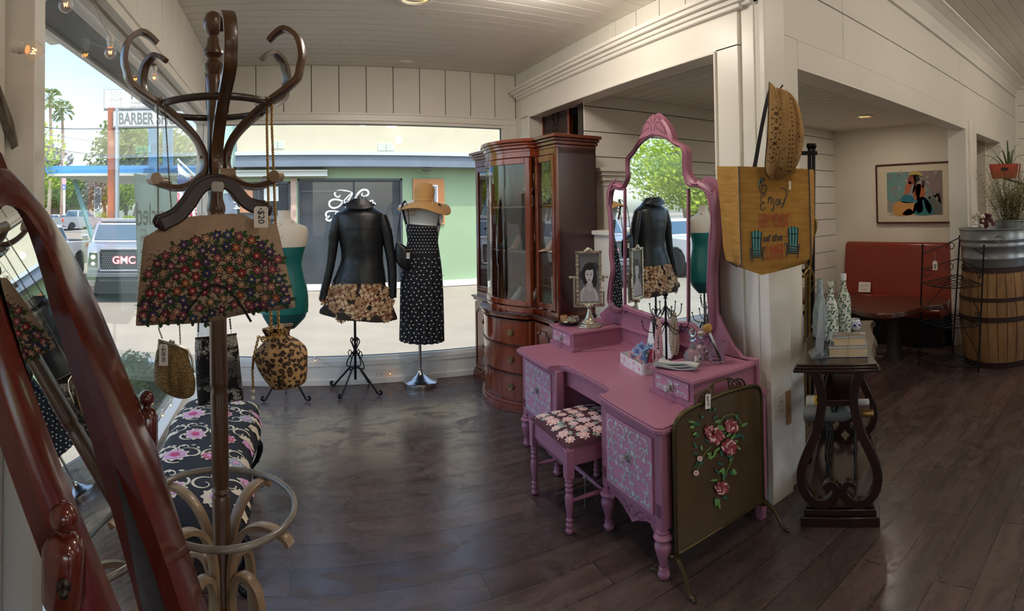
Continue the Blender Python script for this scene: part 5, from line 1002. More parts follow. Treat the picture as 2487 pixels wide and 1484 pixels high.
for pp in ([(987, 545), (981, 520), (977, 500), (984, 488)], [(1064, 548), (1069, 530), (1073, 512), (1066, 495)]): b = WB(t); b.sweep(spl([at(u, v, DP-.085) for u, v in pp], 4), [(-.009, -.001), (.009, -.001), (.009, .001), (-.009, .001)], up=(0, -1, .3)); b.build('dress_strap', m_nv, t)
for v in (514, 523): b = WB(t); b.bar(at(986, v+1, DP-.11), at(1009, v-3, DP-.11), .008, .01); b.build('clothespin', mat('pine clothespin', '#d3a873', .6), t, bevel=.001)
b = WB(t).use(mat('white paper tag', '')); c_ = at(1072, 532, DP-.1); b.prism([(-.018, -.035), (.018, -.035), (.018, .03), (.01, .037), (-.01, .037), (-.018, .03)], .0008, c_, (1, 0, 0), (0, 0, 1), (0, -1, 0)); b.use(mat('tag ink', '')); [b.box((c_.x-.011, c_.y-.0012, c_.z-.002-k*.008), (c_.x+.011, c_.y-.0009, c_.z-.0005-k*.008)) for k in (-2, 0, 1, 2)]; b.build('dress_tag', None, t, smooth=0)
m_chr = mat('brushed steel stand', '#c9c4bc', .22, 1)
b = WB(t).tube([P0+V((0, 0, .04)), P0+V((0, 0, .7))], .013, 14); b.build('stand_pole', m_chr, t); b = WB(t).lathe([(.001, .0), (.148, .0), (.15, .01), (.15, .035), (.14, .045), (.1, .058), (.055, .085), (.03, .1), (.02, .125), (.02, .14), (.014, .142)], 40, P0); b.build('stand_base', m_chr, t)
# hat on the dress form
c_ = at(1030, 487, DP-.02); t2 = thing('sun_hat', 'floppy tan felt sun hat resting on top of the polka dot dress form', 'hat', c_); m_felt = mat('tan wool felt', '#c99b62', .95, bump=.3, bs=150)
def brim(i, j):
    a = 2*pi*i; k = .086+j*.14; z = -.012-.03*j-.075*j*j*(max(0, cos(a+1.0)))**1.5+.014*j*sin(3*a+.5)-.03*j*j*max(0, cos(a-2.8))
    return V((k*cos(a)*1.04, k*sin(a)*.9, z))
b = MB().sheet(lambda i, j: (brim(i, j), V((0, 0, 1))), 48, 8, .0045); b.build('brim', m_felt, t2)
b = MB(); b.M = Matrix.Rotation(.06, 4, 'Y'); b.lathe([(.092, -.02), (.09, .0), (.088, .03), (.092, .07), (.09, .1), (.08, .125), (.06, .145), (.035, .153), (.001, .152)], 36, cap=False, squash=.92); b.build('crown', m_felt, t2)
b = MB().tube([(.092*cos(a), .085*sin(a), .002) for a in [i*pi/18 for i in range(36)]], .0035, 6, loop=True, up=(0, 0, 1)).tube([(.05, -.085, .005), (.045, -.12, -.02), (.035, -.15, -.05)], .004, 6); b.build('hat_cord', mat('tan felt cord', '#d8b27c', .9), t2)
# crossbody bag
DX = 4.55; t = thing('crossbody_bag', 'small black leather crossbody bag hanging at the side of the polka dot dress', 'bag', at(978, 620, DX))
b = WB(t); b.rings(pxrings(interp([(962, 973, 588, 590, .03), (960, 992, 596, 604, .045), (959, 996, 612, 618, .05), (962, 996, 635, 640, .05), (972, 995, 650, 653, .04), (980, 990, 657, 658, .02)]), DX, .04, 24, sq=2.6)); b.build('bag_body', m_lea, t)
b = WB(t); b.tube(spl([at(964, 592, DX), at(967, 560, DX), at(973, 520, DX), at(976, 500, DX+.02), at(985, 488, DX+.08), at(992, 520, DX+.04), at(995, 575, DX), at(994, 606, DX)], 4), .004, 6); b.build('strap', m_blk, t)
tagpart(t, at(991, 621, DX-.06), 'EXC', .026, .05)
b = WB(t).bar(at(986, 607, DX-.055), at(999, 606, DX-.055), .006, .004); b.build('buckle', mat('gold cord', ''), t)
# ================================================================ bow-front china cabinet
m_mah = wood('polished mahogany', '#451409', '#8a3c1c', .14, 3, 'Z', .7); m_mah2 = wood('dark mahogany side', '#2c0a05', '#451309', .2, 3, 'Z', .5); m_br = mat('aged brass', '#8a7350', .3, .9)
cxd = V((.081, -.997, 0)).normalized(); cyd = V((.997, .081, 0)).normalized(); CW = 1.36
t = thing('china_cabinet', 'tall bow-front mahogany china cabinet with curved glass door and brass drawer pulls', 'cabinet', (1.665, 4.685, 0), atan2(cxd.y, cxd.x)); cab = t
bx0, bx1 = .34, 1.07
def bow(x, k=1, base=0):
    if x <= bx0 or x >= bx1: return base
    s = (2*x-bx0-bx1)/(bx1-bx0); return base-(.045+.155*(1-s*s))*k
def bowline(k=1, base=0, e=0, x0=0, x1=CW, n=22):
    q = [(x0-e, base-e)]+[(bx0-e*.5, base-e)]+[(bx0+(bx1-bx0)*i/n, bow(bx0+(bx1-bx0)*min(max(i/n, .0001), .9999), k, base)-e) for i in range(n+1)]+[(bx1+e*.5, base-e), (x1+e, base-e)]
    return q
def slab(mb, z0, z1, k=1, base=0, e=0, yb=.40): q = bowline(k, base, e)+[(CW+e, yb), (-e, yb)]; mb.prism(q, z1-z0, (0, 0, z0))
b = MB(); slab(b, 0, .05, 1, 0, .012); slab(b, .05, .075, 1, 0, .004); b.build('plinth', m_mah, t, bevel=.003)
b = MB().use(m_mah); slab(b, .075, .68, .94, .012, 0)
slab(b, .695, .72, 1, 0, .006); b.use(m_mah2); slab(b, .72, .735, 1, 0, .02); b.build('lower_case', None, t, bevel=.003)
def bowpatch(mb, x0, x1, z0, z1, k, base, off, th=.012, n=14):
    f = [(x0+(x1-x0)*i/n, bow(x0+(x1-x0)*i/n, k, base)-off) for i in range(n+1)]; g = [(x, y+th) for x, y in f][::-1]; mb.prism(f+g, z1-z0, (0, 0, z0))
for z0, z1 in ((.50, .675), (.29, .485), (.09, .275)):
    b = MB(); bowpatch(b, bx0+.02, bx1-.02, z0, z1, .94, .012, .01); d = b.build('drawer', m_mah, t, bevel=.002)
    b = MB().use(m_mah2); 
    for za, zb in ((z1+.001, z1+.009),): bowpatch(b, bx0+.01, bx1-.01, za, zb, .97, .01, .016)
    b.build('drawer_bead', None, d, smooth=0)
    for x in (bx0+.12, bx1-.13):
        y = bow(x, .94, .012)-.012; zc = (z0+z1)/2; b = MB(); b.M = Matrix.Translation((x, y, zc)) @ Matrix.Rotation(-(1 if x > .7 else -1)*-.0-( .55*((2*x-bx0-bx1)/(bx1-bx0)) )*-1, 4, 'Z')
        b.prism(disc(0, 0, .026, 20, 1.15), .004, (0, 0, 0), (1, 0, 0), (0, 0, 1), (0, -1, 0)).prism(disc(0, 0, .017, 16, 1.15), .004, (0, -.004, 0), (1, 0, 0), (0, 0, 1), (0, -1, 0)).tube([(-.022*cos(a), -.011, -.02*sin(a)) for a in [pi*i/8 for i in range(9)]], .0028, 6).ball((-.022, -.009, 0), .005).ball((.022, -.009, 0), .005); b.build('drawer_pull', m_br, d)
for x0, x1 in ((.03, .31), (1.10, 1.33)):
    b = MB().box((x0, -.006, .09), (x1, .012, .68)); d = b.build('door', m_mah, t, bevel=.003); c = .025
    q = [(x0+.04, .13), (x1-.04, .13), (x1-.04, .6), (x1-.07, .6), (x1-.075, .63), (x0+.075, .63), (x0+.07, .6), (x0+.04, .6)]; b = MB().tube([(x, -.008, z) for x, z in q], .0045, 6, loop=True, up=(0, -1, 0)); b.build('door_moulding', m_mah2, d)
b = MB().tube([(bx0-.03+.014*cos(a), -.014, .40+.014*sin(a)) for a in [i*pi/5 for i in range(10)]], .0025, 6, loop=True, up=(0, -1, 0)); b.build('door_ring', m_br, t)
# upper case
B0 = .03
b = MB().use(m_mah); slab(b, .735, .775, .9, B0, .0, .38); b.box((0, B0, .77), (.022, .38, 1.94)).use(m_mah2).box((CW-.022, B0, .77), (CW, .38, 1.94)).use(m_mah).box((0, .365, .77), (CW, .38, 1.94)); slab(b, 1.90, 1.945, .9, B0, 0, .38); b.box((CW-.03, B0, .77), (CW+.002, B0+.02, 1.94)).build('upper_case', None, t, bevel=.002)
b = MB().use(m_mah)
for z0, z1, e in ((1.94, 1.965, .004), (1.965, 1.99, .018), (1.99, 2.01, .03), (2.01, 2.035, .046)): slab(b, z0, z1, .9, B0, e, .38+e*.5)
b.build('cornice', None, t, bevel=.004)
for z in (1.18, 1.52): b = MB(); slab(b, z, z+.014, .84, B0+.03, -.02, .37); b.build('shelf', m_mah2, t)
m_cg = glass('cabinet glass', (.93, .95, .93), .0, 1.5)
def door2(x0, x1, curved, knob=None):
    b = MB(); w = .032
    for a, c, z0, z1 in ((x0, x0+w, .785, 1.895), (x1-w, x1, .785, 1.895), (x0+w, x1-w, .785, .825), (x0+w, x1-w, 1.85, 1.895)):
        if curved: bowpatch(b, a, c, z0, z1, .9, B0, .006, .022, 3 if c-a < .1 else 14)
        else: b.box((a, B0-.006, z0), (c, B0+.016, z1))
    d = b.build('glass_door', m_mah, t, bevel=.003)
    b = MB()
    if curved: bowpatch(b, x0+w, x1-w, .825, 1.85, .9, B0, -.004, .003, 18)
    else: b.box((x0+w, B0+.004, .825), (x1-w, B0+.007, 1.85))
    b.build('pane', m_cg, d)
    if curved:
        for z in (.9, 1.3, 1.75): b = MB().tube([(x1+.004, B0-.012, z-.025), (x1+.004, B0-.012, z+.025)], .004, 8); b.build('hinge', m_br, d)
        b = MB().ball((x0+.012, bow(x0+.02, .9, B0)-.02, 1.35), .011); b.build('door_knob', mat('black knob', '#191513', .2), d)
door2(.03, bx0-.005, False); door2(bx0+.003, bx1-.003, True); door2(bx1+.005, CW-.03, False)
# things kept inside the cabinet
m_shoe = [mat('silver glitter leather', '#b8b4ae', .3, .6), mat('black suede', '#1c1a1c', .8), mat('bronze leather', '#8a6448', .35, .3), mat('nude patent leather', '#c7a48d', .2), mat('snake print leather', '#8d8576', .5, var=.6, vs=60)]
CM = Matrix.Translation((1.665, 4.685, 0)) @ Matrix.Rotation(atan2(cxd.y, cxd.x), 4, 'Z')
def shoe(lx, ly, z, rz, m, lab, grp, heel=.075):
    p = CM @ V((lx, ly, z)); o = thing('shoe', lab, 'shoe', p, atan2(cxd.y, cxd.x)+rz, grp); s = .85
    b = MB(); R_ = [];
    for i in range(13):
        q = i/12; x = -.11+.22*q; h = heel*(1-min(1, q/.62))**1.4*1.0+.004; w = .028+.016*sin(pi*min(1, q*1.05))**1.2 if q < .95 else .018; top = .03+.02*(1-q)**2 if q < .35 else .032*(1-(q-.35)/.65)+.006
        R_.append([(x*s, w*cos(a)*s*.8, (h+max(0, sin(a))*top)*s) for a in [2*pi*k/12 for k in range(12)]])
    b.rings(R_); b.build('upper', m, o); b = MB().lathe([(.004, 0), (.006, .02), (.013, heel*s)], 8, (-.085*s, 0, 0)); b.build('heel', m, o)
k = 0
for (lx, ly, z, rz, mi, lab) in ((1.13, .09, 1.196, -1.2, 3, 'nude pump, left of its pair behind the right pane, middle shelf'), (1.24, .10, 1.196, -1.1, 3, 'nude pump, right of its pair behind the right pane, middle shelf'), (1.12, .10, .777, -1.3, 4, 'snake print shoe, left one behind the right pane, cabinet floor'), (1.23, .1, .777, -1.2, 4, 'snake print shoe, right one behind the right pane, cabinet floor'), (.62, -.02, 1.196, -1.0, 1, 'black suede heel behind the curved glass, middle shelf, left one'), (.78, .0, 1.196, -.9, 2, 'bronze heel behind the curved glass on the middle shelf'), (.9, .05, .777, -1.4, 0, 'silver heel behind the curved glass, cabinet floor, right one'), (.75, .0, .777, -1.2, 0, 'silver heel behind the curved glass, cabinet floor, left one'), (1.15, .1, 1.536, -1.2, 1, 'black suede heel behind the right pane, top shelf')): shoe(lx, ly, z, rz, m_shoe[mi], lab, 'shoes in the china cabinet', .08)
def lathe_thing(name, label, cat, p, prof, m, group=None, n=24, part=None, squash=1):
    b = MB().lathe(prof, n, squash=squash); return tag(b.build(name, m, loc=p), label, cat, group)
lathe_thing('vase', 'tall dark vase behind the curved cabinet glass on the top shelf', 'vase', CM @ V((.62, .05, 1.534)), [(.03, 0), (.045, .04), (.04, .14), (.018, .2), (.022, .26), (.02, .262)], mat('dark ceramic', '#2b2728', .25))
lathe_thing('decorated_bowl', 'patterned round dish standing behind the right cabinet pane, top shelf', 'dish', CM @ V((1.26, .12, 1.534)), [(.03, 0), (.02, .01), (.05, .05), (.07, .12), (.065, .12), (.045, .055), (.0, .02)], mat('patterned ceramic', '#d4cdc2', .3, var=.8, vs=60))
lathe_thing('glass_compote', 'footed silver bowl behind the curved cabinet glass on the top shelf', 'bowl', CM @ V((.9, .1, 1.534)), [(.04, 0), (.01, .01), (.008, .06), (.05, .09), (.07, .14), (.066, .14), (.04, .09), (0, .07)], m_chr)

# ================================================================ pink dressing table
m_pink = NT('dusty rose chalk paint'); n = m_pink; c = n.ramp(n.noise(3, 4), [(.3, srgb('#ad7188')), (.7, srgb('#a2677e'))]); n.bump(n.noise(160, 2, n.co(scale=(1, 1, .2))), .1, .002); m_pink = n.fin(c, .42)
m_pkl = mat('light rose drawer paint', '#c88aa6', .45, var=.06, vs=5); m_sil = mat('silver stencil', '#d6d6dc', .35, .25); m_grv = mat('dark rose groove', '#6d3f50', .6); m_crys = mat('clear crystal', '#f1f3f5', .03, 0, Transmission_Weight=.75, IOR=1.5)  # carving lines on the table are drawn in a darker rose
VA = atan2(-.9996, -.0294); VO = V((1.41, 3.20, 0)); VM = Matrix.Translation(VO) @ Matrix.Rotation(VA, 4, 'Z'); vl = lambda p: VM.inverted() @ V(p)
t = thing('dressing_table', 'dusty pink dressing table with silver stencilled drawers and a triple shaped mirror', 'dressing table', VO, VA); ZT = .62
outline = [(0, .03), (.03, .0), (.43, .0), (.475, .02), (.485, .05), (.5, .08), (.55, .1), (.76, .105), (.96, .095), (1.01, .07), (1.03, .035), (1.06, .0), (1.5, -.02), (1.525, .0), (1.515, .66), (0, .66)]
O2 = spl2(outline[1:13], 5); O2 = [(0, .03)]+O2+[(1.525, .0), (1.515, .66), (0, .66)]
def shr(P, e): return [((x-.76)*(1-e/.76)+.76, (y-.33)*(1-e/.33)+.33) for x, y in P]
b = MB().prism(shr(O2, .010), .012, (0, 0, ZT-.034)).prism(O2, .016, (0, 0, ZT-.022)).prism(shr(O2, .008), .008, (0, 0, ZT-.006)); b.build('top', m_pink, t, bevel=.004)
def damask(b, S, w, h, sc=1.0, seed=0):
    """silver scrollwork filling a w x h panel, S maps (0..w,0..h)"""
    rn = random.Random(seed); b.use(m_sil)
    def P(pts): return [p for p in pts if .004 < p[0] < w-.004 and .004 < p[1] < h-.004]
    def st(pts, ww):
        q = P(spl2(pts, 4)); 
        if len(q) > 2: n_ = len(q); b.stroke(S, q, [ww*(.4+.6*sin(pi*i/(n_-1))) for i in range(n_)], .0012)
    u = .085*sc; rows = int(h/(u*1.35))+2; cols_ = int(w/u)+2
    for j in range(rows):
        for i in range(-1, cols_):
            x, y = i*u+(u/2 if j % 2 else 0), j*u*1.35*.75; s = 1 if (i+j) % 2 else -1
            sp_ = [(x+s*u*.42*(1-k/11)*cos(.6*k+1), y+u*.42*(1-k/11)*sin(.6*k+1)) for k in range(9)]; st(sp_, .011*sc)
            for k in range(6):
                a = k*.7+j; q = leaf(x+s*u*.2*cos(a), y+u*.26*sin(a), u*.26, u*.13, a if s > 0 else pi-a)
                if len(P(q)) == 6: b.decal(S, q, .0012)
            q = petal(x+u*.5, y+u*.35, u*.17, 6, j); 
            if len(P(q)) == len(q): b.decal(S, q, .0012)
            for k in range(5): a = rn.uniform(0, 6.28); q = disc(x+u*.5+u*.28*cos(a), y+u*.35+u*.28*sin(a), u*.03, 5); len(P(q)) == 5 and b.decal(S, q, .0012)
def crystal_knob(parent, p, ny=(0, -1, 0)):
    b = MB(); b.M = Matrix.Translation(p) @ Matrix.Rotation(pi/2, 4, 'X'); b.use(m_chr).lathe([(.019, 0), (.02, .003), (.008, .006), (.008, .014)], 20).use(m_crys)
    for k in range(8): a = k*pi/4; b.ball((.0125*cos(a), .0125*sin(a), .006), .0045, 6)
    b.lathe([(.007, .012), (.016, .02), (.019, .028), (.014, .038), (.006, .041)], 8); b.build('crystal_knob', None, parent, smooth=20)
def block(x0, x1, y0, lab, fy):
    b = MB().box((x0+.03, y0+.012, .215), (x1-.03, .64, ZT-.034)).box((x0, y0+.01, .2), (x0+.05, y0+.06, ZT-.03)).box((x1-.05, y0+.01, .2), (x1, y0+.06, ZT-.03)).box((x0, .60, .2), (x0+.05, .645, ZT-.03)).box((x1-.05, .60, .2), (x1, .645, ZT-.03)); b.use(m_pink)
    b.box((x0+.05, y0+.015, ZT-.055), (x1-.05, y0+.03, ZT-.034)).box((x0+.05, y0+.015, .215), (x1-.05, y0+.03, .245)); b.build('pedestal_case', m_pink, t, bevel=.005)
    w, h = x1-x0-.115, ZT-.06-.25; b = MB().use(m_pkl).box((x0+.0575, y0+.002, .25), (x1-.0575, y0+.02, ZT-.06)); damask(b, planar((x0+.0575, y0+.002, .25), (1, 0, 0), (0, 0, 1)), w, h, 1, int(x0*10)); d = b.build('drawer', None, t, smooth=0); crystal_knob(d, ((x0+x1)/2, y0+.002, .25+h*.55))
    q = [(x0+.05, .235), (x1-.05, .235), (x1-.05, .155), (x1-.075, .165), (x1-.10, .19), (x1-.13, .185), ((x0+x1)/2+.04, .16), ((x0+x1)/2, .135), ((x0+x1)/2-.04, .16), (x0+.13, .185), (x0+.10, .19), (x0+.075, .165), (x0+.05, .155)]
    b = MB().use(m_pink).prism(q, .016, (0, y0+.036, 0), (1, 0, 0), (0, 0, 1), (0, -1, 0)).use(m_grv); S = planar((0, y0+.02, 0), (1, 0, 0), (0, 0, 1)); xc = (x0+x1)/2
    for s in (-1, 1):
        b.stroke(S, spl2([(xc+s*.02, .165), (xc+s*.05, .2), (xc+s*.1, .215), (xc+s*.13, .2)], 5), .0045, .001); b.stroke(S, spl2([(xc+s*.03, .19), (xc+s*.06, .175), (xc+s*.09, .195)], 5), .004, .001)
    b.stroke(S, [(xc+.018*cos(a), .185+.022*sin(a)) for a in [i*pi/6 for i in range(13)]], .004, .001); b.build('carved_apron', None, t, smooth=0, recalc=False)
    b = MB()
    for xp in (x0+.012, x1-.038):
        for k in range(3): b.box((xp+k*.011, y0+.0085, .3), (xp+.005+k*.011, y0+.0105, .25))
    b.build('reeding', m_grv, t, smooth=0)
block(.02, .50, .035, 'l', 0); block(1.04, 1.505, .0, 'r', 0)
b = MB().box((.46, .12, .5), (1.08, .135, ZT-.034)).box((.46, .55, .3), (1.08, .56, ZT-.034)); b.build('knee_panel', m_pink, t)
lp = [(.010, 0), (.020, .004), (.026, .02), (.025, .032), (.017, .045), (.014, .05), (.021, .054), (.021, .059), (.014, .064), (.016, .07), (.022, .105), (.031, .145), (.037, .175), (.036, .19), (.026, .206), (.02, .212), (.028, .218), (.039, .224), (.041, .232), (.034, .243), (.026, .250), (.028, .256), (.028, .262), (.022, .268), (.022, .285)]
for x, y in ((.045, .06), (.475, .06), (1.065, .03), (1.48, .03)): b = MB().lathe([(r, z*.73) for r, z in lp], 24, (x, y, 0)); b.build('leg', m_pink, t)
for x in (.045, .475, 1.065, 1.48): b = MB().rings([[(x+a*q, .622+c*q, z) for a, c in ((-1, -1), (1, -1), (1, 1), (-1, 1))] for z, q in ((0, .017), (.2, .023))]); b.build('leg', m_pink, t, bevel=.002)
def gbox(x0, x1, y0, sd):
    z0 = ZT; zt = .745
    b = MB().box((x0-.012, y0-.014, z0), (x1+.012, .645, z0+.018)).box((x0-.006, y0-.008, z0+.018), (x1+.006, .645, z0+.026)).box((x0, y0, z0+.02), (x1, .64, zt-.016)).box((x0-.014, y0-.014, zt-.016), (x1+.014, .645, zt-.004)).box((x0-.008, y0-.008, zt-.004), (x1+.008, .64, zt)); g = b.build('glove_box', m_pink, t, bevel=.004)
    b = MB().use(m_pkl).box((x0+.03, y0-.006, z0+.03), (x1-.03, y0+.004, zt-.022)); damask(b, planar((x0+.03, y0-.006, z0+.03), (1, 0, 0), (0, 0, 1)), x1-x0-.06, zt-z0-.052, .8, sd); b.build('glove_drawer', None, g, smooth=0); b = MB(); crystal_knob(g, ((x0+x1)/2, y0-.006, (z0+zt)/2))
gbox(.0, .295, .27, 3); gbox(1.15, 1.45, .235, 5)
b = MB().prism(spl2([(.29, .30), (.33, .36), (.40, .52), (.55, .60), (.72, .62), (.9, .60), (1.04, .5), (1.1, .4), (1.16, .27)], 6)+[(1.16, .655), (.29, .655)], .012, (0, 0, ZT-.001)); b.build('inner_gallery', m_pink, t, bevel=.004)
# backboard and mirror traced in the plane of the mirror
XM = 2.0; mp = lambda u, v: (lambda q: (q.x, q.z))(vl(onX(u, v, XM)))
YM = vl(onX(1590, 600, XM)).y
bottom = [(1730, 803), (1714, 811), (1698, 800), (1676.7, 783.8), (1644, 783.8), (1617, 778), (1563.5, 761), (1536.5, 753), (1515, 743), (1509.5, 748.7), (1498.8, 752.8), (1488, 747), (1477, 738)]
bk = [mp(*p) for p in bottom]; bk = [mp(1738, 690), mp(1741, 730), mp(1742, 760)]+[mp(1758, 795), mp(1772, 822), mp(1783, 842), mp(1797, 856), mp(1803, 866), (1.47, .76), (1.47, ZT), (.05, ZT), (.05, .75), mp(1445, 765), mp(1460, 752), mp(1472, 741)]+[(x, z+.02) for x, z in bk[::-1]]
b = MB().prism(bk, .02, (0, YM+.032, 0), (1, 0, 0), (0, 0, 1), (0, -1, 0)); b.use(m_pink); b.box((.2, YM-.002, ZT+.11), (1.42, YM+.016, ZT+.125)).box((.2, YM-.006, ZT), (1.42, YM+.02, ZT+.02)); b.build('backboard', m_pink, t, bevel=.004)
oP = [(1592.7, 274), (1611, 288), (1623, 303), (1634, 324), (1640, 343), (1660, 352), (1672, 366), (1673, 390), (1673, 412), (1680, 428), (1695, 442), (1711, 429), (1728, 432), (1741, 446), (1747, 486), (1744, 524), (1747, 562), (1744, 600), (1740, 640), (1738, 700), (1738, 760), (1736, 800), (1722, 818), (1700, 812), (1676, 794), (1644, 794), (1617, 788), (1563, 771), (1536, 763), (1512, 755), (1498, 762), (1484, 756), (1472, 745), (1472, 713), (1476, 683), (1481, 656), (1477, 618), (1478, 581), (1476, 532), (1472, 501), (1471, 471), (1478, 449), (1492, 441), (1501, 449), (1513, 449), (1521, 432), (1520, 411), (1521, 381), (1535, 365), (1547, 348), (1555, 331), (1564, 309), (1575, 288)]
gP = [(1589, 331), (1611, 334), (1630, 345), (1645, 356), (1660, 365), (1661, 411), (1667, 440), (1676, 453), (1695, 456), (1710, 460), (1723, 480), (1728, 505), (1732, 539), (1727, 581), (1725, 637), (1722, 694), (1725, 739), (1731, 780), (1728, 800), (1714, 806), (1698, 795), (1677, 781), (1644, 781), (1617, 775), (1563, 758), (1536, 750), (1515, 740), (1509, 746), (1499, 750), (1489, 745), (1480, 734), (1480, 713), (1483, 683), (1487, 656), (1483, 618), (1483, 581), (1481, 532), (1478, 501), (1479, 471), (1488, 460), (1500, 462), (1511, 461), (1519, 446), (1524, 430), (1523, 411), (1524, 388), (1536, 374), (1547, 357), (1566, 340)]
def ringmesh(mb, P, G, prof, n=260):
    """frame between two closed plane curves (x,z); prof: list of (fraction, height)"""
    P = [V((x, y, 0)) for x, y in P]; G = [V((x, y, 0)) for x, y in G]; D = []
    L = [0]
    for a, c in zip(G, G[1:]+G[:1]): L.append(L[-1]+(c-a).length)
    rs = []
    for i in range(n):
        s = L[-1]*i/n; j = max(k for k in range(len(G)) if L[k] <= s); a = G[j]; c = G[(j+1) % len(G)]; g = a.lerp(c, (s-L[j])/(L[j+1]-L[j])); best = None
        for k in range(len(P)):
            e, f = P[k], P[(k+1) % len(P)]; q = (f-e); tt = max(0, min(1, (g-e).dot(q)/q.length_squared)); h = e+q*tt; dd = (h-g).length
            if best is None or dd < best[0]: best = (dd, h)
        rs.append([(g.x+(best[1].x-g.x)*fr, YM-hh, g.y+(best[1].y-g.y)*fr) for fr, hh in prof])
    mb.rings(rs, loop=True)
oC = [(p.x, p.y) for p in spl([mp(*p) for p in oP], 3, True)]; gC = [(p.x, p.y) for p in spl([mp(*p) for p in gP], 3, True)]
b = MB(); ringmesh(b, oC, gC, [(0, -.004), (0, .006), (.3, .012), (.45, .006), (.6, .016), (.8, .012), (1.0, .004), (1.0, -.02), (0, -.02)]); b.prism(oC, .012, (0, YM+.032, 0), (1, 0, 0), (0, 0, 1), (0, -1, 0)); fm = b.build('mirror_frame', m_pink, t)
b = MB(); b.add([(x, YM+.003, z) for x, z in gC], [tuple(range(len(gC)))[::-1]]); b.build('mirror_glass', m_mir, t, smooth=0, recalc=False)
for u0 in (1514, 1674): a, c = mp(u0, 458), mp(u0, 760 if u0 < 1600 else 785); b = MB().bar((a[0], YM, a[1]), (c[0], YM, c[1]), .012, .012); b.build('mirror_divider', m_pink, t)
b = MB().use(m_pink); S = planar((0, YM-.016, 0), (1, 0, 0), (0, 0, 1)); cr = [mp(*p) for p in ((1592, 278), (1606, 290), (1620, 308), (1632, 338), (1612, 330), (1590, 326), (1568, 334), (1558, 338), (1568, 308), (1578, 290))]; b.prism(cr, .014, (0, YM-.002, 0), (1, 0, 0), (0, 0, 1), (0, -1, 0)).use(m_grv)
for s in (-1, 1):
    c0 = 1591; b.stroke(S, [mp(c0+s*u, v) for u, v in [(3, 318), (6, 304), (12, 296), (20, 300), (28, 312), (36, 326)]], .005, .001); b.stroke(S, [mp(c0+s*u, v) for u, v in [(2, 300), (5, 288), (9, 282)]], .004, .001)
    for k in range(4): b.stroke(S, [mp(c0+s*(12+k*6), 304+k*5), mp(c0+s*(9+k*7), 316+k*4)], .003, .001); b.stroke(S, [mp(c0+s*(9+k*6), 311+k*4), mp(c0+s*(17+k*6), 316+k*4)], .003, .001)
b.build('carved_crest', None, t, smooth=0, recalc=False)
for s, uu in ((1, (1712, 1740)), (-1, (1500, 1474))):
    b = MB()
    for k in range(5): b.tube([V((*[q for q in (mp(uu[0]+(uu[1]-uu[0])*(.1+.18*k), 434+2*k)[0],)], YM-.014, mp(uu[0], 434+3*k)[1])), V((mp(uu[1]-(uu[1]-uu[0])*.02*k, 470)[0], YM-.012, mp(uu[1], 462+9*k)[1]))], .0045, 6)
    b.build('carved_shell', m_pink, t)
# stool
t = thing('stool', 'pink turned-leg stool with rose print seat pushed under the dressing table', 'stool', (1.43, 2.40, 0), -pi/2-.03); SW, SD = .42, .40
sx0, sx1, sy0, sy1 = -.20, .20, -.19, .20; Z0 = .335
b = MB().box((sx0, sy0, Z0-.03), (sx1, sy0+.02, Z0+.05)).box((sx0, sy1-.02, Z0-.03), (sx1, sy1, Z0+.05)).box((sx0, sy0, Z0-.03), (sx0+.02, sy1, Z0+.05)).box((sx1-.02, sy0, Z0-.03), (sx1, sy1, Z0+.05)).box((sx0-.008, sy0-.008, Z0+.05), (sx1+.008, sy1+.008, Z0+.058))
for s in (-1, 1): b.prism([(-.16, 0), (.16, 0), (.12, -.022), (.05, -.012), (0, -.026), (-.05, -.012), (-.12, -.022)], .016, (0, sy0+.016, Z0-.03), (1, 0, 0), (0, 0, 1), (0, -1, 0))
b.build('seat_frame', m_pink, t, bevel=.003)
sl = [(.010, 0), (.017, .004), (.019, .015), (.012, .026), (.017, .031), (.018, .041), (.011, .05), (.016, .056), (.016, .064), (.011, .07), (.013, .08), (.019, .13), (.021, .165), (.016, .18), (.012, .185), (.019, .192), (.019, .2), (.012, .207), (.019, .214), (.019, .222), (.013, .229), (.02, .236), (.017, .25)]
for x in (sx0+.005, sx1-.005):
    for y in (sy0+.005, sy1-.005): b = MB().box((x-.02, y-.02, Z0-.08), (x+.02, y+.02, Z0+.052)).lathe([(r, z*1.02) for r, z in sl], 20, (x, y, 0)); b.build('leg', m_pink, t, bevel=.002)
for p, q in (((sx0, sy0, .15), (sx0, sy1, .15)), ((sx1, sy0, .15), (sx1, sy1, .15)), ((sx0, 0, .15), (sx1, 0, .15))): P_ = [V(p).lerp(V(q), i/10) for i in range(11)]; b = MB().tube(P_, [.007+.005*sin(pi*i/10) for i in range(11)], 10); b.build('stretcher', m_pink, t)
def seS(x, y): 
    s, q = x/.21, (y-.005)/.205; z = Z0+.056+.042*(max(0, 1-abs(s)**4)*max(0, 1-abs(q)**4))**.4; return V((x, y, z)), V((s**3*.8, q**3*.8, 1)).normalized()
b = MB().use(mat('burgundy upholstery', '#4a1f2e', .75)).grid(lambda i, j: seS(-.21+.42*i, -.20+.41*j)[0], 28, 28); rnd = random.Random(21)
pkA, pkB, pkC, gr_ = mat('blush printed petals', '#e3b3ae', .75), mat('white pink printed petals', '#ead6d6', .75), mat('coral printed petals', '#e89a8a', .75), mat('grey green printed leaves', '#9aa79a', .75)
def rose(b, S, x, y, r, A, B_, C, off=.0008):
    b.use(A).decal(S, petal(x, y, r, 8, rnd.random()*3, 1, .35), off); b.use(B_).decal(S, petal(x, y, r*.74, 7, rnd.random()*3, 1, .4), off+.0005); b.use(A).decal(S, petal(x, y, r*.5, 6, rnd.random()*3, 1, .45), off+.001); b.use(C).decal(S, petal(x, y, r*.28, 5, 0), off+.0015)
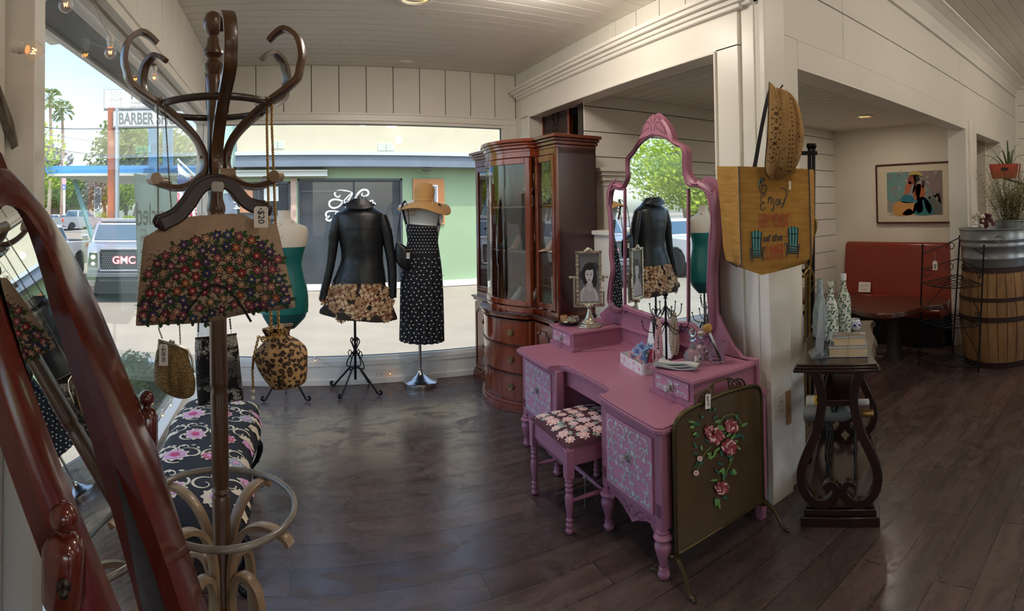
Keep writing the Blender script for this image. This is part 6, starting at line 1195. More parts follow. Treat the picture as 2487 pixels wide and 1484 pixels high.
for k in range(60): x, y = rnd.uniform(-.185, .185), rnd.uniform(-.17, .18); a = rnd.uniform(0, 6.28); b.use(gr_); [b.decal(seS, leaf(x+.004*i*cos(a), y+.004*i*sin(a), .028, .013, a+i*.7-.7), .0006) for i in range(3)]
for k in range(30):
    x, y = -.16+.066*(k % 6)+rnd.uniform(-.012, .012), -.155+.075*(k//6)+rnd.uniform(-.012, .012); rose(b, seS, x, y, rnd.uniform(.028, .042), *[(pkB, pkA, pkB), (pkA, pkB, pkA), (pkB, pkC, pkB)][k % 3])
b.build('seat_cushion', None, t, recalc=False)
b = MB().tube([(.05, -.02, .15), (.052, -.02, .07), (.045, -.022, .005)], .0008, 4).ball((.05, -.02, .155), .008, 8, (1, 1, .5)); b.build('stray_thread', mat('white paper tag', ''), t)
# ---- things on the dressing table
FW = lambda u, v, z: fl(u, v, z)
m_pew = mat('antique pewter', '#c0b6a2', .28, .85); 
c0 = VM @ V((.22, .43, .745)); d0 = hypot(c0.x, c0.y); t = thing('photo_frame', 'ornate silver swivel frame with a black and white portrait of a woman', 'photo frame', c0, rz=-.48)
b = MB().lathe([(.001, 0), (.078, 0), (.08, .006), (.078, .012), (.066, .016), (.064, .022), (.05, .028), (.048, .034), (.036, .044), (.028, .06), (.02, .08), (.014, .1), (.012, .118), (.016, .122), (.012, .13)], 32, squash=.85).use(m_pew); b.build('stand', m_pew, t)
zc, hw, hh = .305, .084, .15
b = MB().use(m_pew).box((-hw-.012, -.006, .128), (hw+.012, .006, .142)).box((-hw-.016, -.006, .13), (-hw-.004, .006, .33)).box((hw+.004, -.006, .13), (hw+.016, .006, .33)); b.tube([(-hw-.034, 0, .32), (-hw+.0, 0, .32)], .006, 10).tube([(hw, 0, .32), (hw+.034, 0, .32)], .006, 10).ball((-hw-.034, 0, .32), .01).ball((hw+.034, 0, .32), .01); b.build('swivel_yoke', None, t, bevel=.001)
b = MB(); FH = .165; FWd = .074
for (x0, z0, x1, z1) in ((-FWd, -FH, FWd, -FH), (FWd, -FH, FWd, FH), (FWd, FH, -FWd, FH), (-FWd, FH, -FWd, -FH)):
    b.bar((x0, -.008, .315+z0), (x1, -.008, .315+z1), .016, .02, up=(0, 1, 0))
    n_ = 12
    for k in range(n_+1): b.ball((x0+(x1-x0)*k/n_, -.016, .315+z0+(z1-z0)*k/n_), .0085 if k % 3 else .012, 8, (1, .6, 1))
for z in (-FH-.008, FH+.008):
    for k in range(5): b.ball((-.02+.01*k, -.02, .315+z+(.014*sin(pi*k/4))*(1 if z > 0 else -1)), .011, 8, (.9, .5, 1))
    b.ball((0, -.022, .315+z*1.04), .016, 10, (1, .5, 1.1))
fo = b.build('ornate_border', m_pew, t)
b = MB().use(mat('photo grey background', '#6f6f70', .35)).box((-FWd+.004, -.012, .315-FH+.004), (FWd-.004, -.002, .315+FH-.004)); S = planar((0, -.0125, .315), (1, 0, 0), (0, 0, 1)); G = lambda h: mat('photo tone '+h, h, .4)
b.use(G('#3a3a3b')).decal(S, disc(.035, .07, .03, 12), .0002).decal(S, disc(-.04, .02, .028, 12), .0002).use(G('#a8a8a9')).decal(S, spl2([(-.066, -.15), (-.06, -.09), (-.03, -.055), (0, -.05), (.03, -.06), (.058, -.1), (.066, -.15)], 4), .0004).use(G('#1e1e1f')).decal(S, spl2([(-.03, -.04), (-.044, .0), (-.042, .05), (-.02, .09), (.01, .1), (.038, .08), (.048, .03), (.052, -.02), (.04, -.06), (.02, -.05), (-.01, -.03)], 5, True), .0005)
b.use(G('#b9b9ba')).decal(S, spl2([(-.014, -.07), (-.012, -.03), (.02, -.03), (.022, -.075), (0, -.09)], 4, True), .0007).use(G('#cfcfd0')).decal(S, spl2([(-.024, .03), (-.02, .0), (-.008, -.026), (.004, -.034), (.018, -.02), (.027, .01), (.028, .045), (.012, .068), (-.012, .064)], 5, True), .0009)
b.use(G('#1e1e1f')).decal(S, spl2([(-.028, .04), (-.015, .055), (.005, .05), (.028, .06), (.03, .08), (0, .09), (-.026, .07)], 4, True), .0011)
for s in (-1, 1): b.decal(S, disc(.002+s*.012, .022, .0042, 8, 1.3), .0012).stroke(S, [(.002+s*.005, .031), (.002+s*.013, .035), (.002+s*.02, .031)], .002, .0012)
b.stroke(S, [(.003, .015), (.001, .003), (.005, 0)], .0014, .0012).use(G('#4a4a4b')).decal(S, disc(.003, -.012, .0035, 8, 2.2), .0012).use(G('#d8d8d9')).stroke(S, [(-.05, -.15), (-.045, -.1), (-.03, -.06)], .006, .0012).stroke(S, [(.05, -.15), (.045, -.11), (.028, -.07)], .006, .0012)
b.build('portrait_photo', None, fo, smooth=0, recalc=False)
tt = MB().use(mat('white paper tag', '')).box((.078, -.02, .23), (.098, -.019, .29)); tt.use(mat('tag ink', '')).box((.082, -.0205, .245), (.094, -.02, .247)).box((.082, -.0205, .255), (.09, -.02, .257)); tt.build('price_tag', None, t, smooth=0)
c0 = VM @ V((.08, .36, .745)); t = thing('trinket_dish', 'small scalloped brass dish on the left glove box, holding jewellery', 'dish', c0)
b = MB(); R_ = []
for r, z in ((.02, .006), (.05, .01), (.075, .022), (.08, .026), (.074, .024), (.048, .014), (.02, .011)): R_.append([(r*(1+.05*cos(10*a)*(r > .06))*cos(a), r*(1+.05*cos(10*a)*(r > .06))*sin(a), z) for a in [2*pi*k/60 for k in range(60)]])
b.rings(R_); [b.ball((.03*cos(a), .03*sin(a), .004), .006, 8) for a in (0, 2.1, 4.2)]; b.build('dish', mat('antique bronze', '#8c7a5e', .3, .9), t)
b = MB().prism([(-.028, 0), (.028, 0), (.022, .045), (-.03, .045)], .001, (0, 0, 0), (1, 0, 0), (0, .3, .95)); tag(b.build('earring_card', mat('kraft card', '#b2906a', .8), loc=c0+V((-.025, .02, .016))), 'brown card propped in the brass trinket dish', 'card')
b = MB(); [b.tube([(.034*cos(a), .034*sin(a), z+.002*sin(6*a)) for a in [i*pi/12 for i in range(24)]], .0055, 6, loop=True, up=(0, 0, 1)) for z in (.022, .034, .045)]; [b.ball((.038*cos(a), .038*sin(a), .03), .006, 6) for a in [i*pi/9 for i in range(18)]]; tag(b.build('bracelet', m_pew, loc=c0+V((.022, -.012, 0))), 'chunky silver bracelet in the brass trinket dish', 'bracelet')
b = MB(); [b.ball((.012*cos(a), .012*sin(a), .006), .005, 8) for a in [i for i in range(6)]]; b.ball((0, 0, .008), .008, 10); tag(b.build('earring', mat('pearl', ''), loc=c0+V((-.035, -.012, .014))), 'small pearl cluster earring at the left of the brass dish', 'earring')
# jewellery tree
c0 = VM @ V((1.0, .44, ZT+.012)); d0 = hypot(c0.x, c0.y); zt_ = at(1610, 712, d0).z-c0.z; t = thing('jewelry_tree', 'black metal jewellery tree with curled arms in front of the mirror', 'jewellery stand', c0); s = zt_/.34
b = MB().lathe([(.001, 0), (.05, 0), (.052, .006), (.03, .012), (.008, .02), (.006, .05), (.006, .30*s), (.004, zt_-.03), (.012, zt_-.028), (.006, zt_-.02), (.014, zt_-.012), (.015, zt_-.004), (.008, zt_+.006), (.003, zt_+.012)], 18); b.build('stem', m_irb, t)
arms = []
for ring, (z1, r1, zup, n_, ph) in enumerate(((zt_-.06, .085, .035, 6, .2), (zt_-.14, .125, .028, 6, .5))):
    for k in range(n_):
        a = ph+2*pi*k/n_; dx = V((cos(a), sin(a), 0)); q = spl([V((0, 0, z1)), dx*.02+V((0, 0, z1-.03)), dx*r1*.55+V((0, 0, z1-.062)), dx*r1*.9+V((0, 0, z1-.045)), dx*r1+V((0, 0, z1-.062+zup+.03))], 5)
        b = MB().tube(q, .0023, 6).ball(q[-1], .005, 8); b.build('arm', m_irb, t); arms.append((q[-5], a))
def necklace(lab, px, top_v, bot_v, n_str, rb, m, w=.018, dd=0, seed=0):
    rn = random.Random(seed)
    for k in range(n_str):
        b = MB(); P0 = at(px+rn.uniform(-6, 6), top_v+rn.uniform(-2, 8), d0+dd); bot = at(px+rn.uniform(-9, 9), bot_v-rn.uniform(0, 36), d0+dd+rn.uniform(-.01, .01)); r = V((P0.x, P0.y, 0)).normalized(); sd = V((r.y, -r.x, 0)); ww = w*rn.uniform(.5, 1.1)
        q = spl([P0, P0.lerp(bot, .3)+sd*ww+r*rn.uniform(-.008, .008), P0.lerp(bot, .8)+sd*ww*1.1, bot, P0.lerp(bot, .8)-sd*ww*1.1, P0.lerp(bot, .3)-sd*ww, P0+r*.004], 6); beads(b, [x-c0 for x in q], rb*rn.uniform(.8, 1.15), None, 6)
        tag(b.build('necklace', m, loc=c0), lab, 'necklace', lab.split(' on ')[0]+' group')
necklace('black bead necklace on the left arms of the jewellery tree', 1592, 768, 850, 3, .0048, mat('black glossy beads', '#17161a', .15), .012, -.1, 1)
necklace('rose pearl necklace on the left arms of the jewellery tree, reaching into the tin', 1598, 775, 884, 6, .0058, mat('rose pearls', '#dba7ab', .2, Coat_Weight=.6), .014, -.11, 2)
necklace('gold bead necklace on the left arms of the jewellery tree', 1596, 772, 846, 3, .0038, mat('gold beads', '#c0a06a', .25, .8), .01, -.095, 3)
necklace('cream pearl necklace on the right arms of the jewellery tree', 1636, 762, 868, 7, .0056, mat('cream pearls', '#d9cbb3', .2, Coat_Weight=.6), .014, .02, 4)
necklace('clear crystal bead necklace on the right rear arm of the jewellery tree', 1632, 750, 812, 3, .0052, m_crys, .01, .04, 5)
# patterned tin with hinged lid
p0 = FW(1504, 882, ZT); p1 = FW(1560, 914, ZT); e1 = (p1-p0).normalized(); e2 = V((e1.y, -e1.x, 0)); e2 = -e2 if e2.x < 0 else e2; Lx, Ly, Hz = (p1-p0).length, .17, .06
t = thing('floral_tin', 'white tin printed with pink blossom, open lid, in front of the jewellery tree', 'tin', p0, atan2(e1.y, e1.x)); sg = 1 if (V((-e1.y, e1.x, 0)).dot(e2) > 0) else -1
m_tin = mat('white enamel tin', '#ece6e8', .3); m_tp = mat('pink blossom print', '#e29ab4', .4)
def rr(x0, y0, x1, y1, r, n=5): return [(x0+r-r*cos(a), y0+r-r*sin(a)) for a in [pi/2*i/n for i in range(n+1)]]+[(x1-r+r*sin(a), y0+r-r*cos(a)) for a in [pi/2*i/n for i in range(n+1)]]+[(x1-r+r*cos(a), y1-r+r*sin(a)) for a in [pi/2*i/n for i in range(n+1)]]+[(x0+r-r*sin(a), y1-r+r*cos(a)) for a in [pi/2*i/n for i in range(n+1)]]
ya, yb = (0, Ly) if sg > 0 else (-Ly, 0)
b = MB().use(m_tin); out_, inn = rr(0, ya, Lx, yb, .02), rr(.003, ya+.003, Lx-.003, yb-.003, .018)
b.rings([[(x, y, 0) for x, y in out_], [(x, y, Hz) for x, y in out_], [(x, y, Hz) for x, y in inn], [(x, y, .004) for x, y in inn]]); b.use(m_tp); rnd = random.Random(3)
yf = ya if sg > 0 else yb; nf = -1 if sg > 0 else 1; S1 = lambda u, v: (V((u, yf, v)), V((0, nf, 0))); S2 = lambda u, v: (V((Lx, yf+sg*u, v)), V((1, 0, 0)))
for S_, w in ((S1, Lx), (S2, Ly)):
    for k in range(12): x, y = rnd.uniform(.03, w-.03), rnd.uniform(.012, Hz-.012); b.decal(S_, petal(x, y, rnd.uniform(.005, .009), 5, rnd.random()*6), .0005); b.stroke(S_, [(x, y), (x+rnd.uniform(-.015, .015), y-.012)], .0012, .0005)
b.build('tin_box', None, t, recalc=False)
b = MB().use(m_tin); b.M = Matrix.Translation((0, (yb if sg > 0 else ya)+sg*.006, Hz)) @ Matrix.Rotation(-sg*.20, 4, 'X'); Lr = rr(0, 0, Lx, Ly*.95, .02); b.prism(Lr, .012, (0, sg*.012, 0), (1, 0, 0), (0, 0, 1), (0, -sg, 0)); b.build('lid', m_tin, t, bevel=.002)
TM = Matrix.Translation(p0) @ Matrix.Rotation(atan2(e1.y, e1.x), 4, 'Z')
b = MB(); fc = TM @ V((Lx*.45, sg*Ly*.45, .006)); 
t = thing('pansy_posy', 'little posy of blue and pink silk pansies in the open tin', 'flowers', fc)
for k, (dx, dy, dz, m_) in enumerate(((-.03, 0, .085, '#a9c1e6'), (.01, .01, .1, '#8fb0e0'), (.045, -.01, .07, '#b5c9ea'), (-.055, .01, .06, '#e2a7b4'), (.075, .02, .085, '#a7bfe2'), (-.02, -.03, .05, '#e6b2bd'))):
    b = MB().use(mat('silk petal '+m_, m_, .8)); q0 = V((dx, dy, dz)); nr = V((-.35, -.75, .5)).normalized(); ux = nr.orthogonal().normalized(); uy = nr.cross(ux); S_ = planar(q0, ux, uy)
    for j in range(5): a = j*1.256+k; S2_ = planar(q0+nr*.0015*j, ux, uy); b.prism([(x*1.0, y*1.0) for x, y in [(0, 0), (.010*cos(a-.7), .010*sin(a-.7)), (.026*cos(a-.42), .026*sin(a-.42)), (.03*cos(a), .03*sin(a)), (.026*cos(a+.42), .026*sin(a+.42)), (.01*cos(a+.7), .01*sin(a+.7))]], .0012, q0+nr*.0015*j, ux, uy)
    b.use(mat('blue pansy veins', '#3457b0', .8)); [b.prism(leaf(0, 0, .018, .006, j*1.256+k), .0006, q0+nr*.009, ux, uy) for j in range(5)]; b.use(m_yl).ball(q0+nr*.01, .003, 6); b.use(mat('stem green', '#5f7f5a', .7)).tube([q0, q0*.5+V((0, 0, .0)), V((0, 0, .004))], .0015, 5); b.build('pansy', None, t, recalc=False)
b = MB(); rnd = random.Random(8)
for k in range(14): a = rnd.uniform(0, 6.28); q = V((.05*cos(a), .04*sin(a), rnd.uniform(.012, .04))); ux = V((cos(a), sin(a), rnd.uniform(-.2, .6))).normalized(); b.prism(leaf(0, 0, .035, .024, 0), .001, q*.6, ux, ux.cross(V((0, 0, 1))).normalized())
b.build('leaves', mat('sage silk leaves', '#6d8f70', .7), t)
for k, (lx, ly, lz, w, h, dd, c_, lab, rt) in enumerate(((.72, .5, .006, .03, .10, .03, '#8a1f33', 'dark red small box standing in the floral tin', .35), (.62, .62, .006, .05, .105, .02, '#6f9ac0', 'blue and white patterned box at the back of the floral tin', -.3))):
    b = MB(); b.M = Matrix.Rotation(rt, 4, 'Y'); b.use(mat('trinket box '+c_, c_, .35)).box((-w/2, -dd/2, 0), (w/2, dd/2, h)); 
    if k: b.use(m_wl); [b.decal(planar((0, -dd/2, h/2), (1, 0, 0), (0, 0, 1)), petal(x, y, .009, 5), .0006) for x, y in ((-.01, .02), (.012, -.01), (-.012, -.03), (.01, .035))]
    tag(b.build('trinket_box', None, bevel=.002, loc=TM @ V((Lx*lx, sg*Ly*ly, lz+.004))), lab, 'box')
# gloves, scent bottles, tumbler with brushes on the right glove box
ZB = .746
g0, g1 = at(1585, 868, 2.58), at(1690, 895, 2.52); c0 = FW(1640, 895, ZB); t = thing('gloves', 'folded pale grey gloves lying on the right glove box', 'gloves', c0); dr = (FW(1700, 905, ZB)-FW(1600, 893, ZB)); dr.z = 0; Lg = .20; dr.normalize(); sd = V((-dr.y, dr.x, 0))
for k in range(3):
    S_ = lambda u, v, k=k: (dr*(-.10+.2*u+.006*k)+sd*((v-.5)*(.055+.02*sin(u*5+k)))+V((0, 0, .007+.009*k+.006*sin(u*7+k*1.3)*(.4+.6*u)+.004*cos(v*8))), V((0, 0, 1)))
    b = MB().sheet(S_, 22, 8, .006); b.build('glove' if k < 2 else 'cuff_fold', mat('pale grey suede', '#bfc0bd', .85, bump=.3, bs=90), t)
m_cut = mat('cut glass', '#eef2f4', .02, 0, Transmission_Weight=.9, IOR=1.5)
for k, (u, v, s_, lab) in enumerate(((1683, 886, 1.0, 'cut glass scent bottle with faceted ball stopper'), (1703, 872, .92, 'round cut glass scent bottle with silver collar, behind the taller one'))):
    c0 = FW(u, v, ZB); t = thing('perfume_bottle', lab, 'perfume bottle', c0, 0, 'scent bottles')
    b = MB(); R_ = [[(s_*r*(1+.05*cos(8*a+z*90)*(r > .02))*cos(a), s_*r*(1+.05*cos(8*a+z*90)*(r > .02))*sin(a), z*s_) for a in [2*pi*i/32 for i in range(32)]] for r, z in ((.022, 0), (.032, .006), (.042, .03), (.043, .045), (.034, .066), (.018, .08), (.013, .09), (.013, .115), (.018, .12), (.018, .124))]; b.rings(R_); b.build('flask', m_cut, t, smooth=15)
    b = MB(); b.lathe([(.01, .124*s_), (.008, .13*s_), (.016, .142*s_), (.019, .155*s_), (.015, .168*s_), (.004, .174*s_)] if k == 0 else [(.014, .122*s_), (.016, .124*s_), (.016, .134*s_), (.02, .14*s_), (.012, .148*s_), (.001, .149*s_)], 9); b.build('stopper', m_cut if k == 0 else m_pew, t, smooth=15)
    if k == 0: b = MB().use(mat('white paper tag', '')).prism([(-.006, -.012), (.006, -.012), (.006, .012), (-.006, .012)], .0006, (-.02, -.04, .04), (.9, -.4, 0), (0, 0, 1)); b.build('price_tag', None, t)
c0 = FW(1742, 880, ZB); t = thing('glass_tumbler', 'clear glass tumbler on the right glove box, holding two brushes', 'tumbler', c0)
b = MB().lathe([(.001, 0), (.036, 0), (.038, .004), (.0375, .098), (.0375, .1), (.0345, .1), (.034, .014), (.001, .012)], 36, cap=False); b.build('tumbler', mat('clear tumbler glass', '#f6fafa', .0, 0, Transmission_Weight=1, IOR=1.35), t)
b = MB().lathe([(.001, .0125), (.022, .0125), (.022, .0132), (.001, .0134)], 20, cap=False); b.build('price_sticker', mat('white paper tag', ''), t)
r = V((c0.x, c0.y, 0)).normalized(); sx_ = V((r.y, -r.x, 0))
def brush(name, lab, a, e, rh, m1, m2, headr, headl):
    d = (e-a); L = d.length; t = thing(name, lab, 'brush', a, rot=V((0, 0, 1)).rotation_difference(d.normalized()).to_euler())
    b = MB().lathe([(.003, 0), (rh*.75, L*.15), (rh, L*.45), (rh*.8, L*.62)], 14); b.build('handle', m1, t); b = MB().lathe([(rh*.82, L*.60), (rh*1.1, L*.76)], 14); b.build('ferrule', m_wl if headr > .01 else m_irb, t)
    b = MB().lathe([(rh*1.0, L*.75), (headr*.9, L*.82), (headr, L*.93), (headr*.75, L*.985), (.001, L)], 18); b.build('bristles', m2, t)
brush('makeup_brush', 'white-handled powder brush with tan bristles leaning in the tumbler', c0+sx_*.018+V((0, 0, .016)), c0-sx_*.052+V((0, 0, .185)), .0068, mat('white brush handle', '#e4e0de', .35), mat('tan bristles', '#b98b4c', .9, bump=.6, bs=200), .024, .05)
brush('makeup_brush', 'thin red-brown brush behind the white one in the tumbler', c0+sx_*.012+r*.015+V((0, 0, .016)), c0-sx_*.034+r*.015+V((0, 0, .125)), .0045, mat('red brown handle', '#7a2e2a', .3), mat('dark bristles', '#2e2220', .9), .007, .02)
# ---- painted fire screen
YS = 1.66; f0, f1 = 1.415, 1.955; sc0 = V(((f0+f1)/2, YS, 0)); t = thing('fire_screen', 'bronze fire screen with roses painted on smoky glass, leaning by the pink table', 'fire screen', sc0)
hw = (f1-f0)/2; zb, zt_ = .115, .685; m_brz = mat('dark olive bronze', '#55492f', .38, .75)
op = [(-hw, zb), (hw, zb), (hw, zt_-.085), (hw-.012, zt_-.045), (hw-.045, zt_-.022), (hw-.1, zt_-.012), (0, zt_), (-hw+.1, zt_-.012), (-hw+.045, zt_-.022), (-hw+.012, zt_-.045), (-hw, zt_-.085)]
b = MB().tube([(x, 0, z) for x, z in op[:3]+[(q[0], q[1]) for q in spl2(op[2:], 5)][1:]], .0095, 10, up=(0, -1, 0), loop=True); b.build('frame', m_brz, t)
n = NT('smoky painted glass'); n_mat = n.fin(n.ramp(n.noise(4, 3), [(.3, srgb('#58452f')), (.7, srgb('#685339'))]), .15, .35); b = MB().use(n_mat).prism(op, .004, (0, .002, 0), (1, 0, 0), (0, 0, 1), (0, -1, 0))
S0_ = lambda u, v: onY(u, v, YS-.006)-sc0; S = lambda u, v: (S0_(u, v), V((0, -1, 0))); rnd = random.Random(17)
gA, gB, rA, rB, rC, rD = mat('painted dark green', '#2f6350', .6), mat('painted leaf green', '#6d9a52', .6), mat('painted rose', '#b4626a', .6), mat('painted pink', '#d69a98', .6), mat('painted pale pink', '#ead0c4', .6), mat('painted deep rose', '#8f3440', .6)
for (x, y, n_, sp_) in ((1720, 1030, 12, 34), (1772, 1070, 12, 34), (1790, 1040, 10, 28), (1745, 1075, 8, 36), (1705, 1105, 8, 20), (1770, 1130, 8, 22), (1755, 1165, 8, 18), (1740, 1200, 6, 20)):
    for k in range(n_): a = rnd.uniform(0, 6.28); q = rnd.uniform(.3, 1)*sp_; b.use(gA if k % 2 else gB).decal(S, leaf(x+q*cos(a), y+q*sin(a), rnd.uniform(12, 22), rnd.uniform(5, 9), a), .001+.0002*k)
for q in ([(1690, 1150), (1705, 1110), (1725, 1085)], [(1748, 1195), (1762, 1150), (1780, 1110)], [(1745, 1030), (1760, 1010), (1785, 1008), (1800, 1030)]): b.use(gB).stroke(S, spl2(q, 5), 1.6, .003)
for x, y, r_ in ((1735, 1058, 24), (1775, 1035, 20), (1770, 1085, 23), (1752, 1185, 20), (1722, 1045, 16)):
    b.use(rD).decal(S, petal(x, y, r_, 7, rnd.random()), .0045)
    for k in range(16): a = rnd.uniform(0, 6.28); q = rnd.uniform(.15, .8)*r_; b.use((rA, rB, rC)[k % 3]).decal(S, leaf(x+q*cos(a), y+q*sin(a), r_*rnd.uniform(.35, .6), r_*.22, a+1.4), .0048+.0001*k)
for x, y in ((1698, 1113), (1689, 1148)): b.use(rC).decal(S, disc(x, y, 7, 8), .0045).use(rB).decal(S, disc(x, y, 4, 8), .005)
b.build('painted_panel', None, t, smooth=0, recalc=False)
b = MB(); oz = zt_-.012
for s in (-1, 1):
    b.tube(spl([(s*.16, 0, oz+.002), (s*.15, 0, oz+.03), (s*.12, 0, oz+.05), (s*.08, 0, oz+.055), (s*.05, 0, oz+.07), (0, 0, oz+.072)], 5), .0042, 8).tube([(s*.085+.016*cos(a), 0, oz+.03+.016*sin(a)) for a in [i*pi/6 for i in range(12)]], .003, 6, loop=True, up=(0, -1, 0)).tube([(s*.12+.012*cos(a), 0, oz+.024+.012*sin(a)) for a in [i*pi/6 for i in range(12)]], .003, 6, loop=True, up=(0, -1, 0)).bar((s*.06, 0, oz+.01), (s*.045, 0, oz+.07), .006, .006).bar((s*.1, 0, oz+.01), (s*.055, 0, oz+.06), .005, .005).bar((s*.14, 0, oz), (s*.1, 0, oz+.055), .005, .005)
b.build('scroll_handle', m_brz, t)
for s in (-1, 1):
    b = MB().lathe([(.011, .09), (.014, .1), (.011, .11), (.013, .12)], 12, (s*hw, 0, 0)); 
    for q in (-1, 1): b.tube(spl([(s*hw, 0, .105), (s*hw+s*.01, q*.035, .095), (s*hw+s*.016, q*.07, .055), (s*hw+s*.02, q*.095, .014), (s*hw+s*.022, q*.125, .008)], 5), [.0095]*8+[.0075]*13, 8).ball((s*hw+s*.022, q*.125, .008), .0095, 8, (1, 1.3, .8))
    b.build('foot', m_brz, t)
q = onY(1719, 974, YS-.02)-sc0; b = MB().use(mat('white paper tag', '')).prism([(-.016, -.03), (.014, -.034), (.018, .026), (-.013, .03)], .0008, q, (1, 0, 0), (0, 0, 1), (0, -1, 0)).use(mat('tag ink', '')); text_mb(b, '$44.00', .016, q+V((0, -.0012, 0)), (.1, 0, -1), (1, 0, .1), .0, bold=.0003); b.build('price_tag', None, t, smooth=0, recalc=False)
# ================================================================ things on the white column
DTo = 2.50; t = thing('tote_bag', 'mustard jute tote bag printed with a summer slogan, hanging on the white column', 'tote bag', at(1860, 540, DTo)); tote = t
n = NT('mustard jute'); wv = n.math('MULTIPLY', n('TexWave', Vector=n.co(), Scale=160.0, Distortion=1.5), .5); n.bump(n.math('ADD', wv, n.noise(200, 2, n.co(scale=(1, 1, .3)))), .5, .002); m_jute = n.fin(n.ramp(n.noise(60, 4, n.co(scale=(.15, .15, 1))), [(.3, srgb('#a8772f')), (.7, srgb('#c39246'))]), .85)
def tot(u, v): return at(u, v, 2.42+.0*u)
lv = [((1794, 404), (1965, 411), (1977, 412), (1741, 404)), ((1795, 440), (1966, 446), (1978, 445), (1742, 430)), ((1797, 520), (1968, 520), (1978, 520), (1750, 520)), ((1799, 600), (1970, 590), (1976, 590), (1757, 600)), ((1801, 643), (1970, 624), (1974, 618), (1764, 634)), ((1815, 656), (1955, 640), (1958, 634), (1790, 648)), ((1850, 668), (1915, 652), (1915, 650), (1840, 660))]
R_ = []
for i, (A, B_, C, D) in enumerate(lv):
    a, b_, c, d = at(*A, 2.42), at(*B_, 2.46), at(*C, 2.66), at(*D, 2.63); ring = []
    for p, q, bl in ((a, b_, .012), (b_, c, -.01), (c, d, 0), (d, a, -.018)):
        for k in range(8): x = p.lerp(q, k/8); nrm = V((q-p)).cross(V((0, 0, 1))).normalized(); ring.append(x+nrm*(bl*sin(pi*k/8)*(1 if i < 5 else .3)+.003*mnoise.noise(V((i*.8, k*.9, bl*50)))))
    R_.append(ring)
b = WB(t); b.rings(R_, cap=False); b.add(R_[-1], [tuple(range(len(R_[-1])))]); b.build('bag_body', m_jute, t, recalc=True)
b = WB(t).use(mat('slate piping', '#4a4f5c', .7))
for q, dd in (([(1794, 404), (1795, 440), (1797, 520), (1799, 600), (1801, 643), (1790, 648), (1764, 634)], 2.415), ([(1965, 411), (1966, 446), (1968, 520), (1970, 590), (1970, 624)], 2.455)):
    b.tube([at(u, v, dd if u > 1793 else 2.6) for u, v in q], .0028, 6)
b.build('piping', None, t)
A, B_, C_ = at(1794, 404, 2.42), at(1965, 411, 2.46), at(1799, 600, 2.42); nT = (B_-A).cross(C_-A).normalized(); nT = nT if nT.dot(A-O) < 0 else -nT
def tS(u, v, off=.016):
    r = ray(u, v); r2 = r*((A+nT*off-O).dot(nT)/r.dot(nT)); return O+r2
S = lambda u, v: (tS(u, v), nT); axT = (tS(1900, 550)-tS(1850, 551.5)).normalized(); ayT = nT.cross(axT)
m_pn = mat('navy print', '#26364a', .8); m_pr = mat('brick red print', '#b8443a', .8); m_pt = mat('aqua print', '#58a89c', .8); b = WB(t).use(m_pn)
def es(pts, w=2.0): q = spl2(pts, 6); n = len(q); b.stroke(S, q, [w*(.6+.5*sin(pi*i/(n-1))) for i in range(n)], .0006)
zz_ = lambda x, y: (1720+x/2.853, 180+y/2.853)
for P_ in ([(380, 770), (355, 775), (362, 815), (385, 830), (403, 800), (398, 770), (378, 775), (372, 810), (395, 840)], [(400, 845), (372, 848), (365, 880), (390, 888), (365, 905), (365, 935), (385, 940), (403, 915)], [(418, 850), (418, 900)], [(418, 875), (430, 852), (440, 862), (438, 905)], [(455, 858), (455, 930), (445, 945), (436, 930)], [(472, 870), (470, 900), (482, 908), (490, 890), (484, 865), (472, 870)], [(500, 858), (500, 890), (512, 902)], [(530, 860), (520, 910), (505, 930)], [(497, 800), (510, 790), (535, 800), (545, 830), (535, 870), (515, 900)]): es([zz_(*p) for p in P_], 2.0)
for k in range(4): (b.use(m_pt if k % 2 == 0 else m_pn)).decal(S, [zz_(367, 713), zz_(340+k*16, 775-k*11), zz_(353+k*15, 765-k*10)], .001)
b.use(m_pn).stroke(S, [zz_(366, 712), zz_(376, 775)], .8, .001)
b.use(m_pr); text_mb(b, 'EVERY MOMENT', .090, tS(1880, 538, .0168), axT, ayT, .0, squeeze=.21); text_mb(b, 'SUMMER', .096, tS(1881, 614, .0168), (axT+ayT*.03), ayT, .0, squeeze=.235)
b.use(m_pn); text_mb(b, '\u00b7 of the \u00b7', .046, tS(1877, 578, .0168), (axT+ayT*.06), ayT, .0, shear=.15, bold=.0006, squeeze=.8)
for cx_, cy_, mir_ in ((1839, 600, 1), (1925, 590, -1)):
    X = lambda x, y: (cx_+mir_*x, cy_+y)
    for k in range(3): b.use(m_pt).decal(S, [X(-12+k*7.5, -40+abs(k-1)*3), X(-6.5+k*7.5, -40+abs(k-1)*3), X(-7+k*6.5, 5), X(-11+k*6.5, 5)], .0008)
    b.use(m_pn)
    for q in ([(-13, -38), (-11, 5)], [(-5.5, -41), (-5, 5)], [(2.5, -41), (2, 5)], [(10, -37), (8, 5)], [(-13, -22), (10, -22)], [(-19, 4), (-12, 6), (-12, 10)], [(12, 2), (19, 0), (18, 6)], [(-16, 8), (-12, 36)], [(-12, 26), (13, 24)], [(13, 4), (14, 34)], [(-16, 10), (14, 8)], [(-15, 16), (14, 14)], [(-14, 21), (14, 19)]): b.stroke(S, [X(*p) for p in q], 2.6, .0012)
    b.use(m_pt); [b.decal(S, [X(-9+k*6, -2), X(-5+k*6, -2), X(-5+k*6, 22), X(-9+k*6, 22)], .001) for k in range(3)]
b.build('printed_slogan', None, t, smooth=0, recalc=False)
b = WB(t); m_str = mat('black webbing strap', '#23252b', .8)
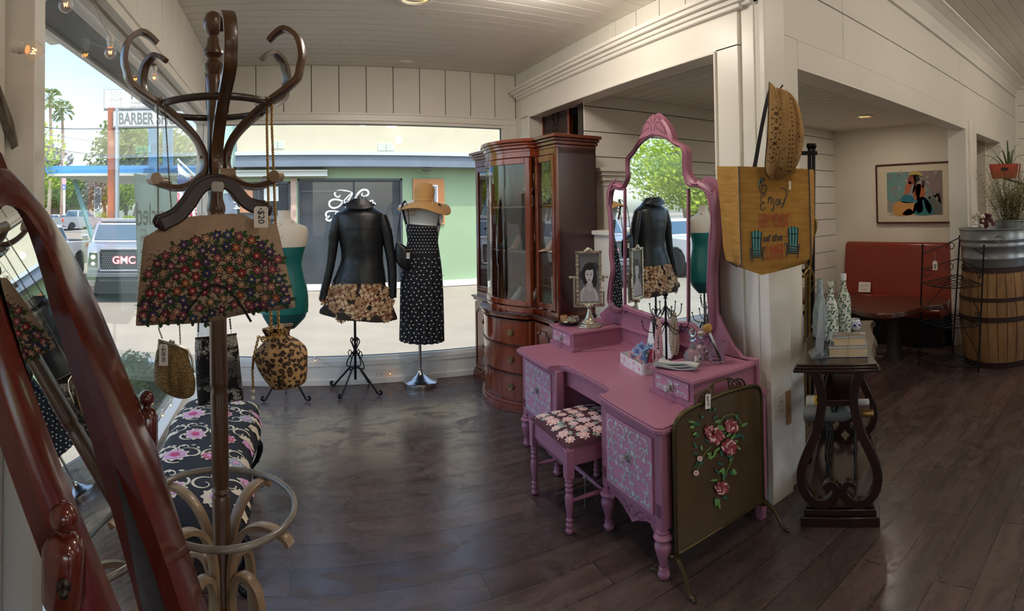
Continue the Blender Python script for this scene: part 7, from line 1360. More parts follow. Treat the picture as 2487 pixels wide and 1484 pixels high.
b.sweep(spl([at(1830, 412, 2.425), at(1834, 398, 2.43), at(1848, 320, 2.5), at(1862, 250, 2.56), at(1871, 222, 2.60), at(1880, 250, 2.57), at(1900, 330, 2.5), at(1918, 400, 2.45), at(1922, 414, 2.445)], 5), [(-.009, -.0015), (.009, -.0015), (.009, .0015), (-.009, .0015)], up=(-.8, -.5, 0)); b.build('strap', m_str, t)
b = WB(t).use(mat('white paper tag', '')).prism([(-.005, -.02), (.005, -.02), (.006, .018), (-.004, .02)], .001, tS(1918, 450, .02), axT, ayT).use(mat('tag string', '#cfc6b8', .8)).tube([tS(1918, 443, .02), tS(1912, 425, .02), tS(1908, 412, .02)], .0005, 4); b.build('price_tag', None, t)
# crocheted straw hat
DH = 2.36; t = thing('straw_hat', 'open-weave straw hat with curled brim hung over the tote strap', 'hat', at(1905, 320, DH))
n = NT('woven straw'); ck = n('TexVoronoi', attrs={'feature': 'DISTANCE_TO_EDGE'}, Vector=n.co(), Scale=170.0); n.bump(n.math('ADD', ck, n.noise(200, 2)), .9, .004); m_str2 = n.fin(n.ramp(ck, [(.0, srgb('#8a6234')), (.25, srgb('#c29a60')), (.6, srgb('#cba66d'))]), .8)
crl = interp([(1884, 1890, 214, None, .01), (1884, 1920, 228, None, .05), (1886, 1940, 258, None, .08), (1884, 1950, 300, None, .095), (1880, 1953, 330, None, .1), (1876, 1945, 380, None, .09), (1872, 1928, 415, None, .06), (1876, 1900, 436, None, .02)], 4)
R_ = pxrings(crl, DH+.05, .08, 40, sq=2.2)
for i, rg in enumerate(R_):
    for k, p in enumerate(rg):
        a = 2*pi*k/40; dn = max(0, -sin(a))*math.exp(-((cos(a)-.45)/.22)**2); rr = V((p.x, p.y, 0)).normalized(); rg[k] = p+rr*(.03*dn*sin(pi*i/(len(R_)-1)))
b = WB(t).use(m_str2); b.rings(R_)
Sh, _ = frontS([tuple(l) if len(l) == 5 else l for l in [(1884, 1890, 214, None, .01), (1884, 1920, 228, None, .05), (1886, 1940, 258, None, .08), (1884, 1950, 300, None, .095), (1880, 1953, 330, None, .1), (1876, 1945, 380, None, .09), (1872, 1928, 415, None, .06), (1876, 1900, 436, None, .02)]], DH+.05, .08); b.use(mat('dark gaps in straw', '#4a3219', .9)); rnd = random.Random(2)
for v in range(240, 420, 11):
    for u in (1918, 1925): q = Sh(u+(v-320)*-.04, v); b.decal(lambda x, y: Sh(x, y), disc(u-(v-330)**2*.0008, v, 2.4, 6, .8, rnd.random()), .001)
for k in range(26): v = rnd.uniform(235, 420); u = rnd.choice((1896, 1903, 1936, 1943))+rnd.uniform(-2, 2)-(v-330)**2*.0012; b.decal(Sh, star(u, v, rnd.uniform(2.5, 4), 4, .4, rnd.random()), .001)
b.build('crown', None, t, recalc=False)
bi = [(1884, 214), (1896, 235), (1903, 262), (1905, 300), (1903, 335), (1895, 370), (1884, 400), (1876, 425), (1880, 437)]; bo = [(1869, 200), (1868, 225), (1867, 262), (1866, 300), (1864, 335), (1861, 370), (1859, 400), (1861, 420), (1872, 433)]
bi3, bo3 = spl([at(u, v, DH+.02-.06*sin(pi*i/8)) for i, (u, v) in enumerate(bi)], 5), spl([at(u, v, DH-.03+.06*abs(i-4)/4) for i, (u, v) in enumerate(bo)], 5); m_ = len(bi3)-1
def bs(x, y):
    i = min(m_-1, int(x*m_)); f = x*m_-i; p = bi3[i].lerp(bi3[i+1], f); q = bo3[i].lerp(bo3[i+1], f); r = ray(1880, 320); nn = -V((r.x, r.y, 0)).normalized(); return p.lerp(q, y)+nn*(.012*sin(pi*y)), nn
b = WB(t).use(m_str2).sheet(bs, 40, 8, .004).use(mat('dark gaps in straw', ''))
for x in (.3, .42, .55, .68): b.decal(bs, star(x, .5, .22, 4, .4, .78, .1), .004); [b.decal(bs, disc(x+dx, .5+dy, .07, 5, .12), .004) for dx, dy in ((.035, .25), (-.035, .25), (.035, -.25), (-.035, -.25), (.05, 0), (-.05, 0))]
b.tube(bo3, .0035, 6); b.build('brim', None, t, recalc=False)
b = MB().tube([onY(1871, 222, YB-.035)+V((0, .03, .02)), onY(1871, 222, YB-.035)+V((0, -.06, 0)), onY(1871, 222, YB-.035)+V((0, -.08, .02))], .004, 8); tag(b.build('wall_hook', m_irb), 'black hook high on the white column behind the straw hat', 'hook')

# ================================================================ lyre-leg wine table
wt = V((2.13, 1.345, 0)); rzw = atan2(-.8726, .4884); t = thing('wine_table', 'dark cherry lyre-leg wine table standing beside the white column', 'table', wt, rzw); WM = Matrix.Translation(wt) @ Matrix.Rotation(rzw, 4, 'Z')
m_wn = wood('espresso brown wood', '#1d100d', '#331a15', .22, 4, 'X', .5); WL = .95; ZW = .765; hw = .19
b = MB().box((-hw+.005, 0, 0), (hw-.005, WL-.08, .045)).box((-hw+.02, .015, .045), (hw-.02, WL-.095, .075)).box((-hw+.03, .025, .075), (hw-.03, WL-.105, .09)); b.build('plinth', m_wn, t, bevel=.004)
sd_ = [(.20, -.04), (.203, -.01), (.192, .03), (.182, .12), (.184, .24), (.196, .36), (.20, .44), (.196, .52), (.184, .64), (.182, .76), (.192, .85), (.203, .89), (.20, .92)]; q = spl2(sd_, 4)
b = MB().prism(q+[(-x, y) for x, y in q[::-1]], .014, (0, 0, ZW-.036)).prism([(x*.97, (y-.44)*.985+.44) for x, y in q+[(-x, y) for x, y in q[::-1]]], .012, (0, 0, ZW-.022)).prism([(x*.93, (y-.44)*.97+.44) for x, y in q+[(-x, y) for x, y in q[::-1]]], .010, (0, 0, ZW-.01)).box((-.15, .02, ZW-.06), (.15, .86, ZW-.034)); b.build('table_top', m_wn, t, bevel=.003)
lw = spl([(-.115, 0, .737), (-.085, 0, .66), (-.074, 0, .60), (-.078, 0, .545), (-.104, 0, .434), (-.150, 0, .33), (-.178, 0, .25), (-.172, 0, .17), (-.130, 0, .112), (-.075, 0, .098), (-.03, 0, .125), (-.014, 0, .16), (-.03, 0, .19), (-.06, 0, .19), (-.075, 0, .17)], 5)
for y in (.035, .80):
    for s in (-1, 1):
        b = MB(); nn = len(lw); P_ = [V((s*-p.x, y, p.z)) for p in lw]; rs = []
        for i, p in enumerate(P_):
            tn = (P_[min(i+1, nn-1)]-P_[max(i-1, 0)]).normalized(); nr = V((0, 1, 0)).cross(tn); w = .019*(1.15-.75*max(0, (i/nn-.72))/.28) if i > 3 else .024; rs.append([p+nr*w+V((0, -.02, 0)), p-nr*w+V((0, -.02, 0)), p-nr*w+V((0, .02, 0)), p+nr*w+V((0, .02, 0))])
        b.rings(rs); b.build('lyre_leg', m_wn, t, bevel=.003)
b = MB().box((-.075, .02, .565), (.075, .82, .58)).box((-.085, .02, .555), (.085, .04, .585)).box((-.085, .8, .555), (.085, .82, .585)); b.build('shelf', m_wn, t, bevel=.003)
for x in (-.07, .07):
    b = MB()
    for y in (.16, .28, .4, .52, .64):
        for z in (.17, .29, .41): b.tube([(x, y+.055*cos(a), z+.055*sin(a)) for a in [i*pi/8 for i in range(16)]], .0035, 6, loop=True, up=(1, 0, 0))
    b.bar((x, .05, .47), (x, .79, .47), .006, .008).bar((x, .05, .11), (x, .79, .11), .006, .008); b.build('bottle_rack', m_irb, t)
def cylS(prof, ctr=(0, 0, 0)):
    def S(a, z):
        for (r0, z0), (r1, z1) in zip(prof, prof[1:]):
            if z <= z1: break
        k = max(0, min(1, (z-z0)/((z1-z0) or 1))); r = r0+(r1-r0)*k; return V((r*cos(a), r*sin(a), z)), V((cos(a), sin(a), 0))
    return S
bp_ = [(.001, 0), (.03, 0), (.037, .006), (.038, .02), (.038, .18), (.033, .205), (.018, .232), (.0145, .26), (.014, .305), (.016, .307), (.016, .318), (.0115, .319), (.011, .30)]
def leafy(name, lab, p, kind, s=1.0, cm=None):
    t_ = thing(name, lab, 'bottle', p, 0, 'decoupaged bottles'); prof = [(r*s, z*s) for r, z in (bp_ if kind != 2 else [(.001, 0), (.034, 0), (.044, .008), (.046, .03), (.045, .13), (.036, .18), (.02, .23), (.016, .27), (.0155, .30), (.018, .302), (.018, .314), (.013, .315), (.012, .3)])]
    base_ = [mat('ivory decoupage paper', '#dfe3d4', .55), mat('ivory decoupage paper', ''), mat('powder blue mottled paper', '#b3c2c4', .6, col2='#8199a6', vs=30)][kind]
    b = MB().use(base_).lathe(prof, 28, cap=False); S = cylS(prof[2:10]); rn = random.Random(int(s*100)+kind)
    if kind < 2:
        for j in range(17):
            z = (.012+.0172*j)*s; rr_ = S(0, z)[0].x; n_ = 9 if rr_ > .03 else 5
            for i in range(n_):
                a = 2*pi*i/n_+j*.33; c_ = mat('dark green fern print', '#26362c', .7) if (i+j) % 3 else mat('sage leaf print', '#7f9a84', .7); b.use(c_); k = .007/max(rr_, .012)
                if (i+j) % 3:
                    for q in range(3): b.decal(S, [(a+x*k/.007*1.0, z+y) for x, y in leaf(0, 0, .013, .0065, rn.uniform(0, 3.1)+q)], .0004)
                else: b.decal(S, [(a+x*k/.007, z+y) for x, y in leaf(0, 0, .024, .02, rn.uniform(0, 3.1))], .0006)
    b.build('bottle', None, t_, recalc=False)
    b = MB().use(m_wl if kind == 1 else base_).lathe([(.0165*s, .285*s if kind == 1 else .304*s), (.0172*s, .32*s), (.012*s, .321*s)], 20, cap=False); b.build('neck_band', None, t_); return t_
ZT2 = ZW+.001
leafy('decorated_bottle', 'bottle wrapped in blue mottled paper behind the clear sign holder', fl(1994, 818, ZT2), 2, 1.0); leafy('decorated_bottle', 'white bottle with dark fern print, nearest of the two leafy bottles', fl(2020, 828, ZT2), 0, 1.0); leafy('decorated_bottle', 'fern print bottle with plain white neck, behind the stacked books', fl(2051, 806, ZT2), 1, 1.05)
c0 = fl(2077, 802, ZT2); b = MB().use(mat('white porcelain', '#e9ecf2', .15)); pr = [(.001, 0), (.02, 0), (.032, .015), (.035, .035), (.03, .055), (.026, .062), (.028, .066), (.024, .064), (.026, .05), (.028, .03)]; b.lathe(pr, 28, cap=False); S = cylS(pr[1:6]); b.use(mat('cobalt blue glaze', '#24409a', .2))
for i in range(7): a = i*.9; b.decal(S, petal(0, 0, 1, 5)[:0] or [(a+x*30, .034+y) for x, y in petal(0, 0, .010, 5, i)], .0004); b.stroke(S, [(a+.45+.18*cos(q), .034+.012*sin(q)) for q in [k*.6 for k in range(9)]], .0035, .0004)
b.stroke(S, [(k*.3, .052) for k in range(22)], .0025, .0005); tag(b.build('porcelain_cup', None, recalc=False, loc=c0), 'tiny blue and white porcelain cup behind the tied books', 'cup')
bc = fl(2060, 868, ZT2); bdir = (WM.to_3x3() @ V((1, 0, 0))); rzb = rzw+.0; m_pg = mat('cream page edges', '#d8bf98', .85, bump=.4, bs=250, stretch=(.05, .05, 1)); m_cv = mat('whitewashed bark book cover', '#b9b8b6', .8, col2='#7d8288', vs=30, stretch=(.2, 1, 1))
for k, (w, d_, h, dx, dy, z) in enumerate(((.188, .13, .046, 0, .065, 0), (.158, .115, .042, .008, .085, .046))):
    tb = thing('old_book', ['whitewashed old book at the bottom of the tied pair', 'whitewashed old book on top of the tied pair'][k], 'book', bc+V((0, 0, z)), rzb+.02*k, 'twine-tied books')
    b = MB().box((-w/2+dx, dy-d_/2, 0), (w/2+dx, dy+d_/2, .004)).box((-w/2+dx, dy-d_/2, h-.004), (w/2+dx, dy+d_/2, h-.0005)).box((-w/2+dx, dy+d_/2-.004, 0), (w/2+dx, dy+d_/2, h-.0005)); b.build('cover', m_cv, tb, bevel=.001); b = MB().box((-w/2+.004+dx, dy-d_/2+.003, .004), (w/2-.004+dx, dy+d_/2-.004, h-.004)); b.build('pages', m_pg, tb)
BM = Matrix.Translation(bc) @ Matrix.Rotation(rzb, 4, 'Z'); b = MB(); b.M = Matrix.Rotation(rzb, 4, 'Z'); h2 = .0895
b.tube([(.0, -.004, 0), (.0, -.004, .05), (.002, .02, .062), (.004, .024, h2), (.005, .07, h2+.001), (.006, .146, h2-.004), (.004, .15, .002)], .0015, 6).tube([(-.084, .075, .046), (-.073, .075, h2+.001), (.005, .07, h2+.002), (.09, .075, h2), (.098, .08, .046)], .0014, 6)
for s in (-1, 1): b.tube(spl([(.005, .07, h2+.003), (s*.03, .05, h2+.02), (s*.06, .06, h2+.016), (s*.035, .075, h2+.006), (.005, .07, h2+.004)], 5), .0013, 5)
b.tube(spl([(.005, .07, h2+.003), (.06, .06, h2+.004), (.10, .05, .07), (.125, .02, .03), (.135, -.0, .004), (.15, -.01, .003), (.165, .0, .003)], 5), .0014, 5)
tag(b.build('twine', mat('jute twine', '#a98a5e', .95), loc=bc), 'jute twine bow tied around the two old books', 'twine')
c0 = fl(1988, 862, ZT2); m_acr = glass('clear acrylic', (.86, .89, .9), .0, 1.45, .06); t = thing('sign_holder', 'clear acrylic sign holder seen edge-on on the wine table', 'sign holder', c0, rzw+pi/2+.25)
b = MB().prism([(-.10, 0), (.10, 0), (.10, .235), (-.10, .235)], .004, (0, 0, .02), (1, 0, 0), (0, -.12, 1)); b.build('panel', mat('milky acrylic edge', '#a9b1b6', .15, Alpha=.55), t); b = MB().prism([(-.07, -.045), (.07, -.045), (.07, .045), (-.07, .045)], .003, (0, 0, 0)).prism([(-.045, .0), (.0, .028), (.045, .0)], .12, (-.06, 0, .002), (0, 1, 0), (0, 0, 1), (1, 0, 0)); b.build('foot', m_acr, t)
def wine(lab, x, y, z, cap, fill, txt=None, L=.30, r=.037, flowers=False):
    p = WM @ V((x, y, z)); t_ = thing('wine_bottle', lab, 'bottle', p, rot=(Matrix.Rotation(rzw, 4, 'Z') @ Matrix.Rotation(pi/2, 4, 'Y')).to_euler()); k = L/.319*1.0
    prof = [(r_*r/.038, z_*k) for r_, z_ in bp_]; b = MB().lathe(prof, 26, cap=False).use(fill); S = cylS(prof[2:10])
    bo_ = b.build('bottle', fill, t_)
    b = MB().lathe([(.0155, .26*k), (.0165, .262*k), (.0168, .325*k), (.001, .328*k)], 20, cap=False); b.build('cap', cap, t_)
    b = MB().use(mat('bottle label green', '#1f4a3d', .5))
    if txt:
        b.decal(S, [(2.3+.0, .125), (2.3, .16), (4.1, .16), (4.1, .125)], .0) if False else None
        for q in range(12): a0 = 2.3+q*.16; b.add([S(a0, .135)[0]*1.0+S(a0, .135)[1]*.0008, S(a0+.16, .135)[0]+S(a0+.16, .135)[1]*.0008, S(a0+.16, .165)[0]+S(a0+.16, .165)[1]*.0008, S(a0, .165)[0]+S(a0, .165)[1]*.0008], [(0, 1, 2, 3)])
        b.use(m_wl); nv = V((cos(3.3), sin(3.3), 0)); text_mb(b, txt, .017, V((r*cos(3.3), r*sin(3.3), .150))+nv*.0022, V((0, 0, 1)).cross(nv)*-1, (0, 0, -1), .0, bold=.0003)
        b.build('label', None, t_, smooth=0, recalc=False)
    if flowers:
        b.use(mat('white label paper', '#ebe8dc', .6)).lathe([(r*1.01, .03), (r*1.01, .18)], 26, cap=False)
        for i in range(7): a, zz = 2.2+i*.45, .06+.08*(i % 2); b.use(mat('sunflower yellow', '#e5b21f', .6)); [b.decal(S, [(a+x*28, zz+y) for x, y in leaf(0, 0, .024, .010, q*.628)], .002) for q in range(10)]; b.use(mat('sunflower centre', '#3f2a16', .7)).decal(S, [(a+x*28, zz+y) for x, y in disc(0, 0, .008, 8)], .0035)
        b.build('label', None, t_, recalc=False)
wine('frosted bottle with green label lying across the wine table rack', -.17, .10, .49, mat('gold foil cap', '#c9a86a', .3, .8), mat('frosted grey glass', '#8d9294', .35, Transmission_Weight=.2), 'PALLINI', .33, .037)
wine('white bottle with sunflower label lying behind the frosted one', -.17, .22, .50, m_wl, mat('white bottle', '#dad8d0', .3), None, .31, .037, True)

# ================================================================ seating corner
m_red = mat('rust red vinyl', '#8e3520', .32, var=.12, vs=3, bump=.15, bs=20)
t = thing('booth_bench', 'rust red vinyl booth bench against the far plaster wall', 'bench', (5.45, 2.7, 0)); 
def bb(): mb = MB(); mb.M = Matrix.Translation((-5.45, -2.7, 0)); return mb
b = bb().prism([(5.60, .36), (5.79, .36), (5.79, 1.03), (5.72, 1.05), (5.68, 1.02)], 1.45, (0, 1.98, 0), (1, 0, 0), (0, 0, 1), (0, 1, 0)); b.build('backrest', m_red, t, bevel=.02)
b = bb().prism([(5.12, .30), (5.66, .30), (5.66, .44), (5.3, .455), (5.16, .44), (5.10, .38)], 1.45, (0, 1.98, 0), (1, 0, 0), (0, 0, 1), (0, 1, 0)); b.build('seat', m_red, t, bevel=.02)
b = bb().box((5.2, 2.0, .0), (5.7, 3.4, .30)); b.build('base', mat('dark plinth', '#241a16', .6), t)
c0 = onX(2098, 660, 5.57); c0.z = .462; t = thing('table_card', 'small white handwritten card standing on the red bench', 'card', c0, -pi/2+.15); b = MB().prism([(-.075, 0), (.075, 0), (.075, .115), (-.075, .115)], .002, (0, 0, 0), (1, 0, 0), (0, .25, 1)); b.build('card', mat('white paper tag', ''), t)
b = MB().use(mat('tag ink', '')); S = planar((0, -.004, 0), (1, 0, 0), (0, .25, 1)); [b.stroke(S, [(x, .075+.006*sin(x*400)), (x+.02, .08), (x+.035, .07)], .003) for x in (-.05, -.01, .02)]; b.stroke(S, [(-.02, .03), (.03, .032)], .003); b.build('handwriting', None, t, smooth=0, recalc=False)
zs = .56; fr_ = [fl(u, v, zs) for u, v in ((1915, 738), (1950, 728), (2000, 738), (2060, 748), (2100, 758), (2150, 762), (2200, 756), (2250, 742), (2300, 738))]; bk_ = [fl(u, v, zs) for u, v in ((2300, 722), (2240, 722), (2180, 716), (2120, 720), (2060, 708), (2000, 712), (1950, 706), (1915, 710))]
t = thing('slab_table', 'low live-edge wooden slab table in front of the red bench', 'table', (4.3, 2.5, 0)); q = [(p.x-4.3, p.y-2.5) for p in spl([V((p.x, p.y, 0)) for p in fr_+bk_], 3, True)]
b = MB().prism(q, .05, (0, 0, zs-.05)); b.build('slab_top', wood('dark slab wood', '#2a140c', '#5a2b18', .25, 3, 'Y', .3), t, bevel=.01); cen = V((sum(p[0] for p in q)/len(q), sum(p[1] for p in q)/len(q), 0))
for d_ in (-.28, .28): b = MB().lathe([(.10, 0), (.085, .1), (.07, .3), (.09, .5), (.1, .515)], 14, cen+V((.35*d_, -d_, 0)), squash=.8); b.build('trunk_leg', mat('dark plinth', ''), t)
# painting of a seated figure
YP0, YP1 = onX(2132, 470, X2).y, 2.04; z1, z0 = onX(2132, 403, X2).z, onX(2132, 541, X2).z; XPn = X2-.02
t = thing('painting', 'framed painting of a seated woman in hat and turquoise wrap on the plaster wall', 'painting', (XPn, (YP0+YP1)/2, (z0+z1)/2)); hW, hH = abs(YP0-YP1)/2, (z1-z0)/2
b = MB(); fw = .022
for p, q in (((-1, -1), (1, -1)), ((1, -1), (1, 1)), ((1, 1), (-1, 1)), ((-1, 1), (-1, -1))): b.bar((0, p[0]*hW, p[1]*hH), (0, q[0]*hW, q[1]*hH), .02, .03, up=(1, 0, 0))
b.build('frame', wood('slim brown frame', '#3f1f14', '#5a2c1b', .3), t); b = MB().use(mat('cream mat board', '#d6c6ac', .7)).box((-.004, -hW, -hH), (.012, hW, hH)); w_ = hW*.72; h_ = hH*.74
S = planar((-.0045, 0, 0), (0, -w_, 0), (0, 0, h_)); S = (lambda S0_: (lambda u, v: (S0_(u, v)[0], V((-1, 0, 0)))))(S); pc = lambda h: mat('canvas paint '+h, h, .8); rnd = random.Random(5)
b.use(pc('#8f8a80')).decal(S, [(-1, -.85), (-.98, .98), (.98, 1), (1, -1), (-.6, -1)], .001); [b.use(pc(c_)).decal(S, q, .0015) for c_, q in (('#6f8f88', [(-1, -.3), (-1, 1), (-.2, 1), (-.3, .2), (-.6, -.4)]), ('#86746f', [(.2, 1), (1, 1), (1, -.6), (.5, .1)]), ('#b9a98c', [(-.95, -1), (-.3, -.3), (.1, -1)]), ('#6b6a62', [(.3, -1), (.98, -1), (.9, 0), (.5, -.2)]))]
for k in range(40): x, y = rnd.uniform(-.9, .9), rnd.uniform(-.5, .9); b.use(pc(rnd.choice(['#7d9089', '#8c7a72', '#9a958a', '#77706b']))).decal(S, leaf(x, y, .22, .1, rnd.uniform(1.2, 2.0)), .002)
for c_, q in (('#a4552f', [(-.05, .05), (.0, .35), (.18, .42), (.34, .3), (.38, 0), (.3, -.35), (.05, -.3)]), ('#b56a42', [(.1, .38), (.25, .4), (.2, -.1), (.12, -.3), (.04, .1)]), ('#c98f4d', [(-.75, -.98), (-.7, -.4), (-.2, -.42), (.1, -.55), (-.1, -.98)]), ('#cdb06a', [(-.45, -.98), (-.2, -.7), (.0, -.98)]), ('#37757a', [(-.02, -.6), (.1, -.25), (.4, -.2), (.62, -.6), (.65, -.98), (0, -.98)]), ('#1f5f6e', [(.35, -.2), (.6, -.6), (.55, -.95), (.4, -.7)]), ('#4f9090', [(.05, -.5), (.25, -.3), (.3, -.8), (.1, -.9)]), ('#2a6b7a', [(-.5, -.35), (-.4, -.1), (-.1, -.1), (.0, -.4), (-.3, -.45)]), ('#b0603c', [(-.35, .0), (-.28, .45), (-.12, .55), (-.1, .3), (-.22, 0)]), ('#8a4030', [(-.2, .45), (-.2, .75), (.0, .82), (.08, .6), (.0, .42)]), ('#2b1f24', [(-.02, .8), (.15, .8), (.22, .6), (.1, .5), (.02, .1), (-.06, .05), (.02, .5)]), ('#33262a', [(.3, .6), (.38, .5), (.36, .28), (.28, .25)]), ('#b8a356', [(-.14, .82), (-.1, .98), (.12, 1.0), (.28, .88), (.3, .72), (.1, .84)]), ('#8f7a3a', [(-.18, .8), (.1, .86), (.32, .72), (.1, .78)])): b.use(pc(c_)).decal(S, spl2(q, 3, True), .003)
b.build('canvas', None, t, smooth=0, recalc=False)
# iron and brass bedsteads leaning in the seating room
t = thing('iron_bedstead', 'black iron bedstead rails leaning behind the column in the seating room', 'bedstead', (*at(1970, 700, 3.9).xy, 0)); Q = lambda u, v, d=3.9: at(u, v, d)-t.location
for u0, u1 in ((1961, 1966), (1970, 1976)): MB().tube([V((*Q(u0, 880).xy, 0)), Q(u1, 352)], .014, 10).lathe([(.014, 0), (.024, .02), (.018, .04)], 12, Q(u1, 362)).build('post', m_irb, t)
for A_, B2_ in ((Q(1935, 372), Q(1985, 372)), (Q(1935, 660, 3.95), Q(1975, 655)), (Q(1932, 765, 3.95), Q(1970, 755))): MB().bar(A_, B2_, .028, .028).build('cross_rail', m_irb, t)
t = thing('brass_headboard', 'tarnished brass headboard tubes leaning beside the black bedstead', 'headboard', (*at(1972, 700, 3.7).xy, 0)); Q = lambda u, v, d=3.72: at(u, v, d)-t.location; m_bs = mat('tarnished brass tube', '#8f7440', .28, .95)
b = MB().tube(spl([V((*Q(1962, 820).xy, 0)), Q(1966, 700), Q(1972, 610), Q(1971, 585), Q(1980, 560), Q(1982, 540), Q(1976, 528), Q(1970, 530)], 6), .010, 10); b.build('curved_tube', m_bs, t); b = MB().tube([V((*Q(1950, 820).xy, 0)), Q(1958, 600)], .009, 8).tube([Q(1945, 672), Q(1968, 668)], .008, 8); b.build('rails', m_bs, t)
c0 = at(1930, 680, 3.3); t = thing('wire_fan', 'pedestal fan with round wire guard half hidden by the white column', 'fan', (c0.x, c0.y, 0)); r = V((c0.x, c0.y, 0)).normalized(); s = V((r.y, -r.x, 0)); up = V((0, 0, 1)); zc = V((0, 0, c0.z))
b = MB()
for k in range(18): a = k*pi/9; dr = s*cos(a)+up*sin(a); b.tube([zc-r*.05+dr*.01, zc-r*.07+dr*.08, zc-r*.03+dr*.12], .0014, 4)
b.tube([zc-r*.03+(s*cos(a)+up*sin(a))*.12 for a in [i*pi/12 for i in range(24)]], .004, 6, loop=True, up=tuple(r)).tube([zc-r*.068+(s*cos(a)+up*sin(a))*.07 for a in [i*pi/12 for i in range(24)]], .0015, 4, loop=True, up=tuple(r)); b.build('wire_guard', m_bs, t); b = MB().tube([(0, 0, .02), zc-up*.0], .012, 8).lathe([(.001, 0), (.14, 0), (.14, .015), (.03, .03)], 24); b.build('stand', m_irb, t)
# white mantel piece and carved screen seen over the half wall
t = thing('mantelpiece', 'grey-white wooden mantelpiece leaning on the boards behind the mirror', 'mantelpiece', (3.2, 3.55, 0)); b = MB().box((-.88, -.04, 0), (.9, .06, 1.70)); b.build('panel', m_white, t); b = MB()
for z0, z1, e in ((1.68, 1.72, .01), (1.72, 1.76, .03), (1.76, 1.79, .05), (1.79, 1.82, .07)): b.box((-.88-e, -.04-e, z0), (.9+e, .06, z1))
b.build('cornice', m_white, t, bevel=.004)
XS = 2.245; ya, yb = onX(1385, 300, XS).y, onX(1318, 300, XS).y; t = thing('carved_screen', 'tall carved dark wood panel with beaded loops, standing behind the china cabinet', 'screen', (XS, (ya+yb)/2, 0)); w = (yb-ya)/2
b = MB().box((.0, -w, 0), (.012, w, 2.38)); b.build('panel', mat('dusty dark walnut', '#4a3c36', .8, var=.2), t); b = MB().box((-.012, -w, 0), (.02, -w+.03, 2.38)).box((-.012, w-.03, 0), (.02, w, 2.38)).box((-.012, -w, 2.35), (.02, w, 2.38)); b.build('frame', m_mah, t); b = MB()
for k in range(5):
    zc = 1.5+k*.2; [b.ball((-.006, .08*cos(a)*.8, zc+.11*sin(a)), .008, 6) for a in [i*pi/10 for i in range(20)]]; b.tube([(-.006, .045*cos(a)*.8, zc+.07*sin(a)) for a in [i*pi/10 for i in range(20)]], .006, 6, loop=True, up=(1, 0, 0))
b.build('carving', mat('dusty dark walnut', ''), t)

# ================================================================ barrel, tubs and plants
cb = at(2425, 800, 5.16); cb = V((cb.x, cb.y, 0)); t = thing('wine_barrel', 'old oak barrel with rusty iron hoops at the right edge', 'barrel', cb)
n = NT('weathered oak staves'); m_oak = n.fin(n.ramp(n.noise(7, 6, n.co(scale=(1, 1, .12)), .7), [(.3, srgb('#5e3f26')), (.55, srgb('#8f6a42')), (.8, srgb('#a98558'))]), .75); n.bump(n.noise(30, 4, n.co(scale=(1, 1, .1))), .6, .01)
br_ = lambda z: .325+.045*(1-((z-.45)/.45)**2)
b = MB()
for k in range(26):
    a0, a1 = 2*pi*k/26+.008, 2*pi*(k+1)/26-.008; b.rings([[V((rr*cos(a), rr*sin(a), z)) for a, rr in ((a0, br_(z)), ((a0+a1)/2, br_(z)), (a1, br_(z)), (a1, br_(z)-.03), (a0, br_(z)-.03))] for z in [.0, .1, .22, .34, .45, .56, .68, .8, .9]])
b.build('staves', m_oak, t); b = MB().lathe([(.001, .86), (.31, .86), (.31, .87), (.001, .872)], 32, cap=False); b.build('barrel_head', m_oak, t)
for z0, z1 in ((.0, .055), (.42, .465), (.6, .635), (.855, .90)): b = MB().lathe([(br_(z0)-.004, z0), (br_(z0)+.004, z0), (br_(z1)+.004, z1), (br_(z1)-.004, z1)], 48, cap=False); b.build('iron_hoop', mat('rusty hoop iron', '#3c2722', .7, .3, var=.3, vs=12), t)
m_gal = mat('galvanised steel', '#9fa5a8', .32, .8, var=.2, vs=5)
t = thing('galvanized_tub', 'large round galvanised tub sitting on top of the barrel', 'tub', cb+V((0, 0, .902))); b = MB().lathe([(.001, .0), (.325, 0), (.33, .02), (.335, .06), (.343, .075), (.343, .085), (.338, .10), (.34, .17), (.35, .185), (.35, .2), (.344, .215), (.346, .23), (.354, .245), (.354, .255), (.348, .27), (.352, .33), (.362, .335), (.364, .345), (.354, .35), (.346, .34), (.33, .03), (.001, .02)], 56, cap=False); b.build('tub', m_gal, t)
b = MB(); c_ = V((-.352*sin(1.2), -.352*cos(1.2), .29)); b.tube([c_+V((-.02, .0, 0))+V((-.02*0, .05*cos(a), -.03+.03*sin(a))) for a in [i*pi/8 for i in range(16)]], .005, 6, loop=True, up=(1, 0, 0)); b.build('ring_handle', m_gal, t)
p2 = cb+V((.02, -.02, .925)); c_ = at(2460, 545, 5.2); p2 = V((c_.x, c_.y, .925)); t = thing('galvanized_tub', 'smaller galvanised tub nested inside the large tub, holding dried grasses', 'tub', p2); b = MB().lathe([(.001, 0), (.15, 0), (.17, .38), (.178, .385), (.178, .395), (.165, .39), (.145, .02), (.001, .015)], 40, cap=False); b.build('tub', m_gal, t)
b = MB(); rnd = random.Random(33)
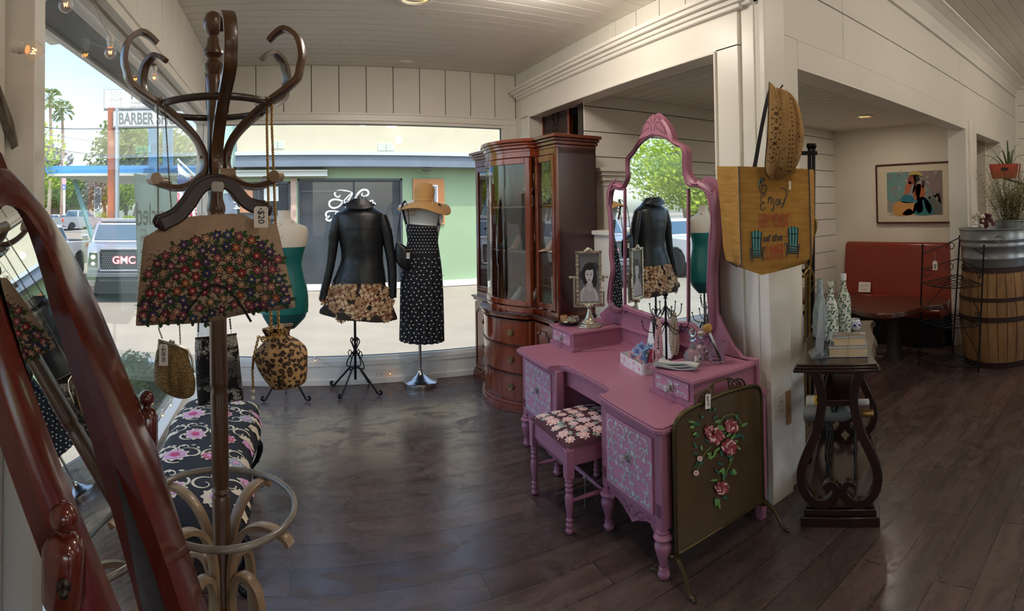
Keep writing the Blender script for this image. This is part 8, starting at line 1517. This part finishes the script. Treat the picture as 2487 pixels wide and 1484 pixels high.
for k in range(230):
    a = rnd.uniform(0, 6.28); q0 = V((rnd.uniform(-.06, .06), rnd.uniform(-.06, .06), .2)); L = rnd.uniform(.35, .72); dx = V((cos(a), sin(a), 0))*rnd.uniform(.03, .32); tip = q0+dx+V((0, 0, L)); mid = q0.lerp(tip, .5)+V((0, 0, .05)); b.tube([q0, mid, tip], [.0022, .0018, .001], 3)
    for j in range(5): w = mid.lerp(tip, j/5); d_ = V((rnd.uniform(-1, 1), rnd.uniform(-1, 1), rnd.uniform(-.2, 1))).normalized()*.035; b.add([w, w+d_*.6+V((0, 0, .004)), w+d_, w+d_*.6-V((0, 0, .004))], [(0, 1, 2, 3)])
b.use(leafmat('dried olive grass', '#6f6a45', '#9a9464', 5)); tag(b.build('dried_grass', None, recalc=False, loc=p2), 'bundle of dried olive grasses standing in the smaller tub', 'dried plants', kind='stuff')
b = MB(); rnd = random.Random(3)
for k in range(14):
    a0 = rnd.uniform(0, 6.28); S_ = lambda x, y: (V((.17*(1+.25*y)*cos(a0+x*.9), .17*(1+.25*y)*sin(a0+x*.9), .36+.38*y+.02*sin(x*9+k))), V((cos(a0+x*.9), sin(a0+x*.9), 0)))
    if k < 6: b.grid(lambda i, j: S_(i, j)[0]+V((.01*mnoise.noise(V((i*5, j*5, k))), .01*mnoise.noise(V((i*5+9, j*5, k))), 0)), 10, 8)
gm = NT('cellophane'); tr = gm('BsdfTransparent'); gl = gm('BsdfGlossy', Roughness=.08); gm.t.links.new(gm('MixShader', i0=gm.ramp(gm.noise(14, 4, dist=2), [(.5, (.02,)*3), (.68, (.35,)*3)]), i1=tr, i2=gl), gm.out.inputs[0])
tag(b.build('cellophane_wrap', gm.m, recalc=False, loc=p2), 'crinkled clear cellophane around the dried grasses', 'wrapping')
c0 = at(2388, 535, 5.0); t = thing('cotton_bouquet', 'white cotton bolls with burgundy blooms lying on the rim of the large tub', 'bouquet', c0)
r = V((c0.x, c0.y, 0)).normalized(); s = V((r.y, -r.x, 0)); rnd = random.Random(6)
for k in range(16): MB().ball(s*rnd.uniform(-.09, .03)+V((0, 0, rnd.uniform(-.06, .075)))-r*rnd.uniform(0, .05), rnd.uniform(.013, .02), 8).build('cotton_boll', mat('cotton white', '#ded6c6', .95), t)
for k in range(10):
    b = MB()
    q = s*rnd.uniform(-.02, .09)+V((0, 0, rnd.uniform(-.06, .05)))-r*.03; nr = (-r+s*rnd.uniform(-.6, .6)+V((0, 0, rnd.uniform(-.3, .6)))).normalized(); ux = nr.orthogonal().normalized(); b.prism(petal(0, 0, .028, 6), .004, q, ux, nr.cross(ux)); b.build('bloom', mat('burgundy silk', '#4f1c28', .8), t)
b = MB(); [b.tube([V((0, 0, -.05))+s*rnd.uniform(-.07, .07), s*rnd.uniform(-.09, .09)+V((0, 0, .05))], .002, 4) for k in range(14)]; b.build('stems', m_bark, t)
# planter crate with aloe
q0 = at(2405, 400, 6.0); q1 = at(2474, 400, 6.0); zt_ = q0.z; t = thing('aloe_planter', 'small orange-red wooden crate on a wall bracket, planted with arching aloe', 'planter', (*((q0+q1)/2).xy, at(2440, 433, 6).z)); h = zt_-t.location.z; w = (q1-q0).length/2; ax = V((q1.x-q0.x, q1.y-q0.y, 0)).normalized(); ay = V((-ax.y, ax.x, 0)); t.rotation_euler = (0, 0, atan2(ax.y, ax.x))
b = MB(); b.use(mat('weathered orange red paint', '#b0492c', .6, var=.2, vs=12)).prism([(-w*.82, 0), (w*.82, 0), (w, h), (w*.3, h), (w*.3, h*.6), (-w*.3, h*.6), (-w*.3, h), (-w, h)] if False else [(-w*.82, 0), (w*.82, 0), (w, h), (-w, h)], .012, (0, .006-.08, 0), (1, 0, 0), (0, 0, 1), (0, -1, 0)).prism([(-w*.82, 0), (w*.82, 0), (w, h), (-w, h)], .012, (0, .09, 0), (1, 0, 0), (0, 0, 1), (0, -1, 0)).box((-w*.82, -.08, 0), (w*.82, .08, .01))
for sg in (-1, 1): b.prism([(-.08, 0), (.08, 0), (.08, h), (-.08, h)], .012, (sg*w*.9, 0, 0), (0, 1, 0), (sg*.18, 0, 1), (1, 0, 0))
b.use(mat('dark slot', '#2a1510', .8)).prism(disc(0, h*.62, .02, 12, 2.2), .001, (0, -.0875, 0), (1, 0, 0), (0, 0, 1), (0, -1, 0)); b.build('crate', None, t, bevel=.003)
b = MB()
for k, (dx, dz, dy) in enumerate(((-.5, .12, -.1), (-.42, .34, 0), (-.28, .02, -.2), (-.15, .3, 0), (.05, .42, -.05), (.2, .2, -.1), (.34, .05, 0), (.1, .12, -.25), (-.1, .16, -.2), (.28, .36, .05))):
    a = V((.04+dx*.1, 0, h*.8)); tip = V((dx*.62, dy*.6, h+dz*.62)); mid = a.lerp(tip, .5)+V((0, 0, .12-.1*abs(dx))); q = spl([a, mid, tip], 7); m_ = len(q); b.sweep(q, [(-.016, 0), (-.008, .005), (.008, .005), (.016, 0), (.007, -.003), (-.007, -.003)], up=(0, 0, 1), scale=[1-.93*i/(m_-1) for i in range(m_)])
b.build('aloe_leaves', mat('aloe green', '#5d7445', .5), t); b = MB().bar((0, .08, .0), (.25, .62, -.06), .03, .02); b.build('bracket', m_irb, t)
# wire corner shelf
pole = {'b': ((2313, 875), (2331, 574)), 'l': ((2232, 888), (2241, 596)), 'r': ((2376, 905), (2390, 597))}; PP = {}
for k, (f, tp) in pole.items(): a = fl(*f); d_ = hypot(a.x, a.y); PP[k] = (a, at(tp[0], tp[1], d_))
c0 = PP['b'][0]; t = thing('corner_shelf', 'black wire corner shelf with scrolls standing before the oak barrel', 'shelf', c0)
W_ = lambda k, f: PP[k][0].lerp(PP[k][1], f)-c0
for k in 'blr': b = MB().tube([W_(k, 0), W_(k, 1)], .008, 8).ball(W_(k, 1), .012, 8); b.build('post', m_irb, t)
for f in (.06, .37, .69):
    A, L_, R2 = W_('b', f), W_('l', f), W_('r', f); b = MB(); e1, e2 = L_-A, R2-A; arc = [A+e1*cos(a)+e2*sin(a) for a in [pi/2*i/12 for i in range(13)]]; b.tube(arc, .005, 6).tube([A, L_], .005, 6).tube([A, R2], .005, 6)
    for i in range(1, 6):
        q = i/6; b.tube([A+e1*q, A+e1*q+e2*math.sqrt(1-q*q)], .003, 5).tube([A+e2*q, A+e2*q+e1*math.sqrt(1-q*q)], .003, 5)
    b.build('wire_tier', m_irb, t)
b = MB()
for s_ in 'lr':
    for f0, f1_ in ((.82, 1.0),): A, B_ = W_('b', f0), W_(s_, f0-.02); b.tube([A, B_], .005, 6); b.tube(spl([W_(s_, .93), W_('b', .9).lerp(W_(s_, .9), .5)+V((0, 0, .06)), W_('b', .99)], 6), .005, 6)
    for f in (.93, .76): c_ = W_('b', f).lerp(W_(s_, f), .22); ex = (W_(s_, f)-W_('b', f)).normalized(); b.tube([c_+ex*(.05-.04*i/14)*cos(i*.45)+V((0, 0, (.05-.04*i/14)*sin(i*.45))) for i in range(15)], .004, 6)
    for f in (.69, .37): b.tube(spl([W_('b', f+.02).lerp(W_(s_, f), .15), W_('b', f-.08).lerp(W_(s_, f-.08), .4), W_('b', f-.2).lerp(W_(s_, f-.2), .85), W_(s_, f-.26)], 6), .004, 6); c_ = W_(s_, f+.06).lerp(W_('b', f+.06), .14); ex = (W_('b', f)-W_(s_, f)).normalized(); b.tube([c_+ex*(.045-.03*i/14)*cos(i*.45)+V((0, 0, (.045-.03*i/14)*sin(i*.45))) for i in range(15)], .004, 6)
b.build('scrollwork', m_irb, t)
q = at(2271, 645, hypot(*(W_('l', .8)+c0).xy)-.05); b = MB().use(mat('white paper tag', '')).prism([(-.022, -.04), (.022, -.04), (.022, .03), (.01, .045), (-.01, .045), (-.022, .03)], .001, q-c0, (.3, -.95, 0), (0, 0, 1), (-.95, -.3, 0)).use(mat('tag string', '#cfc6b8', .8)).tube([q-c0+V((0, 0, .04)), q-c0+V((0, 0, .12))], .001, 4).use(mat('tag ink', '')); text_mb(b, '$28', .026, q-c0+V((-.003, 0, -.006)), (0, 0, -1), (.3, -.95, 0), .0, bold=.0004); b.build('price_tag', None, t, smooth=0, recalc=False)
SKY, SUN, EXPO = .28, 2.3, 1.0
# ---------------------------------------------------------------- daylight
sc = bpy.context.scene
w = bpy.data.worlds.new('sky'); sc.world = w; w.use_nodes = True; nt = w.node_tree
sk = nt.nodes.new('ShaderNodeTexSky'); sk.sky_type = 'NISHITA'; sk.sun_disc = False; sk.sun_elevation = R(58); sk.sun_rotation = R(160); sk.air_density = 1.0; sk.dust_density = 2.2; sk.ozone_density = 1.2
hs = nt.nodes.new('ShaderNodeHueSaturation'); hs.inputs['Saturation'].default_value = 1.0
nt.links.new(sk.outputs[0], hs.inputs['Color']); nt.links.new(hs.outputs[0], nt.nodes['Background'].inputs[0]); nt.nodes['Background'].inputs[1].default_value = SKY
L = bpy.data.lights.new('sun', 'SUN'); L.energy = SUN; L.angle = R(.6); L.color = (1, .95, .86)
o = bpy.data.objects.new('sun', L); COL.objects.link(o); d = V((.30, -.52, 1.15)); o.rotation_euler = d.to_track_quat('Z', 'Y').to_euler()
sc.view_settings.view_transform = 'Standard'; sc.view_settings.look = 'None'; sc.view_settings.gamma = 1; sc.view_settings.use_curve_mapping = False
sc.view_settings.exposure = EXPO
sc.cycles.use_denoising = True; sc.cycles.max_bounces = 8; sc.cycles.diffuse_bounces = 4; sc.cycles.glossy_bounces = 4; sc.cycles.transparent_max_bounces = 12; sc.cycles.transmission_bounces = 6
sc.cycles.caustics_reflective = False; sc.cycles.caustics_refractive = False; sc.cycles.sample_clamp_indirect = 6
sc.cycles.use_adaptive_sampling = True; sc.cycles.adaptive_threshold = .04
